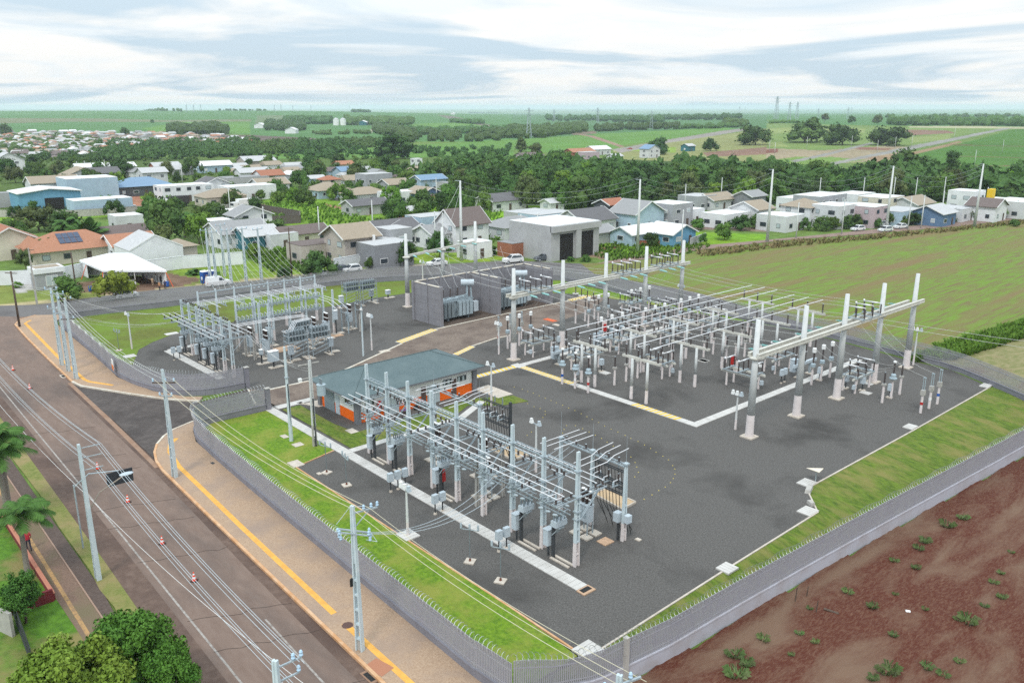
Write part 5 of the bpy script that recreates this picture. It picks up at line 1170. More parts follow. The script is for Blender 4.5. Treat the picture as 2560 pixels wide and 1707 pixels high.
for j in range(6):
    b = MB(); b.path([(0, 0, 0), (3.2, 0, 0), (6.2, .0, -.05)], .034, 6); tag(b.build('busbar', ALU, None, (-114.8, 43.6 + 2.6 * j + (j % 2) * .7, 5.95)), '%s short tube crossing from the back row to the inner switch row' % ORD[j], 'busbar', 'short tubes of the left yard')
for j in range(3):
    b = MB(); b.path([(0, 0, 0), (.4, 6.4, .05), (.9, 9.5, 0)], .036, 6); tag(b.build('busbar', ALU, None, (-101.2 + .6 * j, 41.8, 5.2)), '%s of three tubes running from the left front row to the capacitor frames' % ORD[j], 'busbar', 'tubes to the capacitor frames')
for j in range(4):
    b = MB(); b.path([(0, 0, 0), (.2, .9, .05), (-.9, 2.2, .9), (-.9, 4.4, 1.0)], .034, 6); tag(b.build('busbar', ALU, None, (-98.6 + .35 * j, 47.2, 3.9)), '%s of four bent tubes rising over the capacitor frames' % ORD[j], 'busbar', 'bent tubes over the capacitor frames')
for j in range(3):
    b = MB(); b.path([(0, 0, 0), (3.6, .3, -.1), (5.8, .5, -.9)], .036, 6); tag(b.build('busbar', ALU, None, (-109.2, 57.8 + .8 * j, 5.1)), '%s of three tubes dropping at the right side of the left yard' % ORD[j], 'busbar', 'dropping tubes of the left yard')
# capacitor frames
def capframe(label, loc, rz=0, group=None):
    t = thing('capacitor_rack', label, 'capacitor rack', loc, rz, group); L = 2.7; D = 1.3
    for x in (-D / 2, D / 2):
        for y in (-L / 2, L / 2): MB().beam((x * 1.15, y, .1), (x, y, 4.2), .07).build('post', STEEL, t)
    b = MB()
    for x in (-D / 2, D / 2):
        for k in range(4): b.beam((x, -L / 2, .5 + k * .55), (x, L / 2, 1.2 + k * .55), .05)
    b.build('diagonal', STEEL, t)
    for z in (2.6, 3.4): 
        b = MB()
        for x in (-D / 2, D / 2): b.beam((x, -L / 2 - .1, z), (x, L / 2 + .1, z), .08, .1)
        for y in (-L / 2, L / 2): b.beam((-D / 2, y, z), (D / 2, y, z), .06, .08)
        b.build('shelf_rail', STEEL, t)
        for k in range(6):
            c = MB(); c.box(0, -L / 2 + .25 + k * .44, z + .06, .95, .2, .55); can = c.build('capacitor', TRAFOD, t); 
            for x in (-.25, .25): put('bushing', ME_POSTG, can, (x, -L / 2 + .25 + k * .44, z + .6), 0, (.7, .7, .6))
    for y in (-L / 2, L / 2): MB().box(0, y, -.02, 1.8, .6, .12).build('slab', SLABC, t)
    return t
cf = capframe('capacitor rack left of the two near racks in the left yard', (-97.6, 48.7, 0), 0, 'capacitor racks of the left yard')
copy_tree(cf, (-97.4, 51.9, 0), 0, 'capacitor rack nearest the inner road'); copy_tree(cf, (-119.6, 70.2, 0), 0, 'left one of two capacitor racks by the rear grass'); copy_tree(cf, (-119.2, 73.1, 0), 0, 'right one of two capacitor racks by the rear grass')
copy_tree(cf, (-101.6, 51.5, 0), 0, 'capacitor rack behind the two near ones')
def ctrl(label, p, s=(.55, .65, 1.1), z=.9):
    t = thing('control_cabinet', label, 'cabinet', (*p, 0)); MB().box(0, 0, z, *s).build('cabinet', CAB, t); MB().box(0, 0, z + s[2], s[0] + .1, s[1] + .1, .05).build('lid', WHITEP, t); MB().box(0, 0, 0, .16, .16, z).build('post', STEELD, t)
    MB().box(0, .3, -.02, .9, 1.8, .12).build('slab', SLABC, t); return t
ctrl('grey control cabinet left of the near capacitor racks', Gxy(845, 1450, 'm')); ctrl('grey control cabinet right of the near capacitor racks', Gxy(1485, 1310, 'm')); ctrl('grey control cabinet by the left rear capacitor rack', Gxy(1660, 585, 'm')); ctrl('grey control cabinet by the right rear capacitor rack', Gxy(2150, 480, 'm'))
ctrl('large grey junction cabinet in front of the left yard breakers', Gxy(555, 1560, 'm'), (.8, 1.2, 1.3), .9); ctrl('short round-topped cabinet beside the large junction cabinet', Gxy(360, 1500, 'm'), (.4, .4, .6), 1.3); ctrl('single grey box on the gravel far behind the firewall edge', Gxy(1213, 680, 't1'), (.6, .7, .7), .7)
ctrl('tall grey cabinet beside the brown slabs of the left yard', Gxy(1575, 1010, 'm'), (.5, .5, 1.3), 2.2)
for k, (x, y) in enumerate(((-104.0, 45.3), (-101.3, 46.2), (-107.0, 62.2), (-106.4, 49.2), (-103.4, 54.4), (-104.6, 57.0))):
    copy_tree(brk, (x, y, 0), 0, ['breaker with three dark bushings between two posts of the left yard', 'breaker with dark bushings behind the large junction cabinet', 'breaker at the far right of the left yard by the tubes', 'breaker deep inside the left yard', 'breaker behind the capacitor racks', 'breaker by the brown slabs of the left yard'][k], 'breakers of the left yard')
for k, (x, y) in enumerate(((-101.2, 44.55), (-103.7, 44.45), (-106.4, 44.5), (-102.8, 46.3), (-101.5, 47.0), (-106.55, 59.4), (-104.5, 62.6))):
    t = thing('support_post', '%s square concrete post among the left yard breakers' % ORD[k], 'post', (x, y, 0), 0, 'square posts of the left yard'); put('shaft', [ME_T43, ME_T43, ME_T43, ME_T7, ME_T7, ME_T64, ME_T43][k], t, rz=math.pi / 2)
slab('brown sandy slab under the left yard breakers', (-103.4, 49.9), 2.4, 3.4, mat('tan_slab', (.5, .33, .22))); slab('brown sandy slab behind the near capacitor racks', (-105.0, 57.0), 1.6, 5.2, mat('tan_slab', (.5, .33, .22)))
slab('pale slab on the rear gravel by the grass slope', Gxy(930, 660, 'm'), 1.2, 1.6, SLABC); slab('pale slab on the left gravel near the curved fence', Gxy(1190, 1215, 't0'), 1.4, 1.5, COVER); slab('pale slab before the left yard by hanging wires', Gxy(190, 880, 'l'), 1.2, 1.8, COVER); slab('small pale slab by the kerb of the inner road', Gxy(1180, 1170, 't1'), 1.0, 1.4, SLABC)
# left yard extra racks of cables at the right end
for k, y in enumerate((60.6, 63.0)):
    t = thing('cable_rack', ['cable rack with hanging cables at the right end of the left yard', 'outer cable rack by the middle mast'][k], 'cable rack', (-105.5, y, 0)); 
    for x in (-.9, .9): MB().box(x, 0, 0, .12, .12, 4.0).build('post', TRAFO, t)
    b = MB()
    for z in (3.9, 3.0): b.beam((-1.1, 0, z), (1.1, 0, z), .08)
    b.build('rail', STEEL, t); c = MB()
    for q in range(5): c.path([(-.8 + .4 * q, 0, 3.8), (-.8 + .4 * q, .2, 2), (-.7 + .4 * q, .5, .05)], .025, 4)
    c.build('cables', WIREK, t)
    for q in range(3): put('bushing', ME_BUSHG, t, (-.6 + .6 * q, 0, 3.95))
# ------------------------------------------------------------------ street poles and wires
ME_S10 = tee_pole(10.2, .52, .24, .34, .17, .0001, [BLUEP, CONC]); ME_S9 = tee_pole(9.8, .5, .24, .32, .17, .0001, [BLUEP, CONC])
def pole(label, p, me, rz=0, cat='utility pole'):
    t = thing('utility_pole', label, cat, (*p, 0), rz); put('shaft', me, t); return t
PIN = mat('blue_glazed', (.4, .55, .68), .3)
ME_PIN = MB().lathe((0, 0, 0), [(.02, 0), (.07, .06), (.1, .12), (.06, .2), (.09, .26), (.05, .34)], 8).mesh('insulator', PIN)
PINS = []
def pin(b, x, y, z, m=0): PINS.append((x, y, z))
def pins(t):
    for q in PINS: put('insulator', ME_PIN, t, q)
    PINS.clear()
pA = (-39.16, 22.3); pB = (-71.6, 23.1)
t = pole('tall double-T utility pole on the brick sidewalk, nearest the bottom edge, with two crossarms', pA, ME_S9, R(20))
b = MB(); b.beam((0, 0, 9.3), (.75, 1.35, 9.3), .09); b.beam((.05, .1, 8.4), (.5, .9, 9.25), .05); b.build('crossarm', STEEL, t); b = MB()
for k in (.45, .75, 1.0): pin(b, .75 * k, 1.35 * k, 9.33)
pins(t)
b = MB(); b.beam((-.9, -.35, 8.25), (.85, .5, 8.05), .09); b.beam((-.8, -.6, 8.2), (.95, .25, 8.0), .07); b.build('crossarm', STEEL, t); b = MB()
for q in ((-.85, -.4), (-.6, -.55), (.75, .5), (.95, .2)): pin(b, q[0], q[1], 8.0); pin(b, q[0], q[1] + .1, 7.6)
pins(t); MB().box(-.2, -.2, 4.6, .1, .2, .5).build('number_plate', RUBBER, t)
b = MB(); b.path([(-.9, -.4, 8.3), (-1.3, -.3, 8.0), (-1.2, .2, 7.6), (-.4, .4, 7.7)], .02, 4); b.path([(.9, .4, 8.2), (1.3, .5, 7.6), (.5, .5, 7.5)], .02, 4); b.path([(.3, .6, 9.6), (-.5, .3, 9.4), (-1.0, -.3, 8.5)], .018, 4); b.build('jumper', WIREB, t)
t = pole('double-T utility pole on the sidewalk corner beside the driveway apron', pB, ME_S10, R(10)); b = MB(); b.beam((-.75, -.65, 9.0), (.75, .65, 9.0), .1); b.build('crossarm', WOOD, t); b = MB()
for k in (-.7, .1, .65): pin(b, k, k * .87, 9.06)
pins(t); b = MB(); b.beam((-.1, -.4, 7.9), (.3, .4, 7.7), .1); pin(b, -.1, -.45, 7.9); pin(b, .3, .4, 7.7); b.build('bracket', STEEL, t); pins(t)
C3 = [Gxy(572, 1305, 't0'), Gxy(633, 1360, 't0'), Gxy(703, 1430, 't0')]
for k, p in enumerate(C3):
    t = pole('%s of three pale concrete poles in a row on the left corner sidewalk' % ORD[k], p, ME_S10, R(15)); b = MB()
    for z in (10.0, 7.6): b.beam((-.55, -.5, z), (.55, .5, z), .09)
    b.build('crossarm', STEEL if k < 2 else WOOD, t); b = MB()
    for q in (-.5, .5): pin(b, q, q * .9, 10.05); pin(b, q, q * .9, 7.65)
    pins(t)
LP = Gxy(905, 615, 'v0')
t = pole('tall concrete pole on the grass verge with a street lamp arm over the road', LP, ME_S10, R(-60))
t.rotation_euler = (0, 0, 0)
lh = G(1160, 1042, 'u0', 6.6); lh = (lh[0] - LP[0], lh[1] - LP[1], 6.6)
b = MB(); b.path([(0, 0, 5.2), (lh[0] * .3, lh[1] * .3, 6.2), (lh[0] * .9, lh[1] * .9, 6.55)], .05, 6); arm = b.build('lamp_arm', mat('rusty_arm', (.3, .25, .2), .7), t)
b = MB(); b.ball(lh, (.28, .5, .1), 10, 6); l = b.build('lamp_head', CAB, t)
b = MB()
for z in (9.9, 9.2, 8.3): b.beam((0, 0, z), (.35, 1.25, z + .1), .05)
b.build('bracket', STEEL, t)
p3 = Gxy(765, 330, 'v0'); t = thing('sign_post', 'road sign with dark back hanging over the road from a bent arm', 'road sign', (*p3, 0)); MB().tube((0, 0, 0), (0, 0, 5.2), .06).build('post', STEEL, t)
sg = G(1100, 1070, 'u0', 5.6); sg = (sg[0] - p3[0], sg[1] - p3[1])
b = MB(); b.path([(0, 0, 5.0), (sg[0] * .35, sg[1] * .35, 6.0), (sg[0], sg[1], 6.1)], .05, 6); b.build('arm', STEEL, t)
MB().box(sg[0], sg[1], 5.05, .06, 1.85, 1.05).build('sign_board', mat('sign_back', (.03, .035, .042), .6), t)
t = pole('wooden pole standing on the left corner kerb', Gxy(182, 950, 't0'), round_pole(8.6, .17, .12, .01, 10, [WOOD, WOOD])); b = MB(); b.beam((-.8, -.6, 8.3), (.8, .6, 8.3), .1); b.build('crossarm', WOOD, t)
t = pole('grey concrete pole on the grass beyond the left corner', Gxy(340, 735, 't0'), tee_pole(9.5, .4, .24, .28, .17, .001, [CONC, CONC])); b = MB(); b.beam((-.8, -.6, 9.2), (.8, .6, 9.2), .1); b.build('crossarm', WOOD, t)
t = pole('dark wooden pole on the grass before the white tent', Gxy(712, 690, 't0'), round_pole(8.2, .15, .1, .01, 10, [WOOD, WOOD])); MB().beam((-.4, 0, 8), (.4, 0, 8), .08).build('crossarm', WOOD, t)
E4 = [Gxy(1935, 540, 't0'), Gxy(1990, 575, 't0'), Gxy(2065, 480, 't0'), Gxy(2125, 545, 't0'), Gxy(2262, 528, 't0'), Gxy(52, 530, 't1')]
for k, p in enumerate(E4):
    t = pole('%s pale pole of the row by the white wall and portable toilets, from the left' % ORD[k], p, ME_S10, R(30)); MB().beam((-.3, -1.1, 9.95), (.3, 1.1, 9.95), .1).build('crossarm', STEEL, t)
    b = MB()
    for q in (-1, 0, 1): pin(b, .28 * q, 1.05 * q, 10.0)
    pins(t)
t = pole('dark wooden pole on the lawn across the rear street', Gxy(330, 485, 't1'), round_pole(9.6, .17, .11, .01, 10, [WOOD, WOOD])); MB().beam((-.2, -.8, 9.3), (.2, .8, 9.3), .1).build('crossarm', WOOD, t)
# very tall white line poles
ME_TALLP = round_pole(17, .4, .18, .01, 14)
for k, (x, y, h, l) in enumerate(((1060, 598, 17.0, 'very tall white pole rising behind the rear gantry of the firewalls'), (1464, 577, 16.3, 'very tall white pole before the small blue house'), (1762, 555, 17.5, 'very tall white pole at the near edge of the crop field road'), (2035, 530, 17.0, 'very tall white pole among the parked cars at the dirt road'), (2238, 520, 17.0, 'very tall white pole at the right end of the dirt road'))):
    t = thing('line_pole', l, 'line pole', (*Gxy(x, y), 0), 0, 'very tall white poles'); put('shaft', ME_TALLP, t, (0, 0, 0), 0, (1, 1, h / 17)); MB().beam((0, 0, h - .1), (-.5, -1.0, h), .14).build('crossarm', STEEL, t)
slimp = round_pole(9, .17, .11, .01, 8); n = 0
for (x, y, h) in ((1572, 470 + 20, 9), (1003, 470, 9), (1018, 520 + 60, 10), (1234, 580, 9), (1196, 585, 10), (735, 560, 9), (857, 540, 9), (1000, 575, 9), (530, 500, 9), (420, 425, 9), (182, 420, 9), (200, 418, 9), (245, 415, 9), (610, 620 - 60, 9), (1565, 600 - 30, 9), (1828, 548, 8), (1933, 538, 8), (2085, 528, 8), (2115, 525, 8), (2160, 512, 8), (2260, 500, 8), (1980, 470, 8), (2050, 468, 8), (2100, 470, 8), (2165, 468, 8), (1655, 470, 8), (1880, 470, 8)):
    if n == 0: sp0 = thing('utility_pole', '', 'utility pole', (*Gxy(x, y), 0), 0, 'slim poles along the back streets'); put('shaft', slimp, sp0); MB().beam((0, -.8, 8.6), (0, .8, 8.6), .1).build('crossarm', CONC, sp0); o = sp0
    else: o = copy_tree(sp0, (*Gxy(x, y), 0), random.random())
    o['label'] = 'slim grey pole standing along the back streets among the houses'; n += 1
# wires
def wires(label, group, prs, sag, r, m):
    for p, q in prs: wire(label, p, q, sag, r, m, group)
FAR = (-15, 14); l0 = np.array([*LP, 0.0])
end = np.array([-33.0, 17.6, 0.0])
pe = Gs(688, 1660, 9.6)
def spacer_line(off, z0, z1, lab):
    for j, (dy, dz) in enumerate(((0, 0), (.22, -.18), (-.05, -.3))):
        wire('%s cable of the %s bundle above the street' % (ORD[j], lab), (LP[0] - 60, LP[1] + 1.6 + off + dy, z0 + dz), (LP[0] + .1, LP[1] + 1.0 + off + dy, z1 + dz), 1.6, .012, WIREB, 'bundled cables above the street', 18); wire('%s cable of the %s bundle towards the bottom edge' % (ORD[j], lab), (LP[0] + .1, LP[1] + 1.0 + off + dy, z1 + dz), (pe[0] + .4, pe[1] + .9 + dy, z1 - .6 + dz), .5, .012, WIREB, 'bundled cables towards the bottom edge', 14)
spacer_line(.15, 9.8, 10.1, 'upper'); spacer_line(-.1, 8.0, 8.4, 'lower')
wire('thin white twisted wire low along the left of the street', (LP[0] - 60, LP[1] + .3, 6.3), (LP[0], LP[1] + .2, 6.2), 1.2, .012, WHITEP, 'thin wires low along the street'); wire('thin white wire low from the lamp pole to the bottom edge', (LP[0], LP[1] + .2, 6.2), (-31, 14.8, 6.2), .5, .012, WHITEP, 'thin wires low along the street')
t = pole('concrete pole top with insulators at the bottom edge of the street', (pe[0], pe[1]), ME_S9, R(30)); b = MB(); b.beam((0, 0, 9.4), (.6, 1.0, 9.4), .07); b.beam((0, 0, 8.7), (.5, .9, 8.7), .07); pin(b, .6, 1.0, 9.4); pin(b, .4, .7, 9.4); pin(b, .5, .9, 8.7); b.build('bracket', STEEL, t); pins(t)
PZ = Gs(1548, 1712, 9.3); t = pole('concrete pole whose top just shows at the bottom edge right of the fence corner', (PZ[0], PZ[1]), ME_S9, R(20)); b = MB(); b.beam((-.6, -.9, 9.3), (.6, .9, 9.3), .09); b.build('crossarm', STEEL, t); pin(b, .3, .5, 9.35); pin(b, -.4, -.6, 9.35); pins(t)
q_ = G(1035, 1545, 'v2', -1.1); t = thing('fence_post', 'square grey concrete post standing against the right-hand fence near the bottom corner', 'post', tuple(q_)); MB().box(0, 0, -.2, .3, .3, 3.2).build('post', CONC, t)
for j in range(3):
    x, y = C3[j]; wire('%s long wire from the corner poles over the front sidewalk' % ORD[j], (x, y, 10.1), (pB[0] - .7 + .7 * j, pB[1] - .6 + .6 * j, 9.3), 1.3, .018, None, 'long wires over the front sidewalk'); wire('%s long wire over the lawn between the two sidewalk poles' % ORD[j], (pB[0] - .7 + .7 * j, pB[1] - .6 + .6 * j, 9.3), (pA[0] + .3 * j, pA[1] + .4 * j, 9.6), .9, .018, mat('warm_wire', (.6, .55, .4), .5), 'long wires over the lawn')
    wire('%s wire from the near sidewalk pole past the bottom edge' % ORD[j], (pA[0] + .3 * j, pA[1] + .4 * j, 9.6), (PZ[0] + .3 * j, PZ[1] + .5 * j, 9.3), .5, .014, mat('warm_wire', (.6, .55, .4), .5), 'wires past the bottom edge')
    wire('%s blue-grey cable from the near sidewalk pole to the feeder bay' % ORD[j], (pA[0] + .4, pA[1] + .5 - .1 * j, 8.1), (-45.6 + .9 * j, 38.3, 4.4), 1.3, .018, WIREB, 'blue-grey cables to the feeder bay')
    wire('%s blue-grey cable crossing the feeder bay' % ORD[j], (-45.6 + .9 * j, 38.3, 4.4), (-43.9 + .6 * j, 44.4, 6.0), .4, .016, WIREB, 'blue-grey cables crossing the feeder bay')
    for z, nm in ((10.1, 'upper'), (7.7, 'lower')): 
        wire('%s %s wire from the corner poles to the left yard front row' % (ORD[j], nm), (x, y, z), (-111.6, 37.2 + 1.1 * j, 5.5 if z > 9 else 4.3), 1.0, .018, None, 'wires from the corner poles to the left yard')
    wire('%s street wire leaving the corner poles to the left edge' % ORD[j], (x, y, 10.1), (-175, 16 + 3 * j, 9.5), 1.5, .016, None, 'street wires at the left edge')
    wire('%s thin wire between the slim mast and the left yard' % ORD[j], (-69.9, 36.1, 8.3 - .3 * j), (-96.2, 41.4 + .4 * j, 5.2), 1.1, .014, None, 'thin wires beside the control building')
for i, p in enumerate(E4):
    for j in range(3):
        wire('wire running from the row of pale poles to the left yard back row', (p[0] + .3 * (j - 1), p[1] + 1.0 * (j - 1), 10.2), (-115, 45.5 + 2.6 * i + .8 * j, 6.9), 1.2, .016, None, 'wires from the pale poles to the left yard')
for i in range(5):
    p, q = E4[i], E4[i + 1]; wire('wire strung between neighbouring pale poles by the white wall', (*p, 10.2), (*q, 10.2), .5, .016, None, 'wires between the pale poles')
for i in range(4):
    for z in (16.8, 15.6, 14.2):
        pts = [(1060, 598), (1464, 577), (1762, 555), (2035, 530), (2238, 520)]; wire('high wire between the very tall white poles', (*Gxy(*pts[i]), z), (*Gxy(*pts[i + 1]), z), 3.0, .028, mat('grey_wire', (.3, .33, .34), .6), 'high wires between the very tall poles')
for j in range(3): wire('high wire from the first very tall pole to the beam behind the firewalls', (*Gxy(1060, 598), 16.5 - 1.2 * j), (-115, 80 + 5 * j, 9.4), 1.5, .022, None, 'high wires to the beam behind the firewalls')
for j in range(2): wire('lower wire crossing the crop field from the right gantry', (-42.8, 92.0 + 2 * j, 8.4), (30, 135 + 8 * j, 9), 3.0, .022, None, 'wires leaving over the crop field')
# cones
def cone(label, p):
    t = thing('traffic_cone', label, 'traffic cone', (*p, 0), random.random(), 'orange cones along the street'); MB().box(0, 0, 0, .42, .42, .05).build('base', RUBBER, t)
    b = MB(); O = 0; b.lathe((0, 0, .05), [(.16, 0), (.128, .17)], 12, 0); b.lathe((0, 0, .22), [(.128, 0), (.1, .14)], 12, 1); b.lathe((0, 0, .36), [(.1, 0), (.075, .13)], 12, 0); b.lathe((0, 0, .49), [(.075, 0), (.05, .12)], 12, 1); b.lathe((0, 0, .61), [(.05, 0), (.03, .1)], 12, 0); b.build('cone', [mat('cone_orange', (.8, .07, .02), .5), WHITEP], t); return t
cn = None
for k, (x, y, w_) in enumerate(((120, 95, 'u0'), (275, 265, 'u0'), (898, 1000, 'u0'), (1175, 1305, 'u0'), (1490, 292, 'v0'), (1784, 630, 'v0'))):
    l = '%s orange and white traffic cone along the street, counted from the far end' % ORD[k]
    if cn is None: cn = cone(l, Gxy(x, y, w_))
    else: copy_tree(cn, (*Gxy(x, y, w_), 0), random.random(), l)
t = thing('drain_grate', 'dark storm drain opening at the kerb near the corner poles', 'drain', (*Gxy(580, 150, 'u0'), .02)); MB().box(0, 0, -.06, 1.5, .55, .08).build('frame', SLABC, t); MB().box(0, 0, .021, 1.0, .32, .01).build('opening', RUBBER, t)
t = thing('drain_grate', 'broken storm drain at the kerb by the bottom edge', 'drain', (*Gxy(1040, 1515, 'v1'), .02)); MB().box(0, 0, -.06, 1.3, .5, .08).build('frame', DIRT, t); MB().box(0, 0, .021, .9, .3, .01).build('opening', RUBBER, t)
tag(MB().lathe((0, 0, 0), [(.36, 0), (.36, .012)], 16).build('manhole_cover', mat('iron', (.1, .055, .045), .7), None, (*Gxy(842, 1055, 'v1'), .15)), 'round rusty manhole cover on the sidewalk in the yellow tactile gap', 'manhole cover')
tag(MB().box(0, 0, 0, .5, .28, .012).build('metal_plate', STEELD, None, (*Gxy(1953, 958, 'u0'), .15)), 'small dark metal lid on the brick sidewalk by the fence', 'drain lid')
tag(MB().box(0, 0, 0, 1.5, 1.0, .012).build('paver_patch', mat('paver_patch', (.38, .17, .1), .9), None, (*Gxy(1130, 1440, 'v1'), .15), rz=.2), 'reddish repaired patch of the sidewalk near the bottom pole', 'patch')
# asphalt cracks
crack = mat('crack', (.055, .042, .036), .95)
for k in range(9):
    x = -90 + 6.6 * k + random.uniform(-2, 2); pts = [(x + random.uniform(-.25, .25) + q * .28, 15.6 + q * .75, .0) for q in range(9)]
    o = MB().path([(a - x, b_ - 15.6, .0) for a, b_, c in pts], .02, 4).build('asphalt_crack', crack, None, (x, 15.6, 0)); struct(o)
# low red wall in the garden, dark fence, grey wall
t = thing('garden_wall', 'low dark-red garden wall turning the corner by the path', 'wall', (-57.6, 9.7, 0)); b = MB(); b.box(-8, .1, 0, 16, .2, .55); b.box(.0, -1.2, 0, .2, 2.6, .9); b.build('wall', mat('dark_red_paint', (.2, .03, .035), .8, col2=(.15, .025, .03), scale=1), t); MB().box(-8, .1, .55, 16.1, .26, .05).build('coping', mat('terracotta_cap', (.42, .17, .11), .9), t)
t = thing('garden_fence', 'dark metal fence running across the garden lawn to the bottom edge', 'fence', (-56, 6.5, 0)); P0, P1 = Gxy(130, 950, 'v0'), Gxy(310, 1450, 'v0'); t.location = (*P0, 0); d = Vector((P1[0] - P0[0], P1[1] - P0[1], 0)); b = MB(); n = int(d.length / .15)
for k in range(n): b.box(d.x * k / n, d.y * k / n, 0, .05, .05, 1.6)
b.beam((0, 0, 1.5), (d.x, d.y, 1.5), .06); b.beam((0, 0, .2), (d.x, d.y, .2), .1, .3); b.build('bars', STEELD, t); t2 = tag(MB().box(0, 0, 0, 1.6, .2, 1.7).build('garden_pier', CONC, None, (*Gxy(60, 1110, 'v0'), 0), rz=R(20)), 'short grey rendered wall piece behind the leafy shrub', 'wall')
# ------------------------------------------------------------------ people
def person(label, p, face, shirt, legs, skin=(.32, .18, .12), h=1.7, step=.12, arms=(0.05, 0.05), extra=None, hair=(.02, .015, .012)):
    """one continuous skinned body, clothing coloured by height and limb"""
    t = thing('person', label, 'person', (*p, 0), face); k = h / 1.7
    J = {'pel': (0, 0, .92), 'spi': (0, .0, 1.12), 'che': (0, 0, 1.34), 'nec': (0, .0, 1.5), 'hea': (0, .02, 1.6), 'top': (0, .02, 1.7),
         'hl': (-.1, 0, .88), 'kl': (-.1, step * .6, .48), 'al': (-.1, step * .3 - .02, .08), 'tl': (-.1, step * .3 + .13, .035), 'hr': (.1, 0, .88), 'kr': (.1, -step * .3 + .04, .48), 'ar': (.1, -step, .08), 'tr': (.1, -step + .14, .035),
         'sl': (-.19, 0, 1.41), 'el': (-.24, -.02 + arms[0] * .3, 1.13), 'wl': (-.22, arms[0] * 2, .9 + arms[0]), 'fl': (-.2, arms[0] * 2 + .04, .82 + arms[0]), 'sr': (.19, 0, 1.41), 'er': (.24, -.02 + arms[1] * .3, 1.13), 'wr': (.22, arms[1] * 2, .9 + arms[1]), 'fr': (.2, arms[1] * 2 + .04, .82 + arms[1])}
    rad = {'pel': .14, 'spi': .125, 'che': .15, 'nec': .06, 'hea': .085, 'top': .07, 'hl': .095, 'kl': .062, 'al': .045, 'tl': .04, 'hr': .095, 'kr': .062, 'ar': .045, 'tr': .04, 'sl': .062, 'el': .047, 'wl': .035, 'fl': .035, 'sr': .062, 'er': .047, 'wr': .035, 'fr': .035}
    ks = list(J); E = [('pel', 'spi'), ('spi', 'che'), ('che', 'nec'), ('nec', 'hea'), ('hea', 'top'), ('pel', 'hl'), ('hl', 'kl'), ('kl', 'al'), ('al', 'tl'), ('pel', 'hr'), ('hr', 'kr'), ('kr', 'ar'), ('ar', 'tr'), ('che', 'sl'), ('sl', 'el'), ('el', 'wl'), ('wl', 'fl'), ('che', 'sr'), ('sr', 'er'), ('er', 'wr'), ('wr', 'fr')]
    me = bpy.data.meshes.new('body'); me.from_pydata([tuple(c * k for c in J[q]) for q in ks], [(ks.index(a), ks.index(b_)) for a, b_ in E], [])
    o = put('body', me, t); md = o.modifiers.new('skin', 'SKIN'); sv = me.skin_vertices[0].data
    for i, q in enumerate(ks): sv[i].radius = (rad[q] * k * (1.25 if q in ('che', 'pel', 'spi') else 1), rad[q] * k); sv[i].use_root = q == 'pel'
    o.modifiers.new('sub', 'SUBSURF').levels = 1; o.modifiers['sub'].render_levels = 2; md.use_smooth_shade = True
    dg = bpy.context.evaluated_depsgraph_get(); m2 = bpy.data.meshes.new_from_object(o.evaluated_get(dg)); o.modifiers.clear(); o.data = m2; m2.name = 'body'
    m2.materials.clear()
    for nm, c in (('skin', skin), ('shirt', shirt), ('trousers', legs), ('hair', hair), ('shoe', (.05, .045, .045))): m2.materials.append(mat('%s_%02d%02d%02d' % (nm, *(int(x * 99) for x in c)), c, .8))
    for f in m2.polygons:
        x, y, z = f.center / k
        if z > 1.52: i = 3 if (z > 1.645 or y < 0.0 and z > 1.54) else 0
        elif z > 1.46 and abs(x) < .1: i = 0
        elif z > .93 and not (abs(x) > .17 and z < 1.18): i = 1
        elif abs(x) > .165 and z > .6: i = 0
        elif z > .1: i = 2
        else: i = 4
        f.material_index = i; f.use_smooth = True
    for n_, (x, y, z), r in (('nose', (0, .115, 1.585), .016), ('eye', (-.032, .1, 1.61), .011), ('eye', (.032, .1, 1.61), .011), ('ear', (-.088, .02, 1.6), .02), ('ear', (.088, .02, 1.6), .02)): MB().ball((x * k, y * k, z * k), r, 6, 4).build(n_, m2.materials[3] if n_ == 'eye' else m2.materials[0], o)
    for sx in (-1, 1):
        q = J['fl' if sx < 0 else 'fr']; hb_ = MB()
        for f_ in range(4): hb_.path([(q[0] * k, (q[1] - .03 + .02 * f_) * k, q[2] * k), ((q[0] + .0) * k, (q[1] - .03 + .021 * f_ + .01) * k, (q[2] - .05 - .012 * (f_ in (1, 2))) * k), (q[0] * k, (q[1] - .02 + .02 * f_ + .02) * k, (q[2] - .085) * k)], .009, 5)
        hb_.path([(q[0] * k, (q[1] + .02) * k, (q[2] + .03) * k), (q[0] * k, (q[1] + .07) * k, (q[2] - .02) * k)], .01, 5); hb_.build('fingers', m2.materials[0], o)
    return t
person('person in a red shirt and dark shorts walking on the garden path under the palm', Gxy(270, 352, 'v0'), R(95), (.45, .03, .05), (.03, .035, .06), step=.2)
for k, (x, y, l, sh, lg) in enumerate(((1975, 1020, 'person in tan clothes standing at the open tent front', (.4, .28, .18), (.35, .25, .17)), (2035, 960, 'person in white head covering inside the tent corner', (.6, .68, .72), (.5, .6, .65)), (2110, 985, 'person in black standing under the tent edge', (.02, .02, .025), (.02, .02, .03)), (2090, 1090, 'person in orange vest and dark trousers on the kerb before the tent', (.5, .25, .12), (.02, .022, .03)), (2180, 1070, 'person in navy clothes beside the blue barrel at the kerb', (.03, .04, .1), (.03, .035, .06)), (1880, 960, 'person in grey behind the chairs in the tent', (.25, .26, .3), (.05, .05, .07)), (1830, 950, 'person in dark clothes deeper in the tent', (.06, .06, .08), (.03, .03, .04)))):
    person(l, Gxy(x, y, 'o'), R(random.uniform(-160, 60)), sh, lg, step=.05)
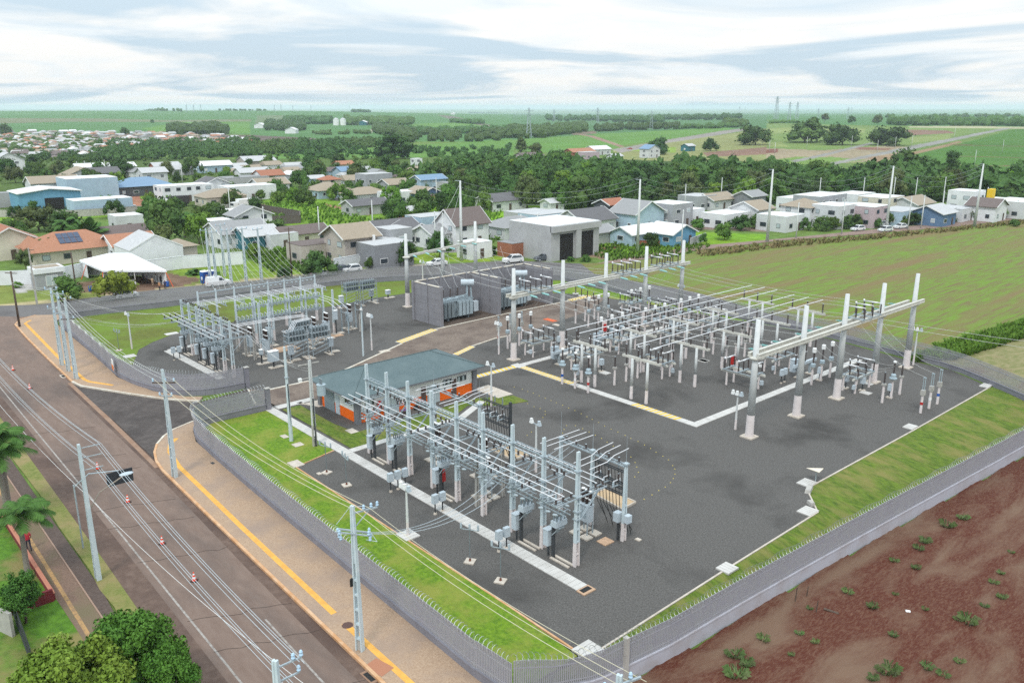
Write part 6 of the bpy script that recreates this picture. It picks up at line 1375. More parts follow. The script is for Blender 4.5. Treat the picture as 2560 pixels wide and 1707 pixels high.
for k, (x, y, l, sh) in enumerate(((1500, 745, 'person in a white shirt by the portable toilets', (.7, .72, .75)), (1552, 725, 'person in brown patterned top by the portable toilets', (.25, .14, .1)), (1530, 715, 'person in black close to the portable toilet door', (.025, .025, .03)))): person(l, Gxy(x, y, 'n'), R(40 * k), sh, (.05, .06, .1), step=.06)
# ------------------------------------------------------------------ trees
def leafm(name, c, c2, rnd=.22, c3=None): return mat(name, c, .75, col2=c2, scale=1.6, mix=(.38, .64), detail=5, rnd=rnd, spec=.2, **({'col3': c3, 'scale3': .5, 'mix3': (.5, .68)} if c3 else {}))
LF = [leafm('leaf_dark', (.03, .07, .016), (.07, .13, .028), .3), leafm('leaf_mid', (.045, .1, .018), (.095, .175, .03), .28), leafm('leaf_bright', (.085, .17, .018), (.14, .24, .03)), leafm('leaf_olive', (.07, .095, .03), (.1, .13, .04)), leafm('leaf_yellow', (.15, .2, .022), (.21, .27, .04))]
def crown_arrays(seed, lobes=14, leaves=700, leaf=.075, flat=.72, spread=.36, core=True, lobe_r=.18, jit=(.72, 1.38), ck=.8):
    """crown of unit width standing on z=0: lobes of leaf quads round small solid cores"""
    rg = np.random.RandomState(seed); V = []; Fc = []; o = 0
    cs = []
    for i in range(lobes):
        a = rg.rand() * 2 * math.pi; q = math.sqrt(rg.rand()) * spread; zc = rg.rand()
        rr = q * (1 - .45 * zc); cs.append((math.cos(a) * rr, math.sin(a) * rr, (.12 + .62 * zc) * flat, lobe_r * (.7 + .6 * rg.rand()) * (1 - .25 * zc)))
    for cx, cy, cz, r in cs:
        if core:
            n, k = 7, 4; P = [(cx, cy, cz - r * ck * .9)]
            for j in range(1, k):
                t = -math.pi / 2 + math.pi * j / k
                for i in range(n):
                    a = 2 * math.pi * i / n; e = r * ck * (.85 + .3 * rg.rand()); P.append((cx + e * math.cos(t) * math.cos(a), cy + e * math.cos(t) * math.sin(a), cz + e * .85 * math.sin(t)))
            P.append((cx, cy, cz + r * ck * .9)); L = len(P) - 1
            f = [(0, 1 + (i + 1) % n, 1 + i) for i in range(n)]
            for j in range(k - 2): f += [(1 + j * n + i, 1 + j * n + (i + 1) % n, 1 + (j + 1) * n + (i + 1) % n, 1 + (j + 1) * n + i) for i in range(n)]
            f += [(1 + (k - 2) * n + i, 1 + (k - 2) * n + (i + 1) % n, L) for i in range(n)]
            V += P; Fc += [tuple(o + i for i in q) for q in f]; o += len(P)
    w_ = np.array([c[3] ** 2 for c in cs]); w_ /= w_.sum()
    for i in rg.choice(len(cs), leaves, p=w_):
        cx, cy, cz, r = cs[i]; d = rg.randn(3); d[2] += .25; d /= np.linalg.norm(d); e = r * (jit[0] + (jit[1] - jit[0]) * rg.rand())
        c = np.array([cx, cy, cz]) + d * e * np.array([1, 1, .88]); nrm = d + rg.randn(3) * .55; nrm /= np.linalg.norm(nrm)
        u = np.cross(nrm, rg.randn(3)); u /= np.linalg.norm(u); v = np.cross(nrm, u); s = leaf * (.6 + .8 * rg.rand())
        V += [tuple(c - u * s * .5), tuple(c + v * s * .32), tuple(c + u * s * .5), tuple(c - v * s * .32)]; Fc.append((o, o + 1, o + 2, o + 3)); o += 4
    return V, Fc
def crown_mesh(seed, m, **k):
    b = MB(); b.add(*crown_arrays(seed, **k)); return b.mesh('crown', m)
def trunk_mesh(h=.5, r=.035, seed=0):
    rg = random.Random(seed); b = MB(); b.tube((0, 0, 0), (.01, 0, h * .55), r, r * .75, 7)
    for k in range(4):
        a = k * 1.57 + rg.random(); b.tube((.01, 0, h * .5), (math.cos(a) * .2, math.sin(a) * .2, h * 1.05), r * .55, r * .25, 5)
    return b.mesh('trunk', BARK)
ME_TRUNK = trunk_mesh()
CR = {}
def kinds():
    for i, m in enumerate(LF):
        CR[('round', i)] = [crown_mesh(10 * i + s, m, lobes=22, leaves=1000, leaf=.07, lobe_r=.15) for s in range(2)]
        CR[('wide', i)] = [crown_mesh(100 + 10 * i + s, m, lobes=26, leaves=1100, leaf=.06, flat=.5, spread=.43, lobe_r=.13) for s in range(2)]
        CR[('tall', i)] = [crown_mesh(200 + 10 * i + s, m, lobes=24, leaves=1000, leaf=.07, flat=1.25, spread=.32, lobe_r=.15) for s in range(2)]
kinds()
NT = [0]
def tree(label, p, w, h, form='round', col=1, group=None, lift=None, z=0.0):
    """w crown width, h whole height in metres"""
    fl = {'round': .72, 'wide': .5, 'tall': 1.25}[form]; t = thing('tree', label, 'tree', (p[0], p[1], z), random.random() * 6.28, group)
    ch = min(h * .88, w * fl * 1.15); tz = max(.05, h - ch)
    NT[0] += 1
    put('trunk', ME_TRUNK, t, (0, 0, -.1), 0, (w * .55, w * .55, max(.6, (tz + ch * .4)) * 1.0 / .5 * .55))
    put('crown', CR[(form, col)][NT[0] % 2], t, (0, 0, tz), 0, (w, w, ch / fl / .92)); return t
def px_tree(u, v, wpx, hpx, label, form='round', col=1, group=None, w_='D'):
    """u, v foot of the tree, crown width and height in display pixels"""
    p = G(u, v, w_); k = pxm(p) / 1.0884; return tree(label, p[:2], 1.14 * wpx / k, 1.06 * hpx / k / math.cos(TH), form, col, group, z=float(p[2]))
# street and garden trees one can name
for a in [(733, 634, 82, 60, 'large round dark tree beyond the rear street beside the two-storey house', 'round', 0), (850, 618, 26, 28, 'small clipped round tree before the dark gate', 'round', 1), (889, 613, 20, 22, 'smallest clipped tree by the dark gate', 'round', 2), (935, 610, 62, 55, 'leafy tree behind the pole left of the firewalls', 'round', 0), (1010, 590, 55, 60, 'tree with bare forked trunk behind the firewalls', 'round', 0), (880, 535, 60, 32, 'flat-topped tree before the dark roofs', 'wide', 0), (1055, 540, 48, 40, 'tree in front of the steep-roofed house', 'round', 1),
          (156, 690, 72, 56, 'round tree with leaning trunk left of the white tent', 'round', 1), (266, 690, 80, 66, 'yellow-green tree in front of the white tent', 'wide', 4), (1280, 592, 60, 48, 'round tree with a parked black car beneath', 'round', 0), (1494, 570, 42, 33, 'small dark tree before the blue cottage', 'wide', 0), (1615, 562, 24, 26, 'small bushy tree at the edge of the crop field', 'round', 1), (1664, 550, 50, 42, 'round tree nearest the crop field road', 'round', 1),
          (385, 560, 92, 100, 'big dark mango tree beyond the white gable wall', 'round', 0), (458, 560, 80, 70, 'bright green spreading tree beyond the white gable wall', 'round', 2), (372, 565, 70, 48, 'low grey-green tree right of the brown-roofed house', 'wide', 3), (482, 545, 26, 40, 'small dark conical tree by the pale roof', 'tall', 0), (60, 620, 40, 46, 'shrubby tree against the wall of the red-tiled house', 'round', 3), (90, 530, 110, 50, 'dark reddish-green tree mass left of the fountain palm', 'wide', 3), (155, 545, 85, 60, 'dark tree directly left of the fountain palm', 'round', 0), (30, 560, 70, 60, 'dark tree behind the red-tiled house', 'round', 1),
          (622, 545, 90, 38, 'long low tree row behind the beige two-storey house', 'wide', 0), (560, 545, 60, 40, 'tree behind the dark carport', 'wide', 0), (653, 640, 36, 26, 'small dark shrub tree on the lawn by the wooden pole', 'round', 0), (1180, 545, 70, 36, 'low bushes behind the unfinished building', 'wide', 1)]:
    px_tree(*a)
st = [(1557, 515, 48, 34), (1605, 528, 40, 28), (1648, 520, 36, 26), (1700, 528, 52, 36), (1735, 524, 40, 34), (1845, 528, 36, 30), (1888, 530, 46, 32), (1912, 527, 36, 30), (1945, 525, 42, 30), (1962, 523, 38, 32), (1980, 521, 36, 32), (2003, 522, 44, 30), (2035, 518, 40, 30), (2067, 518, 38, 26), (2097, 517, 42, 28), (2175, 512, 38, 24), (2197, 508, 34, 28), (2225, 505, 40, 30), (2256, 505, 36, 26), (2290, 502, 42, 32), (2333, 500, 44, 36), (2330, 520, 24, 18), (2010, 495, 30, 20), (2120, 490, 30, 20)]
for k, a in enumerate(st): px_tree(*a, 'rounded street tree standing before the row of new houses on the right', 'round', (0, 1, 0)[k % 3], 'street trees before the new houses')
for a in [(1735, 333, 88, 40, 'dark tree clump on the hillside, leftmost of four', 'wide', 0), (1848, 327, 100, 55, 'tallest dark tree clump on the hillside by the dirt roads', 'round', 0), (1935, 333, 95, 42, 'third dark tree clump on the hillside from the left', 'wide', 0), (2043, 334, 102, 38, 'rightmost low dark tree clump on the hillside', 'wide', 0), (2075, 415, 100, 68, 'big leafy tree clump at the foot of the crop slope', 'round', 0), (2125, 415, 60, 55, 'middle tree of the clump at the foot of the crop slope', 'round', 0), (2180, 412, 44, 66, 'tall narrow tree right of the clump on the crop slope', 'tall', 0), (2310, 432, 40, 30, 'lone tree beside the far farm roofs', 'round', 0), (905, 365, 100, 55, 'big isolated dark grove left of the long crop slope', 'round', 0), (1283, 378, 46, 30, 'umbrella-shaped lone tree above the forest', 'wide', 0), (1193, 360, 40, 45, 'tall ragged tree at the crop edge above the forest', 'tall', 3), (1225, 365, 45, 35, 'second ragged tree at the crop edge', 'round', 3), (1508, 355, 55, 35, 'tree on the grassy slope by the tarred road', 'wide', 0), (1632, 347, 36, 30, 'round tree near the tarred road', 'round', 0), (1868, 284, 22, 14, 'tiny umbrella tree on the horizon, first from left', 'wide', 0), (1893, 282, 22, 18, 'tiny open tree on the horizon, second from left', 'wide', 3), (1957, 284, 22, 16, 'tiny umbrella tree on the horizon, third', 'wide', 0), (2016, 286, 28, 18, 'tiny spreading tree on the horizon, fourth', 'wide', 3), (350, 283, 10, 8, 'tiny lone tree in the middle of the far green hill', 'round', 0), (288, 314, 22, 22, 'lone round tree above the far neighbourhood', 'round', 0), (12, 312, 34, 26, 'large tree at the left edge above the far neighbourhood', 'round', 0), (1570, 398, 60, 30, 'dark tree pair beside the purple-roofed farmhouse', 'round', 0), (1130, 385, 50, 40, 'tree at the upper left of the forest', 'round', 0)]:
    px_tree(*a)
# the wood filling the valley: individual trees, nearest as things
rg = random.Random(11)
def scatter(poly, n, hr, forms, cols, label, group, mind=0):
    xs = [p[0] for p in poly]; ys = [p[1] for p in poly]; out = 0; tries = 0; taken = []
    while out < n and tries < n * 40:
        tries += 1; u = rg.uniform(min(xs), max(xs)); v = rg.uniform(min(ys), max(ys))
        if not inpoly([u], [v], poly)[0]: continue
        p = G(u, v)
        if any((p[0] - q[0]) ** 2 + (p[1] - q[1]) ** 2 < mind ** 2 for q in taken): continue
        taken.append(p); hh_ = rg.uniform(*hr); f = rg.choice(forms)
        tree(label, p[:2], hh_ * {'round': 1.1, 'wide': 1.45, 'tall': .7}[f] * rg.uniform(.85, 1.15), hh_, f, rg.choice(cols), group, z=float(p[2])); out += 1
W1 = [(960, 425), (1020, 402), (1150, 390), (1280, 398), (1420, 415), (1600, 418), (1700, 425), (1860, 425), (1920, 440), (2100, 446), (2352, 448), (2352, 462), (2100, 462), (1900, 470), (1600, 468), (1400, 480), (1150, 480), (1060, 460)]
scatter(W1, 100, (7, 12), ['round', 'round', 'wide', 'tall'], [0, 0, 1, 1, 1, 3, 2], 'dense leafy tree of the wood in the valley behind the houses', 'trees of the valley wood', 7)
W2 = [(-40, 420), (-40, 384), (200, 386), (420, 384), (640, 388), (700, 376), (930, 384), (1000, 420), (960, 440), (820, 440), (700, 425), (520, 410), (300, 415), (150, 425)]
scatter(W2, 42, (5.5, 9), ['round', 'wide', 'round'], [0, 0, 1, 1, 3], 'leafy tree between the roofs of the town on the left', 'trees between the town roofs', 9)
W3 = [(0, 440), (250, 420), (560, 415), (700, 425), (980, 440), (1120, 470), (1000, 500), (800, 480), (640, 470), (400, 420), (220, 430), (100, 440)]
scatter(W3, 62, (4, 7.5), ['round', 'wide'], [1, 1, 0, 2], 'rounded garden tree among the nearer houses of the town', 'garden trees of the town', 12)
W4 = [(860, 505), (1000, 480), (1130, 470), (1140, 490), (960, 520)]
scatter(W4, 10, (6, 9), ['round', 'tall'], [0, 1], 'dark garden tree on the green lots in mid-town', 'dark trees of the green lots', 9)
scatter([(0, 455), (300, 440), (640, 440), (720, 470), (560, 505), (640, 540), (480, 530), (250, 505), (0, 500)], 30, (3, 6), ['round', 'wide'], [1, 2, 0, 1], 'small garden tree between the near-left houses and lots', 'garden trees between the near-left houses', 9)
# far woods: one body of trees each
def blob():
    n, k = 6, 4; P = [(0, 0, -.5)]
    for j in range(1, k):
        t = -math.pi / 2 + math.pi * j / k
        for i in range(n): a = 2 * math.pi * i / n; P.append((math.cos(t) * math.cos(a) * .5, math.cos(t) * math.sin(a) * .5, math.sin(t) * .5))
    P.append((0, 0, .5)); L = len(P) - 1
    f = [(0, 1 + (i + 1) % n, 1 + i) for i in range(n)]
    for j in range(k - 2): f += [(1 + j * n + i, 1 + j * n + (i + 1) % n, 1 + (j + 1) * n + (i + 1) % n, 1 + (j + 1) * n + i) for i in range(n)]
    f += [(1 + (k - 2) * n + i, 1 + (k - 2) * n + (i + 1) % n, L) for i in range(n)]
    return np.array(P), f
BV, BF = blob()
BV2, BF2 = crown_arrays(77, lobes=5, leaves=60, leaf=.2, flat=.8, spread=.3, lobe_r=.28); BV2 = np.array(BV2); BV2[:, 2] -= .35
def woods(label, w_, line, depth, hr, n, col=0, rich=False, hs=.62):
    """line: base line of the belt in a photo window; trees scattered from it back to depth metres"""
    b = MB(); r2 = np.random.RandomState(len(label) * 7 + n); P = [G(x, y, w_) for x, y in line]; D = [0]
    bv, bf = (BV2, BF2) if rich else (BV, BF)
    for a, c in zip(P, P[1:]): D.append(D[-1] + float(np.linalg.norm(c[:2] - a[:2])))
    for k in range(n):
        s = r2.rand() * D[-1]; x = np.interp(s, D, [p[0] for p in P]); y = np.interp(s, D, [p[1] for p in P]); L = math.hypot(x, y); q = r2.rand() * depth
        x += x / L * q; y += y / L * q; h = r2.uniform(*hr) * hs; z = float(relief(x, y)); a = r2.rand() * 6.28
        V = bv * np.array([h * r2.uniform(.85, 1.3), h * r2.uniform(.85, 1.3), h]) * (1 + .16 * r2.randn(len(bv), 1)); c, s_ = math.cos(a), math.sin(a)
        V = np.stack([V[:, 0] * c - V[:, 1] * s_, V[:, 0] * s_ + V[:, 1] * c, V[:, 2]], -1) + np.array([x, y, z + h * .42]); b.add(V.tolist(), bf)
    return tag(b.build('woods', LF[col]), label, 'wood', None, 'stuff')
woods('long dark wood behind the left town', 's0', [(900, 600), (1400, 590), (1900, 575), (2380, 560)], 330, (9, 15), 420, 0, True)
woods('dark wood block below the ploughed band', 's1', [(370, 530), (560, 532), (790, 525)], 170, (12, 18), 130, 0, True)
woods('wood strip left of the dense block', 's1', [(-20, 545), (200, 535), (380, 520)], 200, (9, 14), 110, 0, True)
woods('wood strip between the two dense groves', 's1', [(780, 490), (1110, 468)], 160, (9, 13), 90, 0, True)
woods('scrub along the edge of the town wood', 's1', [(300, 600), (800, 590), (1300, 580), (1800, 565), (2352, 560)], 160, (6, 10), 150, 0, True)
woods('eucalyptus row on the far green hill', 's0', [(1560, 352), (1800, 355), (2050, 356)], 120, (13, 26), 130, 0)
woods('dark plantation on the skyline of the green hill', 's0', [(745, 136), (1100, 133), (1500, 138), (1700, 150)], 260, (14, 22), 190, 0)
woods('small wood on the skyline at the left', 's0', [(275, 132), (485, 136)], 160, (14, 22), 50, 0); woods('tiny clump on the skyline at the far left', 's0', [(95, 120), (200, 122)], 100, (12, 18), 16, 0); woods('clump at the left end of the skyline', 's0', [(0, 122), (45, 124)], 60, (14, 22), 6, 0)
woods('low wood on the skyline right of the plantation', 's0', [(2000, 136), (2352, 136)], 120, (8, 14), 40, 0); woods('low wood on the skyline above the silos', 's1', [(0, 138), (100, 136)], 120, (8, 14), 20, 0)
woods('wood left of the two silos', 's1', [(280, 255), (480, 262), (700, 260)], 200, (14, 24), 110, 0); woods('wood right of the two silos', 's1', [(840, 268), (1100, 272), (1430, 276)], 250, (14, 26), 170, 0)
woods('square plantation left of the silo field', 's1', [(92, 318), (440, 325)], 330, (12, 18), 150, 0); woods('plantation on the right-hand far field', 's1', [(1780, 250), (2080, 262)], 160, (10, 16), 70, 0); woods('small plantation on the far skyline', 's1', [(876, 150), (1045, 152)], 250, (14, 20), 50, 0); woods('long plantation on the far skyline', 's1', [(1950, 160), (2235, 162)], 250, (16, 24), 60, 0)
woods('gallery wood along the far stream', 's1', [(1090, 345), (1300, 385), (1440, 440), (1700, 430), (2000, 420), (2352, 410)], 330, (9, 16), 330, 0); woods('hedge of trees across the far field', 's1', [(520, 358), (760, 358), (1050, 352)], 60, (6, 10), 40, 0); woods('upper gallery wood of the far stream', 's1', [(1100, 325), (1500, 352), (2000, 345), (2352, 335)], 200, (9, 14), 200, 0)
woods('gallery wood left of the crop rise', 's2', [(-10, 400), (250, 390), (520, 355), (680, 330)], 420, (10, 18), 260, 0); woods('dark wood on the crest of the crop rise', 's2', [(770, 335), (1000, 318), (1300, 312), (1520, 305)], 160, (10, 17), 130, 0); woods('tree line along the upper tarred road', 's2', [(1520, 308), (1900, 300), (2150, 285)], 50, (7, 13), 50, 0); woods('blue wood across the distant plain', 's2', [(320, 230), (800, 235), (1380, 250)], 500, (14, 24), 220, 0); woods('blue wood far across the plain on the right', 's2', [(1380, 220), (1900, 225), (2100, 210)], 500, (12, 22), 120, 0); woods('faint wood on the plain skyline', 's2', [(690, 140), (1150, 140)], 500, (20, 30), 60, 0); woods('clump on the crest beside the road', 's2', [(1960, 285), (2160, 280)], 60, (10, 20), 24, 0)
woods('long wood on the right-hand skyline', 's3', [(1105, 272), (1500, 275), (2000, 278), (2600, 282)], 260, (10, 22), 260, 0); woods('distant blue wood behind the right skyline', 's3', [(980, 205), (1500, 205), (2300, 190)], 300, (10, 18), 70, 0); woods('scrub mound at the left of the hillside', 's3', [(0, 255), (180, 250), (330, 248)], 60, (5, 9), 40, 1)
woods('trees of the far neighbourhood', 's0', [(-200, 540), (400, 520), (900, 525)], 420, (6, 10), 200, 0); woods('tree belt below the far neighbourhood', 's0', [(-200, 600), (500, 600), (950, 610)], 160, (7, 11), 150, 0, True)
woods('undergrowth along the foot of the valley wood', 'D', [(1060, 478), (1400, 484), (1700, 474), (2100, 466), (2352, 464)], 60, (6, 11), 170, 0, True)
woods('undergrowth between the trees of the valley wood', 'D', [(960, 440), (1200, 436), (1600, 442), (1900, 452), (2352, 458)], 100, (8, 16), 170, 0, True, 1)
woods('bushes at the back of the left town', 'D', [(0, 425), (300, 420), (600, 420), (900, 440)], 260, (3, 6), 260, 1, True)
# weeds: green strip beside the crop field, rough lots
def tufts(label, name, poly, n, hr, m, w_='D', zf=None):
    b = MB(); r2 = np.random.RandomState(n); P = [Gxy(x, y, w_) for x, y in poly]; xs = [p[0] for p in P]; ys = [p[1] for p in P]; k = 0
    while k < n:
        x, y = r2.uniform(min(xs), max(xs)), r2.uniform(min(ys), max(ys))
        if not inpoly([x], [y], P)[0]: continue
        k += 1; h = r2.uniform(*hr); z = 0 if zf is None else zf(x, y)
        for q in range(9):
            a = r2.rand() * 6.28; l = h * (.6 + .6 * r2.rand()); wv = h * .16; c, s = math.cos(a), math.sin(a); e = h * .5 * r2.rand(); b.add([(x - s * wv, y + c * wv, z), (x + s * wv, y - c * wv, z), (x + c * e + s * wv * .4, y + s * e - c * wv * .4, z + l * .8), (x + c * e * 1.6, y + s * e * 1.6, z + l * .75)], [(0, 1, 2, 3)])
    return tag(b.build(name, m), label, 'weeds', None, 'stuff')
tufts('tall green weeds along the near edge of the crop field', 'weeds', [(2090, 832), (2150, 800), (2352, 742), (2500, 700), (2500, 730), (2352, 778), (2200, 826)], 1500, (.5, 1.25), LF[2])
tufts('dry weeds along the dirt road verge', 'weeds', [(1600, 580), (1800, 558), (2000, 543), (2200, 525), (2352, 508), (2352, 515), (2000, 552), (1800, 568), (1610, 592)], 700, (.5, 1.2), mat('dry_weed', (.26, .2, .1), .9, col2=(.16, .17, .05), scale=.2))
tufts('rough bright grass on the lots before the small blue house', 'weeds', [(1330, 575), (1480, 545), (1640, 565), (1560, 590), (1400, 600)], 700, (.4, 1.0), LF[2])
tufts('rough weeds on the lots across the rear street', 'weeds', [(560, 585), (620, 555), (680, 580), (690, 620), (620, 625)], 500, (.4, 1.1), LF[2])
tufts('tall weeds on the green lots in mid-town', 'weeds', [(600, 470), (700, 455), (830, 500), (1000, 540), (1150, 560), (1150, 480), (1000, 500), (900, 520), (760, 520), (620, 510)], 900, (.5, 1.4), LF[2])
def wz(x, y): return drop(min(x, -25), y) + .04
wk = None; r2 = random.Random(5)
WP = [(735, 740, 'v3', .5), (1170, 755, 'v3', .45), (960, 870, 'v3', .9), (1640, 125, 'v3', 1.3), (1790, 60, 'v3', 1.0), (1440, 275, 'v3', 1.1), (1385, 340, 'v3', .9), (1160, 450, 'v3', .7), (1360, 515, 'v3', .8), (380, 885, 'v3', .5), (285, 1115, 'v3', .6), (430, 1195, 'v3', .6), (1840, 1010, 'v3', 1.4), (2075, 650, 'v3', .7), (2150, 785, 'v3', .8), (2135, 560, 'v3', .6), (1985, 865, 'v3', .6), (1100, 1470, 'v3', 1.5), (1465, 1430, 'v3', .9), (1610, 1500, 'v3', .8), (1760, 1375, 'v3', .7), (1150, 1130, 'v3', .7), (2230, 1650 - 1280 + 0, 'v3', .5), (2040, 1320, 'v2', 1.2), (2150, 1400, 'v2', 1.1), (2310, 1170, 'v2', .9), (2060, 1500, 'v2', 1.5), (215, 1310, 'v3', .5), (1440, 890, 'v3', .5), (1750, 990, 'v3', .7), (960, 1530, 'v3', .8)]
for k, (x, y, w_, s) in enumerate(WP):
    p = Gxy(x, y, w_); p = G(x, y, w_, wz(*p))
    if wk is None:
        b = MB(); q2 = np.random.RandomState(4)
        for q in range(60):
            a = q2.rand() * 6.28; rr_ = .45 * math.sqrt(q2.rand()); x0, y0 = math.cos(a) * rr_, math.sin(a) * rr_; L = .5 * (.5 + q2.rand()); a2 = a + q2.randn() * .6; c, s_ = math.cos(a2), math.sin(a2); b.add([(x0 - s_ * .05, y0 + c * .05, 0), (x0 + s_ * .05, y0 - c * .05, 0), (x0 + c * L * .5, y0 + s_ * L * .5, L * .8), (x0 + c * L * .9, y0 + s_ * L * .9, L * .55)], [(0, 1, 2, 3)])
        wk = put('weed_clump', b.mesh('weed_clump', leafm('weed_leaf', (.11, .19, .055), (.17, .2, .09), .2)), None, p, 0, (s, s, s)); tag(wk, '', 'weed', 'green weeds on the red field'); o = wk
    else: o = wk.copy(); COL.objects.link(o); o.location = tuple(p); o.scale = (s * .6, s * .6, s * .6); o.rotation_euler = (0, 0, k)
    o['label'] = 'clump of green weeds on the bare red field outside the fence'
def stick(label, p, q, r=.04): tag(MB().tube((0, 0, 0), tuple(np.array(q) - np.array(p)), r, r * .8, 6).build('wooden_stake', WOOD, None, p), label, 'stake', 'weathered stakes in the red field')
for k, (x, y) in enumerate(((250, 815), (355, 770), (442, 915))):
    p = Gxy(x, y, 'v3'); z = wz(*p); p = G(x, y, 'v3', z); stick('%s upright grey stake standing in the red field below the fence' % ORD[k], tuple(p), (p[0] + .05, p[1], p[2] + [1.1, .8, .9][k]))
p = Gxy(515, 885, 'v3'); z = wz(*p); p = G(515, 885, 'v3', z + .06); q = G(650, 930, 'v3', z + .06); stick('old log lying on the red field near the stakes', tuple(p), tuple(q), .09)
tag(MB().box(0, 0, 0, .3, .22, .05).build('litter', WHITEP, None, tuple(G(1285, 910, 'v3', wz(*Gxy(1285, 910, 'v3')) + .03)), rz=.5), 'white scrap of litter lying in the red field', 'litter')
# near foliage in the lower left
def near_tree(label, src, z, wd, ht, col, seed, flat=.6, leaves=26000, leaf=.034):
    a, b_, s = WIN[src[2]]; c = Gs(a + src[0] / s, b_ + src[1] / s, z); t = thing('tree', label, 'tree', (c[0], c[1], 0)); b = MB(); b.tube((0, 0, 0), (.2, .1, z * .6), wd * .03, wd * .022, 8)
    for k in range(5): b.tube((.2, .1, z * .55), (math.cos(k * 1.3) * wd * .26, math.sin(k * 1.3) * wd * .26, z + ht * .1), wd * .015, wd * .006, 6)
    b.build('trunk', BARK, t); m = crown_mesh(seed, col, lobes=80, leaves=leaves, leaf=leaf, flat=flat, spread=.45, lobe_r=.075, jit=(.55, 1.75), ck=.55); put('crown', m, t, (0, 0, z - ht * .45), 0, (wd, wd, ht / flat / .85)); return t
NB = leafm('near_leaf_green', (.055, .145, .018), (.1, .215, .03), 0, (.15, .27, .03)); NY = leafm('near_leaf_yellow', (.12, .2, .022), (.2, .28, .04), 0, (.075, .15, .018)); NS = leafm('near_leaf_shrub', (.04, .115, .018), (.075, .17, .03), 0)
near_tree('bright green leafy tree at the bottom left between path and street', (1180, 1270, 'v0'), 4.2, 5.6, 3.4, NB, 301)
near_tree('yellow-green leafy tree in the very bottom left corner', (620, 1560, 'v0'), 5.0, 6.4, 3.6, NY, 302)
near_tree('right-hand lower green tree overhanging the street edge at the bottom', (1560, 1500, 'v0'), 3.4, 3.8, 2.6, NB, 303)
near_tree('feathery green shrub behind the low red garden wall', (190, 740, 'v0'), 2.2, 2.9, 2.6, NS, 304, .8, 9000, .045)
# palms
def palm(label, p, h, fl, n=15, col=None, seed=0, thick=.2, droop=1.0, leafw=.035, nl=34, crownshaft=True, up=.6):
    t = thing('palm_tree', label, 'palm', (p[0], p[1], 0), 0); rg_ = random.Random(seed); b = MB(); b.tube((0, 0, 0), (.1, .05, h), thick, thick * .75, 10); b.build('trunk', mat('palm_trunk', (.26, .23, .2), .9, col2=(.18, .16, .14), scale=6, stretch=(1, 1, 4)), t)
    if crownshaft: MB().tube((.1, .05, h), (.12, .06, h + .9), thick * .8, thick * .5, 10).build('crownshaft', mat('palm_shaft', (.2, .27, .03), .5), t)
    top = Vector((.12, .06, h + (.85 if crownshaft else 0)))
    for k in range(n):
        a = 2.399 * k + rg_.random() * .3; el = up * (1 - k / n) * 1.5 - .12; L = fl * rg_.uniform(.85, 1.1); b = MB(); pts = []
        for q in range(9):
            s = q / 8; rr_ = L * s * math.cos(el) * (1 - .12 * s); zz_ = L * (s * math.sin(el) - droop * .42 * s * s); pts.append(top + Vector((math.cos(a) * rr_, math.sin(a) * rr_, zz_)))
        b.path(pts, .022, 4)
        for q in range(nl):
            s = .1 + .9 * q / nl; i = min(7, int(s * 8)); f_ = s * 8 - i; c = pts[i].lerp(pts[i + 1], f_); d = (pts[i + 1] - pts[i]).normalized(); sd_ = d.cross(Vector((0, 0, 1))).normalized(); ll = L * .26 * math.sin(math.pi * (.15 + .8 * s)) + .1
            for sg_ in (-1, 1):
                e = c + sd_ * sg_ * ll * .85 + d * ll * .45 + Vector((0, 0, -ll * (.45 + .25 * rg_.random()) * droop)); m_ = c.lerp(e, .5) + Vector((0, 0, ll * .08)); b.add([c - d * leafw, c + d * leafw, m_ + d * leafw * 1.1, e, m_ - d * leafw * 1.1], [(0, 1, 2, 4), (4, 2, 3)])
        b.build('frond', col or PALMG, t)
    return t
PALMG = leafm('palm_leaf', (.045, .11, .02), (.08, .17, .035), .05)
def palm_at(label, x, y, w_, z, fl, **k):
    a, b_, s = WIN[w_]; c = Gs(a + x / s, b_ + y / s, z); return palm(label, c, z - .8, fl, **k)
palm_at('royal palm with green crownshaft by the garden path on the left edge', 155, 1390, 'u0', 5.2, 2.7, seed=1, n=17)
palm_at('palm crown with long drooping fronds cut by the left edge', -40, 830, 'u0', 6.0, 3.0, seed=2, n=16); palm_at('upper palm fronds reaching in from the left edge', -30, 690, 'u0', 7.0, 2.6, seed=3, n=14)
pp = G(205, 570); palm('tall fountain palm with upright feathery fronds behind the solar house', pp, 3.2, 6.2, n=20, seed=5, thick=.35, droop=.75, leafw=.13, crownshaft=False, up=.92)
pp = G(160, 565); palm('dark palm beside the fountain palm', pp, 5.5, 4.2, n=16, seed=6, thick=.3, leafw=.13, crownshaft=False); pp = G(425, 545); palm('drooping palm right of the big mango tree', pp, 5.2, 4.6, n=18, seed=7, thick=.3, leafw=.13, crownshaft=False, droop=1.2); pp = G(112, 600); palm('thin palm beside the red-tiled house', pp, 4.5, 2.6, n=14, seed=8, leafw=.1, crownshaft=False)
for k, (x, y) in enumerate(((445, 630), (487, 635))): palm('%s short young palm on the lawn by the portable toilets' % ORD[k], G(x, y), .4, 2.2, n=13, seed=9 + k, leafw=.09, crownshaft=False, up=.7)
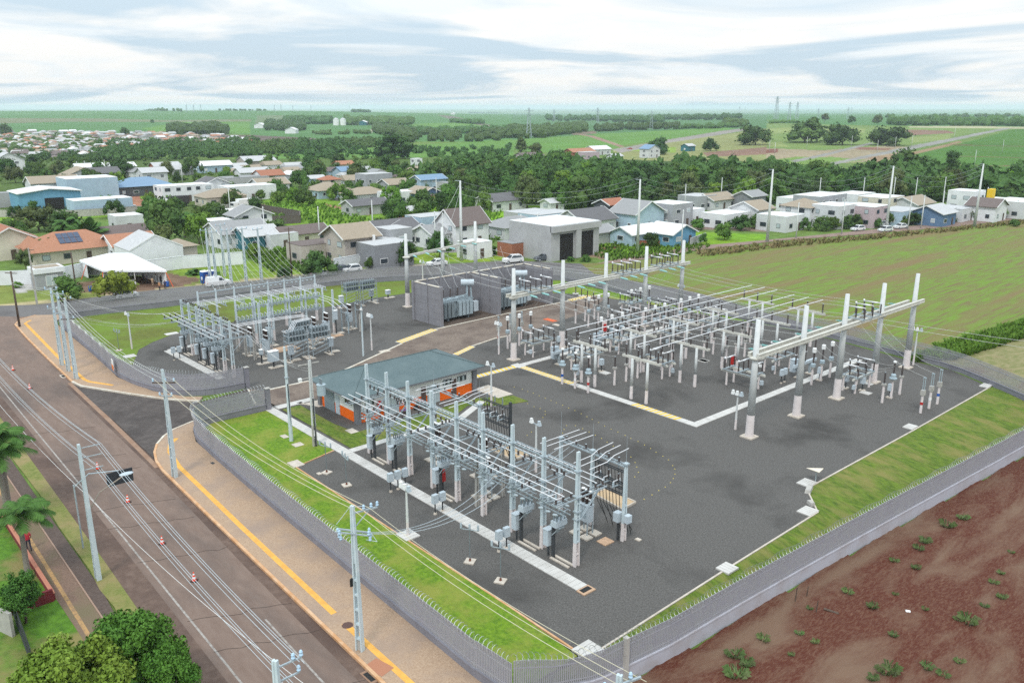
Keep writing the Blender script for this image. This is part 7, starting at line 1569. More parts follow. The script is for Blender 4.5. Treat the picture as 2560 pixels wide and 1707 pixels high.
for k, (x, y, s, c) in enumerate(((310, 582, 14, 4), (405, 615, 22, 1), (40, 660, 30, 2), (660, 640, 22, 1), (100, 655, 20, 1), (345, 580, 20, 1), (590, 590, 60, 2), (640, 585, 40, 2), (1130, 585, 40, 1), (1310, 600, 24, 1), (1345, 600, 30, 1))):
    p = G(x, y); k_ = pxm(p) / 1.0884; o = put('bush', CR[('round', c)][k % 2], None, (p[0], p[1], -.15), k, (s / k_, s / k_, s / k_ * .9)); tag(o, ['round golden bush beside the terracotta roofs', 'low bush at the foot of the white wall', 'bush by the grey guardhouse on the left', 'bush on the lawn by the dark pole', 'bush between guardhouse and white wall', 'green bush beside the golden one', 'wild green thicket behind the white wall end', 'second wild thicket beyond the white wall', 'hedge bush by the parked white cars', 'small round bush by the black car', 'pair-like bush on the verge by the black car'][k], 'bush')
# ------------------------------------------------------------------ houses
WC = {'white': (.72, .73, .74), 'pale': (.6, .61, .62), 'grey': (.36, .37, .39), 'mid': (.24, .245, .26), 'dark': (.09, .095, .105), 'blue': (.15, .34, .5), 'sky': (.4, .52, .62), 'teal': (.04, .16, .2), 'beige': (.45, .4, .36), 'cream': (.62, .57, .47), 'pink': (.5, .4, .42), 'navy': (.12, .2, .32), 'brick': (.33, .13, .075), 'raw': (.42, .42, .42)}
RC = {'tan': (.34, .28, .21), 'terra': (.4, .19, .115), 'red': (.36, .15, .09), 'grey': (.3, .3, .3), 'slate': (.14, .135, .14), 'brown': (.16, .125, .115), 'white': (.75, .75, .74), 'blue': (.2, .3, .42), 'light': (.5, .5, .5)}
def wm(c): return mat('wall_' + c, WC[c], .85, col2=tuple(x * .86 for x in WC[c]), scale=.5, detail=6)
def rm(c): return mat('roof_' + c, RC[c], .85, col2=tuple(x * .78 for x in RC[c]), scale=2.5, detail=6, col3=tuple(x * .9 for x in RC[c]), scale3=.3)
TRIM = mat('white_trim', (.7, .7, .69), .7)
def house(label, p, sx, sy, h, roof='gable_y', wall='white', rc='tan', rz=0, pitch=.42, eave=.55, win=True, near=True, cat='house', z=0.0, seed=0):
    t = thing('house', label, cat, (p[0], p[1], z), rz); r_ = random.Random(seed or label); b = MB()
    hz = h + (.5 if roof == 'flat' else 0)
    b.box(0, 0, -.3, sx, sy, hz + .3)
    half, L = (sx / 2, sy) if roof in ('gable_y', 'hip') and sy >= sx or roof == 'gable_y' else (sy / 2, sx)
    zr = h + half * pitch
    if roof == 'gable_y': b.add([(-sx / 2, -sy / 2 + .002, h), (sx / 2, -sy / 2 + .002, h), (0, -sy / 2 + .002, zr), (-sx / 2, sy / 2 - .002, h), (sx / 2, sy / 2 - .002, h), (0, sy / 2 - .002, zr)], [(0, 1, 2), (4, 3, 5)])
    if roof == 'gable_x': b.add([(-sx / 2 + .002, -sy / 2, h), (-sx / 2 + .002, sy / 2, h), (-sx / 2 + .002, 0, zr), (sx / 2 - .002, -sy / 2, h), (sx / 2 - .002, sy / 2, h), (sx / 2 - .002, 0, zr)], [(1, 0, 2), (3, 4, 5)])
    b.build('wall', wm(wall), t)
    b = MB(); e = eave; d = .16; k = pitch
    def slab3(P):  # roof plane with thickness
        P = [Vector(q) for q in P]; b.add(P + [q + Vector((0, 0, d)) for q in P], [tuple(range(len(P) - 1, -1, -1)), tuple(range(len(P), 2 * len(P)))] + [(i, (i + 1) % len(P), len(P) + (i + 1) % len(P), len(P) + i) for i in range(len(P))])
    if roof == 'gable_y':
        for s in (-1, 1):
            q = [(0, -sy / 2 - e, zr), (s * (sx / 2 + e), -sy / 2 - e, h - e * k), (s * (sx / 2 + e), sy / 2 + e, h - e * k), (0, sy / 2 + e, zr)]; slab3(q if s < 0 else q[::-1])
    elif roof == 'gable_x':
        for s in (-1, 1):
            q = [(-sx / 2 - e, 0, zr), (-sx / 2 - e, s * (sy / 2 + e), h - e * k), (sx / 2 + e, s * (sy / 2 + e), h - e * k), (sx / 2 + e, 0, zr)]; slab3(q[::-1] if s < 0 else q)
    elif roof == 'hip':
        X, Y = sx / 2 + e, sy / 2 + e; zz_ = h - e * k * .6; mn = min(X, Y); zt = zz_ + mn * k
        a, c = ((0, -(Y - mn), zt), (0, Y - mn, zt)) if Y >= X else ((-(X - mn), 0, zt), (X - mn, 0, zt))
        Q = [(-X, -Y, zz_), (X, -Y, zz_), (X, Y, zz_), (-X, Y, zz_), a, c]
        f = [(0, 1, 4), (1, 2, 5, 4), (2, 3, 5), (3, 0, 4, 5)] if Y > X + .01 else ([(0, 1, 5, 4), (1, 2, 5), (2, 3, 4, 5), (3, 0, 4)] if X > Y + .01 else [(0, 1, 4), (1, 2, 4), (2, 3, 4), (3, 0, 4)])
        b.add(Q, f + [(3, 2, 1, 0)])
    else:
        b.box(0, 0, h + .02, sx - .5, sy - .5, .55)
        for s in (-1, 1): b.box(s * (sx / 2 - .12), 0, hz + .003, .3, sy + .04, .1); b.box(0, s * (sy / 2 - .12), hz + .006, sx - .56, .3, .1)
    o = b.build('roof', rm(rc), t)
    if near and roof in ('gable_y', 'gable_x'):
        for q in (-1, 1):
            tb = MB()
            for s in (-1, 1):
                if roof == 'gable_y': tb.beam((0, q * (sy / 2 + e), zr + .06), (s * (sx / 2 + e), q * (sy / 2 + e), h - e * k + .06), .1, .26)
                else: tb.beam((q * (sx / 2 + e), 0, zr + .06), (q * (sx / 2 + e), s * (sy / 2 + e), h - e * k + .06), .1, .26)
            tb.build('barge_board', TRIM, o)
    if win:
        floors = 2 if h > 4.6 else 1
        for fl in range(floors):
            z0 = 1.0 + fl * 2.8
            for face, L in (('x', sy), ('y', sx)):
                n = max(1, int(L / 3.6)) if near else max(1, int(L / 5))
                for i in range(n):
                    c = (i + .5) / n * L - L / 2 + r_.uniform(-.3, .3); dr = fl == 0 and i == n // 2 and face == 'x'; w_, hh_ = (1.0, 2.1) if dr else (r_.choice((1.1, 1.5, 1.9)), 1.15); zb = 0.05 if dr else z0
                    bb_ = MB(); nm = 'door' if dr else 'window'
                    if face == 'x': bb_.box(sx / 2 + .02, c, zb, .09, w_, hh_)
                    else: bb_.box(c, -sy / 2 - .02, zb, w_, .09, hh_)
                    q = bb_.build(nm, (TRIM if wall in ('blue', 'teal', 'navy', 'mid', 'sky', 'dark', 'grey') else GREYW) if not dr else WOOD, t)
                    if near and not dr:
                        pb_ = MB()
                        if face == 'x': pb_.box(sx / 2 + .072, c, zb + .1, .012, w_ - .2, hh_ - .2)
                        else: pb_.box(c, -sy / 2 - .072, zb + .1, w_ - .2, .012, hh_ - .2)
                        pb_.build('pane', GLASS if r_.random() < .7 else CURT, q)
    return t
def H_(label, u, v, sx, sy, h, roof, wall, rc, rz=0, **k):
    p = G(u, v); return house(label, p, sx, sy, h, roof, wall, rc, rz, z=float(p[2]), **k)
# --- the near houses across the rear street
t = H_('brown-roofed house with solar panels above the white boundary wall', 168, 594, 11, 17.5, 3.2, 'hip', 'cream', 'terra', pitch=.5, eave=1.0)
b = MB(); b.add([(5.4, -8, 3.1), (7.2, -7, 2.5), (7.2, 3, 2.5), (5.4, 4, 3.1)], [(0, 1, 2, 3)])
for i in range(2):
    for j in range(4):
        q = MB(); x = 1.75 + 1.75 * i; z = 3.2 - .3 + (5.5 + 1.0 - x) * .5 + .12; y = -2.6 + j * 1.15
        q.add([(x - .8, y - .52, z + .4), (x + .8, y - .52, z - .4), (x + .8, y + .52, z - .4), (x - .8, y + .52, z + .4), (x - .8, y - .52, z + .46), (x + .8, y - .52, z - .34), (x + .8, y + .52, z - .34), (x - .8, y + .52, z + .46)], [(3, 2, 1, 0), (4, 5, 6, 7), (0, 1, 5, 4), (1, 2, 6, 5), (2, 3, 7, 6), (3, 0, 4, 7)]); q.build('solar_panel', mat('solar_cell', (.025, .04, .085), .2, spec=.6, col2=(.04, .06, .11), scale=3), t)
q = MB(); q.add([(4.2, -9.6, 3.0), (4.2, -5.2, 3.0), (0.2, -7.4, 5.4), (-3, -7.4, 5.4), (-3, -9.6, 3.4), (-3, -5.2, 3.4)], [(0, 2, 3, 4), (1, 5, 3, 2), (0, 1, 2)]); q.build('porch_roof', rm('terra'), t)
H_('terracotta roof behind the white gable wall next to the tent', 300, 590, 9, 9, 3.3, 'gable_y', 'white', 'terra'); H_('white windowless gable wall building to the right of the tent', 345, 603, 9.5, 11, 3.6, 'gable_x', 'white', 'light', pitch=.5, win=False, eave=.05)
H_('red-tiled house with air conditioner at the left edge', 20, 590, 9, 13, 3.6, 'gable_x', 'cream', 'red', pitch=.5); H_('cream carport roof behind the white gable building', 412, 590, 6, 6, 2.8, 'hip', 'beige', 'tan', win=False)
H_('small dark-roofed white house behind the brown-roofed one', 275, 560, 7, 12, 2.9, 'gable_y', 'white', 'brown'); H_('older dark-tiled outbuilding beside the small white house', 240, 562, 7, 6, 2.9, 'hip', 'cream', 'brown', win=False); H_('tiny flat white house with water tank above the dark roof', 292, 528, 7, 7, 3.6, 'flat', 'pale', 'white')
H_('long pale-roofed white house behind the row of pale poles', 545, 560, 11, 12, 3.4, 'gable_y', 'white', 'grey', pitch=.4); H_('white box part of the pale-roofed house', 500, 545, 6, 6, 4.0, 'flat', 'white', 'white'); H_('teal-walled house with grey roof and white window frames', 590, 568, 8, 8, 3.4, 'gable_y', 'teal', 'light'); H_('flat light roof with dark gate beside the teal house', 640, 568, 7, 7, 3.0, 'flat', 'pale', 'light'); H_('brown gabled twin roofs right of the teal house', 690, 560, 7, 12, 3.0, 'gable_y', 'cream', 'brown')
H_('white two-gabled tall house behind the pale-roofed house', 575, 535, 6, 10, 5.0, 'gable_x', 'white', 'grey')
t = H_('beige two-storey house with tall tan gable roof and balcony', 808, 601, 8.5, 8, 6.0, 'gable_y', 'beige', 'tan', pitch=.5, eave=.8)
MB().box(4.8, .5, 2.9, 1.3, 3.4, .2).build('balcony', TRIM, t); MB().box(5.4, .5, 3.1, .05, 3.3, .95).build('balcony_glass', CURT, t); MB().box(5.0, 2.6, 0, .5, .5, 6).build('column', TRIM, t)
H_('long low grey-beige wing left of the two-storey house', 735, 596, 7, 12, 3.4, 'flat', 'beige', 'brown'); H_('grey modern house with flat roofs and dark gate', 880, 607, 9, 9.5, 4.4, 'flat', 'mid', 'light'); H_('upper grey block of the modern house', 905, 590, 6, 6, 6.0, 'flat', 'grey', 'light')
H_('dark-roofed house with two pale solar panels', 890, 552, 9, 14, 3.2, 'gable_y', 'navy', 'slate'); H_('dark gabled house right of the solar roof', 945, 558, 8, 9, 3.2, 'gable_x', 'pale', 'slate'); H_('flat blue-grey house behind the dark roofs', 985, 535, 7, 10, 4.2, 'flat', 'sky', 'light'); H_('grey-roofed white house before the steep gables', 1010, 563, 8, 10, 3.4, 'gable_y', 'white', 'grey'); H_('steep white two-storey house with several brown gables', 1062, 560, 8, 10, 5.4, 'gable_y', 'white', 'brown', pitch=.8); H_('white garage block at the foot of the steep gables', 1090, 590, 5, 6, 3.0, 'flat', 'white', 'white'); H_('brick unfinished block behind the steep gables', 1005, 520, 6, 9, 3.0, 'flat', 'brick', 'grey', win=False)
t = H_('large unfinished raw concrete building with open black doorways', 1272, 583, 13.5, 15, 7.0, 'flat', 'raw', 'white', win=False)
for c in (-2.8, 3.6): MB().box(6.76, c, 0, .06, 4.0, 5.6).build('opening', mat('dark_opening', (.02, .018, .017), .95), t)
MB().box(7.0, .4, 0, .8, 1.6, 6.2).build('column', wm('raw'), t); MB().box(7.0, 0, 6.2, .9, 15, 1.3).build('canopy', wm('raw'), t)
H_('low brick wall house left of the unfinished building', 1190, 585, 5, 8, 2.6, 'flat', 'brick', 'grey', win=False); H_('grey shed with sheet roof behind the unfinished building', 1372, 555, 6, 6, 2.8, 'gable_y', 'raw', 'grey', win=False); H_('grey gabled house behind the unfinished building', 1345, 530, 10, 13, 3.4, 'gable_y', 'pale', 'slate', pitch=.5); H_('long grey roof left behind the unfinished building', 1180, 540, 9, 14, 3.0, 'hip', 'pale', 'grey'); H_('flat bluish houses row behind the unfinished building', 1255, 520, 8, 14, 3.4, 'flat', 'sky', 'light')
H_('small sky-blue cottage with white metal roof', 1460, 556, 7, 11, 2.7, 'gable_y', 'sky', 'white'); H_('brighter blue cottage with white roof and square windows', 1540, 558, 8, 9, 2.9, 'gable_x', 'blue', 'white')
H_('two-storey dark timber house under a bright terracotta roof', 1400, 510, 6, 7, 5.4, 'gable_y', 'dark', 'red'); H_('large blue house with many grey gables', 1462, 524, 9, 12, 4.6, 'gable_x', 'sky', 'grey', pitch=.5); H_('grey box house with tall white block', 1537, 517, 9, 9, 5.8, 'flat', 'grey', 'white'); H_('white flat wing right of the grey box house', 1580, 512, 6, 7, 3.6, 'flat', 'white', 'white')
for a in [('long low white house at the left of the new row', 1672, 517, 8, 15, 3.2, 'flat', 'white', 'white'), ('pale grey-gabled house behind the left of the new row', 1725, 512, 9, 8, 4.4, 'gable_y', 'pale', 'tan'), ('white flat house with dark pillars before the tan roofs', 1790, 527, 9, 9, 3.6, 'flat', 'pale', 'white'), ('two-storey white house with two tan hip roofs', 1842, 515, 9, 9, 5.4, 'hip', 'white', 'tan'), ('white cubic house with dark entrance in the new row', 1912, 520, 8, 10, 5.6, 'flat', 'pale', 'white'), ('tall grey house behind the cubic house', 1880, 492, 9, 16, 5.6, 'flat', 'grey', 'white'), ('pink-walled flat house in the new row', 1985, 518, 9, 9, 5.2, 'flat', 'pink', 'white'), ('long pale blue house right of the pink one', 2060, 512, 8, 14, 3.4, 'flat', 'sky', 'light'), ('blue-grey house with white gable roof', 2140, 515, 9, 9, 3.6, 'gable_y', 'navy', 'light'), ('two-storey white box house behind the gable', 2215, 483, 8, 9, 5.8, 'flat', 'white', 'white'), ('low white house right of the blue-grey gable', 2190, 505, 8, 10, 3.2, 'flat', 'pale', 'light'), ('white gabled house near the yellow tower', 2262, 505, 8, 9, 4.4, 'gable_x', 'white', 'brown'), ('flat pale house at the right end of the new row', 2330, 497, 9, 14, 4.4, 'flat', 'pale', 'white'), ('pale house behind the yellow tower', 2300, 488, 8, 10, 3.6, 'flat', 'sky', 'white'), ('cream house behind the pink one', 2020, 490, 9, 12, 4.8, 'flat', 'cream', 'white'), ('tan-roofed house deep in the new row', 2090, 490, 9, 12, 3.4, 'gable_y', 'pale', 'tan'), ('low grey house before the cubic house', 1945, 500, 7, 9, 3.6, 'flat', 'pale', 'light'), ('light gabled house behind the blue house', 1640, 478, 8, 12, 3.2, 'gable_y', 'pale', 'tan'), ('grey flat house left of the light gable', 1600, 480, 8, 10, 4.0, 'flat', 'grey', 'light'), ('dark house with white trim at the field side of the wood', 1720, 478, 7, 8, 4.2, 'gable_y', 'mid', 'grey'), ('white low house by the wood edge', 1830, 482, 8, 12, 3.6, 'flat', 'white', 'white'), ('white stepped houses at the wood edge', 1960, 478, 8, 12, 4.4, 'flat', 'white', 'white'), ('dark flat farm roof under the crop slope', 2160, 430, 7, 12, 2.8, 'gable_y', 'brick', 'slate'), ('pale farm shed under the crop slope', 2255, 432, 8, 16, 3.0, 'gable_y', 'pale', 'light'), ('reddish farm roof beside the pale farm shed', 2285, 424, 6, 9, 3.0, 'gable_y', 'cream', 'terra')]: H_(*a)
tag(MB().box(0, 0, 0, 1.5, 2.4, 8.5).build('tower', mat('tower_yellow', (.75, .5, .02), .6), None, (*G(2268, 500)[:2], 0)), 'bright yellow advertising tower block among the houses', 'tower')
# --- left middle: warehouses and bigger houses
for a in [('bright blue warehouse with white roof and dark doorway', 108, 478, 13, 18, 5.6, 'gable_x', 'blue', 'white', 0, dict(pitch=.12, win=False)), ('smaller light-blue shed with white roof', 232, 489, 9, 17, 4.0, 'flat', 'sky', 'white', 0, dict(win=False)), ('tall pale blue-white stepped hall behind the blue warehouse', 205, 455, 14, 17, 7.0, 'flat', 'sky', 'white', 0, dict(win=False)), ('hall roof with solar array left of the pale hall', 125, 452, 10, 16, 5.5, 'gable_y', 'pale', 'tan', 0, dict(win=False)), ('grey boundary hall at the left edge', 15, 474, 6, 12, 4.0, 'flat', 'raw', 'grey', 0, dict(win=False)),
          ('dark grey house under a slate-blue hip roof', 325, 446, 13, 20, 3.6, 'hip', 'dark', 'blue', 0, {}), ('tall pale gable roof behind the slate-blue roof', 352, 428, 8, 10, 6, 'gable_y', 'pale', 'light', 0, {}), ('white modern house with flat terraces', 425, 460, 9, 18, 5.0, 'flat', 'white', 'white', 0, {}), ('white gabled houses beside the modern house', 490, 452, 9, 10, 5.0, 'gable_x', 'white', 'slate', 0, {}), ('tan hip-roofed house above the dirt lot', 508, 470, 10, 14, 3.2, 'hip', 'cream', 'tan', 0, {}), ('row of white houses right of the tan hip roof', 570, 457, 9, 18, 4.4, 'flat', 'white', 'white', 0, {}), ('grey-roofed white house left of the truck', 620, 447, 9, 12, 4.2, 'gable_y', 'white', 'tan', 0, {}),
          ('white pitched house at the left edge of the town', 20, 392, 12, 14, 6.0, 'gable_x', 'white', 'light', 0, dict(pitch=.5)), ('grey pitched roofs in the trees of the town', 190, 425, 12, 14, 4.5, 'gable_x', 'pale', 'tan', 0, {}), ('dark grey pitched roof right of the tan one in the trees', 235, 420, 10, 13, 4.5, 'gable_y', 'grey', 'slate', 0, {}), ('terracotta roof in the trees of the town', 240, 436, 8, 8, 3, 'hip', 'white', 'red', 0, {}), ('long white shed roof in the upper town', 205, 398, 8, 13, 3.2, 'gable_y', 'white', 'white', 0, {}), ('another long white shed roof in the upper town', 280, 396, 8, 12, 3.2, 'gable_y', 'pale', 'white', 0, {}), ('grey sheds with red-walled house in the upper town', 380, 396, 8, 13, 3.4, 'gable_y', 'brick', 'light', 0, {}), ('long low pale warehouse in the upper town', 490, 395, 9, 17, 3.6, 'gable_y', 'sky', 'white', 0, {}), ('large pale roof at the top of the mid town', 590, 385, 11, 18, 4, 'gable_y', 'beige', 'light', 0, {}), ('grey concrete houses left of the orange roof', 560, 430, 10, 18, 3.8, 'flat', 'raw', 'grey', 0, {}),
          ('white house with orange roof in the mid town', 618, 425, 9, 10, 4.4, 'gable_y', 'white', 'red', 0, {}), ('white low houses left of the orange roof', 580, 415, 8, 14, 4, 'gable_y', 'white', 'light', 0, {}), ('grey-roofed house with an orange upper roof', 752, 452, 11, 13, 3.0, 'hip', 'sky', 'tan', 0, {}), ('orange upper roof above the grey roof', 757, 441, 6, 7, 5.0, 'hip', 'cream', 'red', 0, {}), ('tall grey cubic house in the mid town', 860, 440, 8, 12, 6.5, 'flat', 'grey', 'pink' if 0 else 'light', 0, {}), ('tan-roofed house left of the cubic house', 838, 465, 9, 14, 3.4, 'hip', 'pale', 'tan', 0, {}), ('tan gable right of the cubic house', 905, 450, 8, 9, 4.6, 'gable_y', 'grey', 'tan', 0, {}), ('white block row on the green lots', 925, 466, 7, 16, 3.6, 'flat', 'white', 'white', 0, {}), ('dark blue gabled house on the green lots', 975, 466, 9, 9, 3.6, 'gable_x', 'navy', 'tan', 0, {}), ('sky-blue two-storey house behind the green lots', 985, 440, 7, 12, 5.0, 'gable_y', 'sky', 'blue', 0, {}), ('raw concrete block house on the green lots', 1045, 447, 7, 12, 4.2, 'flat', 'raw', 'grey', 0, {}), ('red-roofed house near the wood', 1090, 427, 7, 10, 3, 'gable_y', 'brick', 'red', 0, {}), ('red-brown roof left of the sky-blue house', 945, 432, 7, 10, 3.2, 'hip', 'cream', 'red', 0, {}), ('grey long shed on the rough lots', 840, 490, 7, 13, 3.0, 'gable_y', 'raw', 'slate', 0, {}), ('small brick hut with white roof on the lots', 935, 502, 4.5, 5, 2.6, 'gable_y', 'brick', 'light', 0, {}), ('brick garden block by the dark blue house', 1010, 470, 5, 7, 2.8, 'flat', 'brick', 'brown', 0, dict(win=False)), ('dark roofs at the right of the green lots', 1150, 480, 9, 14, 3.2, 'gable_y', 'pale', 'slate', 0, {}), ('low concrete houses by the street bend', 1215, 515, 8, 12, 3.2, 'flat', 'raw', 'light', 0, {}),
          ('small white house with blue roof between trees', 795, 412, 8, 9, 4.0, 'gable_y', 'sky', 'blue', 0, {}), ('pink-roofed house in the trees', 790, 392, 7, 9, 3.5, 'gable_y', 'cream', 'terra', 0, {}), ('bare white cube in the trees of the wood', 957, 388, 4, 5, 5, 'flat', 'white', 'white', 0, {}), ('low white roofs in the trees right of centre', 1010, 412, 7, 12, 3, 'gable_y', 'white', 'light', 0, {}), ('tan shack roofs in the trees', 1060, 402, 7, 12, 3, 'gable_y', 'cream', 'tan', 0, {}), ('pale roof in the wood by the small bush', 1268, 482, 5, 6, 2.6, 'gable_y', 'white', 'light', 0, {}),
          ('pink and red farm sheds above the wood', 1330, 362, 10, 22, 4, 'gable_y', 'brick', 'terra', 0, {}), ('pale long farm roof above the wood', 1372, 355, 10, 18, 4, 'gable_y', 'pale', 'white', 0, {}), ('pink farm wall below the pale farm roof', 1350, 365, 8, 14, 4, 'flat', 'pink', 'light', 0, {}), ('small white farm hut on the meadow', 1412, 369, 6, 9, 3, 'gable_y', 'white', 'light', 0, {}), ('purple-grey farmhouse roof by the dark trees', 1492, 362, 8, 12, 6, 'gable_x', 'pale', 'blue', 0, {}), ('turquoise hut by the tarred road', 1580, 347, 7, 9, 4, 'gable_y', 'teal', 'light', 0, {}), ('long farmhouse at the crop edge left of the wood', 1215, 372, 8, 18, 4, 'gable_y', 'pink', 'brown', 0, {})]:
    H_(*a[:-2], a[-2], near=a[2] > 430, **a[-1])
b = MB().box(0, 0, 0, .06, 5.6, 3.8).build('warehouse_door', mat('dark_opening', (.02, .018, .017)), None); bl = [o for o in COL.objects if o.get('label', '').startswith('bright blue warehouse')][0]; b.name = 'doorway'; b.parent = bl; b.location = (6.53, 1.0, 0)
# distant neighbourhood: small simple houses in many colours
def far_house(p, i, lab, grp):
    r_ = rg; sx, sy = r_.uniform(5.5, 8.5), r_.uniform(7, 11); t = thing('house', lab, 'house', (p[0], p[1], float(p[2])), r_.choice((0, math.pi / 2)) + r_.uniform(-.1, .1), grp)
    MB().box(0, 0, -1, sx, sy, 3.8).build('wall', wm(r_.choice(('white', 'white', 'pale', 'cream', 'pink', 'sky', 'grey'))), t); b = MB(); e = .5; z = 2.7; q = sx * .24; X, Y = sx / 2 + e, sy / 2 + e
    b.add([(-X, -Y, z), (X, -Y, z), (X, Y, z), (-X, Y, z), (0, -Y + e, z + q), (0, Y - e, z + q)], [(0, 1, 4), (1, 2, 5, 4), (2, 3, 5), (3, 0, 4, 5), (3, 2, 1, 0)]); b.build('roof', rm(r_.choice(('light', 'light', 'white', 'tan', 'terra', 'brown', 'grey'))), t)
def farhouses(w_, poly, n, lab, grp, mind):
    xs = [q[0] for q in poly]; ys = [q[1] for q in poly]; k = 0; taken = []; tr = 0
    while k < n and tr < n * 60:
        tr += 1; u, v = rg.uniform(min(xs), max(xs)), rg.uniform(min(ys), max(ys))
        if not inpoly([u], [v], poly)[0]: continue
        p = G(u, v, w_)
        if any((p[0] - q[0]) ** 2 + (p[1] - q[1]) ** 2 < mind ** 2 for q in taken): continue
        taken.append(p); far_house(p, k, lab, grp); k += 1
farhouses('s0', [(0, 345), (260, 330), (700, 335), (1300, 350), (1900, 365), (2352, 415), (2300, 445), (1850, 465), (1500, 430), (1250, 440), (1320, 490), (1150, 520), (850, 530), (560, 560), (0, 470)], 170, 'small pale house in the dense far neighbourhood below the green hill', 'houses of the far neighbourhood', 15)
farhouses('s0', [(0, 530), (500, 540), (900, 545), (780, 570), (300, 570), (0, 560)], 22, 'small house in the row below the far light-green clearing', 'houses below the far clearing', 14)
farhouses('D', [(120, 420), (620, 388), (760, 400), (1050, 400), (1080, 425), (760, 430), (500, 405), (300, 408)], 24, 'small roof half hidden among the trees of the town', 'roofs among the town trees', 17)
b = MB(); r2 = random.Random(3); PO = [(0, 350), (260, 338), (700, 342), (1300, 355), (1900, 372), (2352, 420), (1900, 455), (1500, 425), (1150, 500), (850, 525), (0, 465)]; k = 0; cols = [wm(c) for c in ('white', 'pale', 'cream', 'pink')] + [rm(c) for c in ('light', 'tan', 'terra', 'brown')]
while k < 230:
    u, v = r2.uniform(0, 2352), r2.uniform(338, 525)
    if not inpoly([u], [v], PO)[0]: continue
    p = G(u, v, 's0'); k += 1; sx, sy, q = r2.uniform(5, 8), r2.uniform(6, 10), r2.random() * 3; z = float(p[2]); b.box(p[0], p[1], z - 1, sx, sy, 3.6, q, r2.randrange(4)); b.box(p[0], p[1], z + 2.6, sx + .8, sy + .8, 1.3, q, 4 + r2.randrange(4), top=.35)
tag(b.build('distant_houses', cols), 'tightly packed tiny roofs filling the far neighbourhood below the hill', 'houses', None, 'stuff')
# silos and farm sheds, lattice pylons, masts
for k, x in enumerate((737, 800)):
    p = G(x, 270, 's1'); t = thing('grain_silo', ['left white grain silo before the far wood', 'right white grain silo before the far wood'][k], 'silo', tuple(p)); s_ = 1 / (pxm(p)); hgt = 52 / 3.672 * s_; r_ = 27 / 3.672 * s_
    MB().lathe((0, 0, 0), [(r_, -2), (r_, hgt)], 16).build('body', WHITEP, t); MB().lathe((0, 0, hgt), [(r_ * 1.04, 0), (r_ * .25, r_ * .5), (.1, r_ * .55)], 16).build('cone_roof', rm('light'), t)
for (x, y, l) in ((985, 268, 'long green-walled shed beside the far silos'), (40, 296, 'long white roof at the left of the far square plantation'), (330, 345, 'white farm roofs before the square plantation'), (1808, 172, 'bright white roof on the far right-hand field')):
    p = G(x, y, 's1'); s_ = 1 / pxm(p); house(l, p, 14 * 1, 110 / 3.672 * s_, 5, 'gable_y', 'teal' if 'green' in l else 'white', 'white', AZ, z=float(p[2]), win=False, near=False, cat='shed')
pyl = None
def pylon(p, h, label):
    global pyl
    if pyl is None:
        pyl = thing('pylon', label, 'pylon', tuple(p), 0, 'distant lattice pylons'); b = MB(); r_ = .085
        for a, c in ((-1, -1), (1, -1), (1, 1), (-1, 1)): b.beam((a * .085, c * .085, 0), (a * .02, c * .02, 1), .012)
        for k in range(9):
            z0, z1 = k / 9, (k + 1) / 9; w0, w1 = .085 - .065 * z0, .085 - .065 * z1
            for s in (-1, 1): b.beam((-w0, s * w0, z0), (w1, s * w1, z1), .007); b.beam((s * w0, -w0, z0), (s * w1, w1, z1), .007)
        b.build('lattice', STEEL, pyl); b = MB()
        for z in (.78, .9): b.beam((-.16, 0, z), (.16, 0, z), .014)
        b.build('crossarm', STEEL, pyl); o = pyl
    else: o = copy_tree(pyl, tuple(p), random.random(), label)
    o.scale = (h, h, h)
for k, (x, y, tp, w_) in enumerate(((72, 215, 20, 's3'), (192, 222, 68, 's3'), (262, 212, 68, 's3'), (458, 205, 122, 's3'), (730, 215, 112, 's3'), (765, 170, 108, 's3'), (1158, 135, 95, 's3'), (1822, 135, 108, 's3'), (785, 255, 118, 's2'), (385, 235, 130, 's2'), (1278, 310, 150, 's2'), (155, 385, 130, 's2'), (2087, 165, 100, 's2'), (2140, 160, 105, 's2'), (170, 140, 85, 's1'), (232, 140, 82, 's1'), (340, 140, 92, 's1'), (505, 140, 90, 's1'), (1780, 150, 84, 's0'), (1845, 150, 84, 's0'), (1715, 150, 84, 's0'), (860, 138, 85, 's1'))):
    p = G(x, y, w_); pylon(p, (y - tp) / 3.672 / pxm(p) / math.cos(TH), 'thin lattice pylon standing far off near the skyline')
ps = None
for k in range(22):
    p = G(1500 + 52 * k, 262 + 6 * (k % 2), 's3'); o = copy_tree(sp0, tuple(p), 0, 'thin pole in the line along the right-hand ridge', 'poles along the right-hand ridge'); 
for k, (x, y) in enumerate(((355, 480), (765, 470), (1318, 465), (1000, 520), (1165, 480), (2150 - 0, 520), (1710, 385), (1895, 640), (10, 520), (60, 545))): copy_tree(sp0, tuple(G(x, y, 's3')), 0, 'thin pole beside the dirt roads of the hillside', 'poles of the hillside')
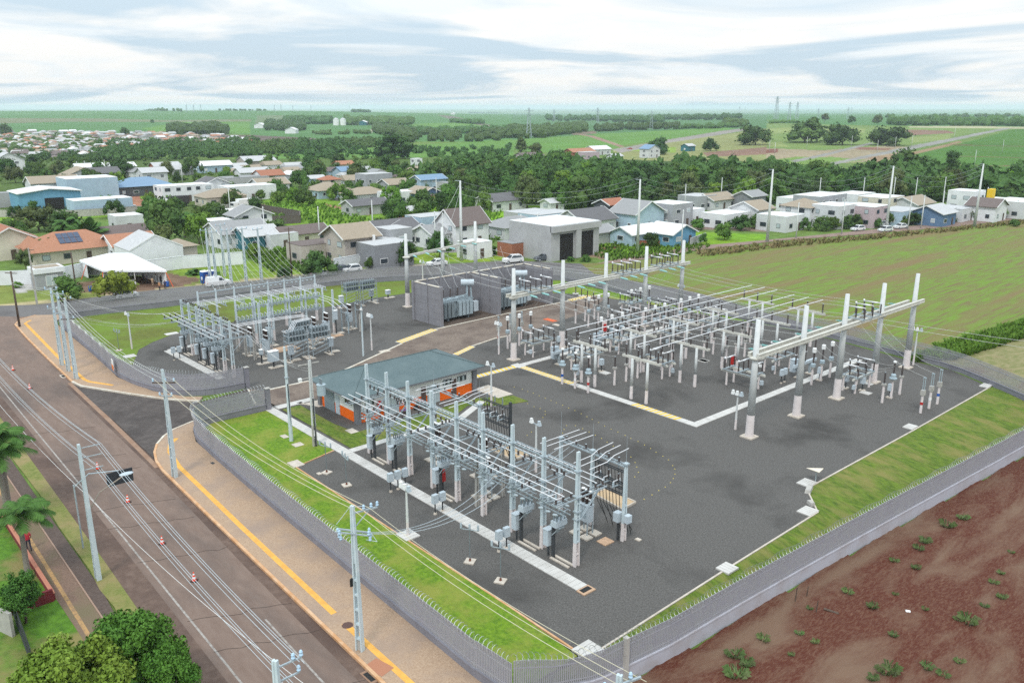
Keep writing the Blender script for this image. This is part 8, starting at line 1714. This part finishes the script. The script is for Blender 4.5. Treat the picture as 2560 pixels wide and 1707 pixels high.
# ------------------------------------------------------------------ walls, tent, guardhouse
def lwall(label, pts, h, m, th=.18):
    t = thing('boundary_wall', label, 'wall', (*pts[0], 0)); b = MB(); c = MB()
    for a, q in zip(pts, pts[1:]):
        dx, dy = q[0] - a[0], q[1] - a[1]; L = math.hypot(dx, dy); rz = math.atan2(dy, dx); cx, cy = (a[0] + q[0]) / 2 - pts[0][0], (a[1] + q[1]) / 2 - pts[0][1]; b.box(cx, cy, -.2, L + .02, th, h + .2, rz); c.box(cx, cy, h, L + .08, th + .1, .07, rz)
    b.build('wall', m, t); c.build('coping', m, t); return t
WW = mat('whitewash', (.74, .76, .78), .85, col2=(.64, .66, .68), scale=.4, detail=6)
lwall('long whitewashed boundary wall left of the tent', [Gxy(-20, 655), Gxy(120, 650), Gxy(195, 633), Gxy(205, 632)], 2.5, WW); lwall('long whitewashed boundary wall right of the tent', [Gxy(290, 634), Gxy(420, 616), Gxy(558, 606)], 2.5, WW)
lwall('white sloping wall below the beige wing', [Gxy(668, 596), Gxy(725, 612)], 2.0, WW); lwall('white front wall before the two-storey house', [Gxy(768, 622), Gxy(830, 610)], 2.4, WW); lwall('dark gate wall of the grey modern house', [Gxy(835, 610), Gxy(918, 604)], 2.2, mat('charcoal', (.045, .05, .055), .7)); lwall('grey concrete yard wall before the blue sheds', [Gxy(-10, 498), Gxy(160, 499), Gxy(270, 492), Gxy(360, 486)], 2.0, CONC); lwall('dark retaining wall of the empty lot', [Gxy(600, 486), Gxy(690, 502), Gxy(690, 512), Gxy(600, 516)], 2.2, mat('dark_block', (.12, .1, .09), .9)); lwall('grey block wall under the tan hip roof', [Gxy(455, 472), Gxy(520, 484), Gxy(560, 476)], 1.8, CONC); lwall('low brick wall before the blue cottage', [Gxy(1440, 562), Gxy(1500, 563), Gxy(1545, 562)], 1.0, wm('brick')); lwall('grey yard wall right of the blue cottage', [Gxy(1585, 565), Gxy(1620, 552)], 1.8, wm('raw')); lwall('grey wall left of the unfinished building', [Gxy(1150, 576), Gxy(1195, 590)], 2.0, wm('raw'))
t = thing('guard_house', 'small grey guardhouse with white flat roof and gridded window', 'guardhouse', (*G(112, 660)[:2], 0)); MB().box(0, 0, 0, 3.8, 4.6, 3.0).build('wall', wm('grey'), t); MB().box(0, 0, 3.0, 4.4, 5.2, .9).build('roof_parapet', WW, t); MB().box(0, 0, 3.91, 3.4, 4.2, .02).build('roof_deck', rm('tan'), t); f = MB().box(1.93, .3, .6, .07, 2.0, 1.9).build('window', WHITEP, t)
for k in range(2): MB().box(1.97, -.2 + k * .95, .7, .03, .85, 1.7).build('pane', CURT, f)
P1, P2, P3 = np.array(Gxy(825, 838, 'o')), np.array(Gxy(1190, 1010, 'o')), np.array(Gxy(2205, 1015, 'o')); P4 = P1 + P3 - P2; cc = (P1 + P2 + P3 + P4) / 4
t = thing('marquee_tent', 'large white peaked marquee tent open at the front', 'tent', (*cc, 0)); q = [P - cc for P in (P1, P2, P3, P4)]; eh = 3.0; pk = 5.3; b = MB()
ov = [p_ * 1.03 for p_ in q]; r1, r2_ = (q[0] + q[1]) / 2 * .35, (q[2] + q[3]) / 2 * .35
V = [(*p_, eh) for p_ in ov] + [(*r1, pk), (*r2_, pk)] + [(*p_, eh - .35) for p_ in ov]
b.add(V, [(0, 1, 4), (1, 2, 5, 4), (2, 3, 5), (3, 0, 4, 5), (0, 6, 7, 1), (1, 7, 8, 2), (2, 8, 9, 3), (3, 9, 6, 0)]); TENT = mat('tent_canvas', (.82, .83, .84), .6, col2=(.76, .77, .79), scale=.4); b.build('canopy', TENT, t)
b = MB(); m1 = q[0] * .72 + q[1] * .28; b.add([(*q[0], 0), (*m1, 0), (*m1, eh), (*q[0], eh)], [(0, 1, 2, 3)]); b.add([(*q[0], 0), (*q[3], 0), (*q[3], eh), (*q[0], eh)], [(3, 2, 1, 0)]); b.add([(*q[2], 0), (*q[3], 0), (*q[3], eh), (*q[2], eh)], [(0, 1, 2, 3)]); b.build('side_wall', TENT, t)
for p_ in q + [(q[1] + q[2]) / 2, m1]: MB().box(*p_, 0, .1, .1, eh).build('pole', WHITEP, t)
for p_, d in ((q[2], (1.5, .6)), (m1, (.8, -1.5)), (q[1], (1.2, -.8))): MB().beam((*p_, eh - .2), (p_[0] + d[0], p_[1] + d[1], 0), .09).build('guy_strap', mat('strap_orange', (.7, .12, .04), .7), t)
ch0 = None; ex_ = (P3 - P2) / np.linalg.norm(P3 - P2); ey_ = (P1 - P2) / np.linalg.norm(P1 - P2)
for i in range(5):
    for j in range(2):
        p_ = P2 + ex_ * (3.2 + i * .75) + ey_ * (1.2 + j * 1.0)
        if ch0 is None:
            ch0 = thing('plastic_chair', 'white plastic chair in the rows under the marquee', 'chair', (*p_, 0), .3, 'white plastic chairs in the tent')
            MB().box(0, 0, .42, .45, .45, .04).build('seat', WHITEP, ch0); MB().box(-.21, 0, .46, .04, .45, .45).build('backrest', WHITEP, ch0)
            for a in (-.19, .19):
                for c in (-.19, .19): MB().box(a, c, 0, .04, .04, .42).build('leg', WHITEP, ch0)
        else: copy_tree(ch0, (*p_, 0), .3)
for k, (x, y) in enumerate(((955, 1100), (1300, 1090), (2215, 1020))): 
    t = thing('water_barrel', ['blue barrel left of the yellow-green tree', 'blue barrel partly behind the yellow-green tree', 'blue barrel at the right corner of the tent'][k], 'barrel', (*Gxy(x, y, 'o'), 0)); MB().lathe((0, 0, 0), [(.27, 0), (.3, .08), (.3, .4), (.32, .45), (.3, .5), (.3, .85), (.27, .92)], 12).build('body', BLUEB, t); MB().lathe((0, 0, .92), [(.27, 0), (.27, .04)], 12).build('lid', BLUEB, t)
for k, (x, y) in enumerate(((1530, 720), (1615, 712))):
    t = thing('portable_toilet', ['left blue portable toilet behind the pale pole', 'right blue portable toilet behind the pale pole'][k], 'portable toilet', (*Gxy(x, y, 'n'), 0), R(5)); MB().box(0, 0, 0, 1.15, 1.15, 2.15).build('cabin', BLUEB, t); MB().box(0, 0, 2.15, 1.2, 1.2, .18, top=.75).build('roof', WHITEP, t); d_ = MB().box(.59, 0, .12, .03, .85, 1.85).build('door', mat('navy_door', (.015, .05, .22), .5), t); MB().box(.62, .2, 1.2, .01, .3, .35).build('door_sign', WHITEP, d_)
# ------------------------------------------------------------------ vehicles
def car(label, p, rz, paint, kind='hatch', cat='car'):
    L, Wd, hb, hr = {'hatch': (3.95, 1.7, .85, 1.48), 'sedan': (4.4, 1.72, .85, 1.42), 'suv': (4.4, 1.82, 1.0, 1.7), 'van': (4.4, 1.75, 1.0, 1.85)}[kind]
    t = thing('parked_car' if cat == 'car' else 'van', label, cat, (*p, .02), rz); pm = mat('paint_%02d%02d%02d' % tuple(int(c * 99) for c in paint), paint, .25, .1, spec=.6); x0 = -L / 2
    def prof(P, wv, z_top_in=1.0):
        b = MB(); n = len(P); V = [(x, s * wv / 2 * (1 if z < hb + .05 else z_top_in), z) for s in (-1, 1) for x, z in P]
        b.add(V, [tuple(range(n - 1, -1, -1)), tuple(range(n, 2 * n))] + [(i, (i + 1) % n, n + (i + 1) % n, n + i) for i in range(n)]); return b
    hood = {'hatch': .95, 'sedan': 1.15, 'suv': 1.1, 'van': .95}[kind]
    prof([(x0, .28), (x0 + .03, .6), (x0 + .12, hb - .08), (x0 + hood, hb + .02), (-x0 - .1, hb + .05), (-x0, .7), (-x0 - .02, .3)], Wd).build('body', pm, t, smooth=False)
    rear = {'hatch': -x0 - .15, 'sedan': -x0 - .75, 'suv': -x0 - .12, 'van': -x0 - .05}[kind]
    cb_ = prof([(x0 + hood, hb), (x0 + hood + .75, hr - .06), (x0 + hood + 1.0, hr), (rear - .45 if kind != 'van' else rear - .15, hr), (rear, hb + .02)], Wd * .97, .8).build('cabin', pm, t)
    for s in (-1, 1):
        y = s * (Wd * .97 / 2 * .905)
        if kind == 'van': Pq = [(x0 + hood + .3, hb + .12), (x0 + hood + .8, hr - .2), (x0 + hood + 1.3, hr - .2), (x0 + hood + 1.3, hb + .12)]
        else: Pq = [(x0 + hood + .28, hb + .08), (x0 + hood + .85, hr - .1), (rear - .55, hr - .1), (rear - .18, hb + .08)]
        b = MB(); b.add([(x, s * (Wd * .97 / 2 * (1 - .2 * max(0, (z - hb - .05) / (hr - hb)) if z > hb + .3 else .985) + .012), z) for x, z in Pq], [(0, 1, 2, 3) if s > 0 else (3, 2, 1, 0)]); b.build('side_window', GLASS, cb_)
    b = MB(); w1, w0 = Wd * .97 / 2 * .76, Wd * .97 / 2 * .92; b.add([(x0 + hood + .07, -w0, hb + .07), (x0 + hood + .07, w0, hb + .07), (x0 + hood + .73, w1, hr - .1), (x0 + hood + .73, -w1, hr - .1)], [(0, 1, 2, 3), (3, 2, 1, 0)]); o = b.build('windscreen', GLASS, cb_); o.location = (-.03, 0, .02)
    wm_ = MB(); wm_.tube((0, -.1, 0), (0, .1, 0), .3, n=14)
    wme = wm_.mesh('wheel', RUBBER); rme = MB().tube((0, -.11, 0), (0, .11, 0), .18, n=10).mesh('rim', STEEL)
    for x in (x0 + .75, -x0 - .75):
        for s in (-1, 1): o = put('wheel', wme, t, (x, s * (Wd / 2 - .08), .3)); put('rim', rme, o)
    for s in (-1, 1): MB().box(x0 + .05, s * (Wd / 2 - .28), .58, .1, .34, .16).build('headlight', CURT, t); MB().box(-x0 - .03, s * (Wd / 2 - .18), .68, .08, .2, .22).build('tail_light', REDP, t)
    return t
WHT, SIL, DRK, BLK = (.75, .75, .75), (.5, .52, .54), (.09, .1, .12), (.015, .016, .018)
car('white hatchback driving along the rear street before the tent', G(290, 684)[:2], R(90) + math.pi, WHT); car('white panel van parked by the portable toilets', G(502, 657)[:2], R(88) + math.pi, WHT, 'van', 'van'); car('silver sedan in the rear street left of the white car', G(735, 634)[:2], R(86) + math.pi, SIL, 'sedan'); car('white hatchback before the two-storey house', G(808, 624)[:2], R(85), WHT); car('dark blue car half hidden behind the white hatchback', G(782, 625)[:2], R(85), DRK, 'sedan')
car('white sedan behind the round gantry poles of the firewalls', G(1003, 610)[:2], R(80), WHT, 'sedan'); car('white pickup-sized car beside the slim pole', G(1108, 588)[:2], R(70), WHT, 'suv'); car('white sedan with dark glass left of the white large car', G(1085, 588)[:2], R(70), WHT, 'sedan'); car('white small van on the rear street past the firewalls', G(1178, 603)[:2], R(75), WHT, 'suv'); car('dark grey sedan on the rear street bend', G(1250, 598)[:2], R(72), DRK, 'sedan'); car('black car in the shade of the round tree', G(1285, 592)[:2], R(75), BLK, 'hatch')
car('white car on the dirt road beneath the very tall pole', G(2033, 532)[:2], R(75), WHT, 'hatch'); car('silver-white car to the right of the very tall pole', G(2068, 525)[:2], R(75), WHT, 'sedan'); car('grey car under the street trees left of the very tall pole', G(2022, 521)[:2], R(75), SIL, 'suv'); car('small white car under the street trees of the new row', G(1970, 530)[:2], R(75), WHT, 'hatch'); car('dark parked car by the mid-town street', G(668, 448)[:2], R(60), WHT, 'hatch'); car('white pickup in the dirt lot by the light-blue shed', G(300, 484)[:2], R(80), WHT, 'suv'); car('red car far off on the tarred road', G(1446, 348)[:2], R(60), (.4, .05, .03), 'sedan')
def truck(label, p, rz, boxc):
    t = thing('truck', label, 'truck', (*p, 0), rz); MB().box(.9, 0, 1.0, 6.4, 2.4, 2.4).build('cargo_box', boxc, t); c = MB(); c.box(-3.4, 0, .55, 1.8, 2.2, 2.0, top=.92); c.build('cab', WHITEP, t); MB().box(-4.27, 0, 1.5, .05, 1.9, .75).build('windscreen', GLASS, t); MB().box(.3, 0, .6, 7.4, 1.0, .35).build('chassis', STEELD, t)
    for x in (-3.3, 1.6, 2.8):
        for s in (-1, 1): MB().tube((x, s * 1.0 - .15, .5), (x, s * 1.0 + .15, .5), .5, n=12).build('wheel', RUBBER, t)
truck('white box truck parked on the dirt lot', G(562, 481)[:2], R(-85) + math.pi / 1, WHITEP); truck('dark-sided truck with white cab on the dirt lot', G(405, 474)[:2], R(-100) + math.pi, mat('dark_tarp', (.05, .045, .045), .8))
t = thing('storage_tank', 'white cylindrical tank lying on the dirt lot', 'tank', (*G(535, 500)[:2], 0), R(60)); MB().tube((-4.5, 0, 1.5), (4.5, 0, 1.5), 1.3, n=16).build('shell', WHITEP, t)
for x in (-3, 3): MB().box(x, 0, 0, .5, 2.0, .8).build('cradle', CONC, t)
for k, (x, y) in enumerate(((545, 955), (490, 985))): 
    p = G(x, y, 's1'); t = thing('horse', ['dark horse standing on the bright grass', 'second dark horse grazing by the path'][k], 'horse', tuple(p), k); b = MB(); b.ball((0, 0, 1.15), (.75, .3, .36), 10, 6); b.beam((.6, 0, 1.25), (1.05, 0, 1.75 - .7 * k), .24, .3); b.ball((1.2, 0, 1.8 - .95 * k), (.3, .11, .13))
    for a in (-.5, .5):
        for c in (-.15, .15): b.tube((a, c, 1.0), (a + .05, c, .5), .1, .06, 6); b.tube((a + .05, c, .5), (a, c, 0), .06, .05, 6)
    b.path([(-.72, 0, 1.3), (-.9, 0, 1.0), (-.88, 0, .6)], .05); b.build('body', mat('horse_hide', (.05, .03, .02), .8), t)
# ------------------------------------------------------------------ the air
def air(density):
    b = MB(); X0, X1 = -27000, 27000; b.box(0, 0, -60, 54400, 54400, 60 + 62); o = b.mesh('haze', []) if 0 else None
    me = bpy.data.meshes.new('haze'); me.from_pydata(b.v, [], b.f); m = bpy.data.materials.new('haze'); m.use_nodes = True; n = m.node_tree; n.nodes.clear(); v = n.nodes.new('ShaderNodeVolumePrincipled'); v.inputs['Color'].default_value = (.8, .91, 1, 1); v.inputs['Density'].default_value = density; v.inputs['Anisotropy'].default_value = .0
    out = n.nodes.new('ShaderNodeOutputMaterial'); n.links.new(v.outputs[0], out.inputs['Volume']); me.materials.append(m); o = put('haze', me); o['kind'] = 'stuff'; return o
air(.0001)
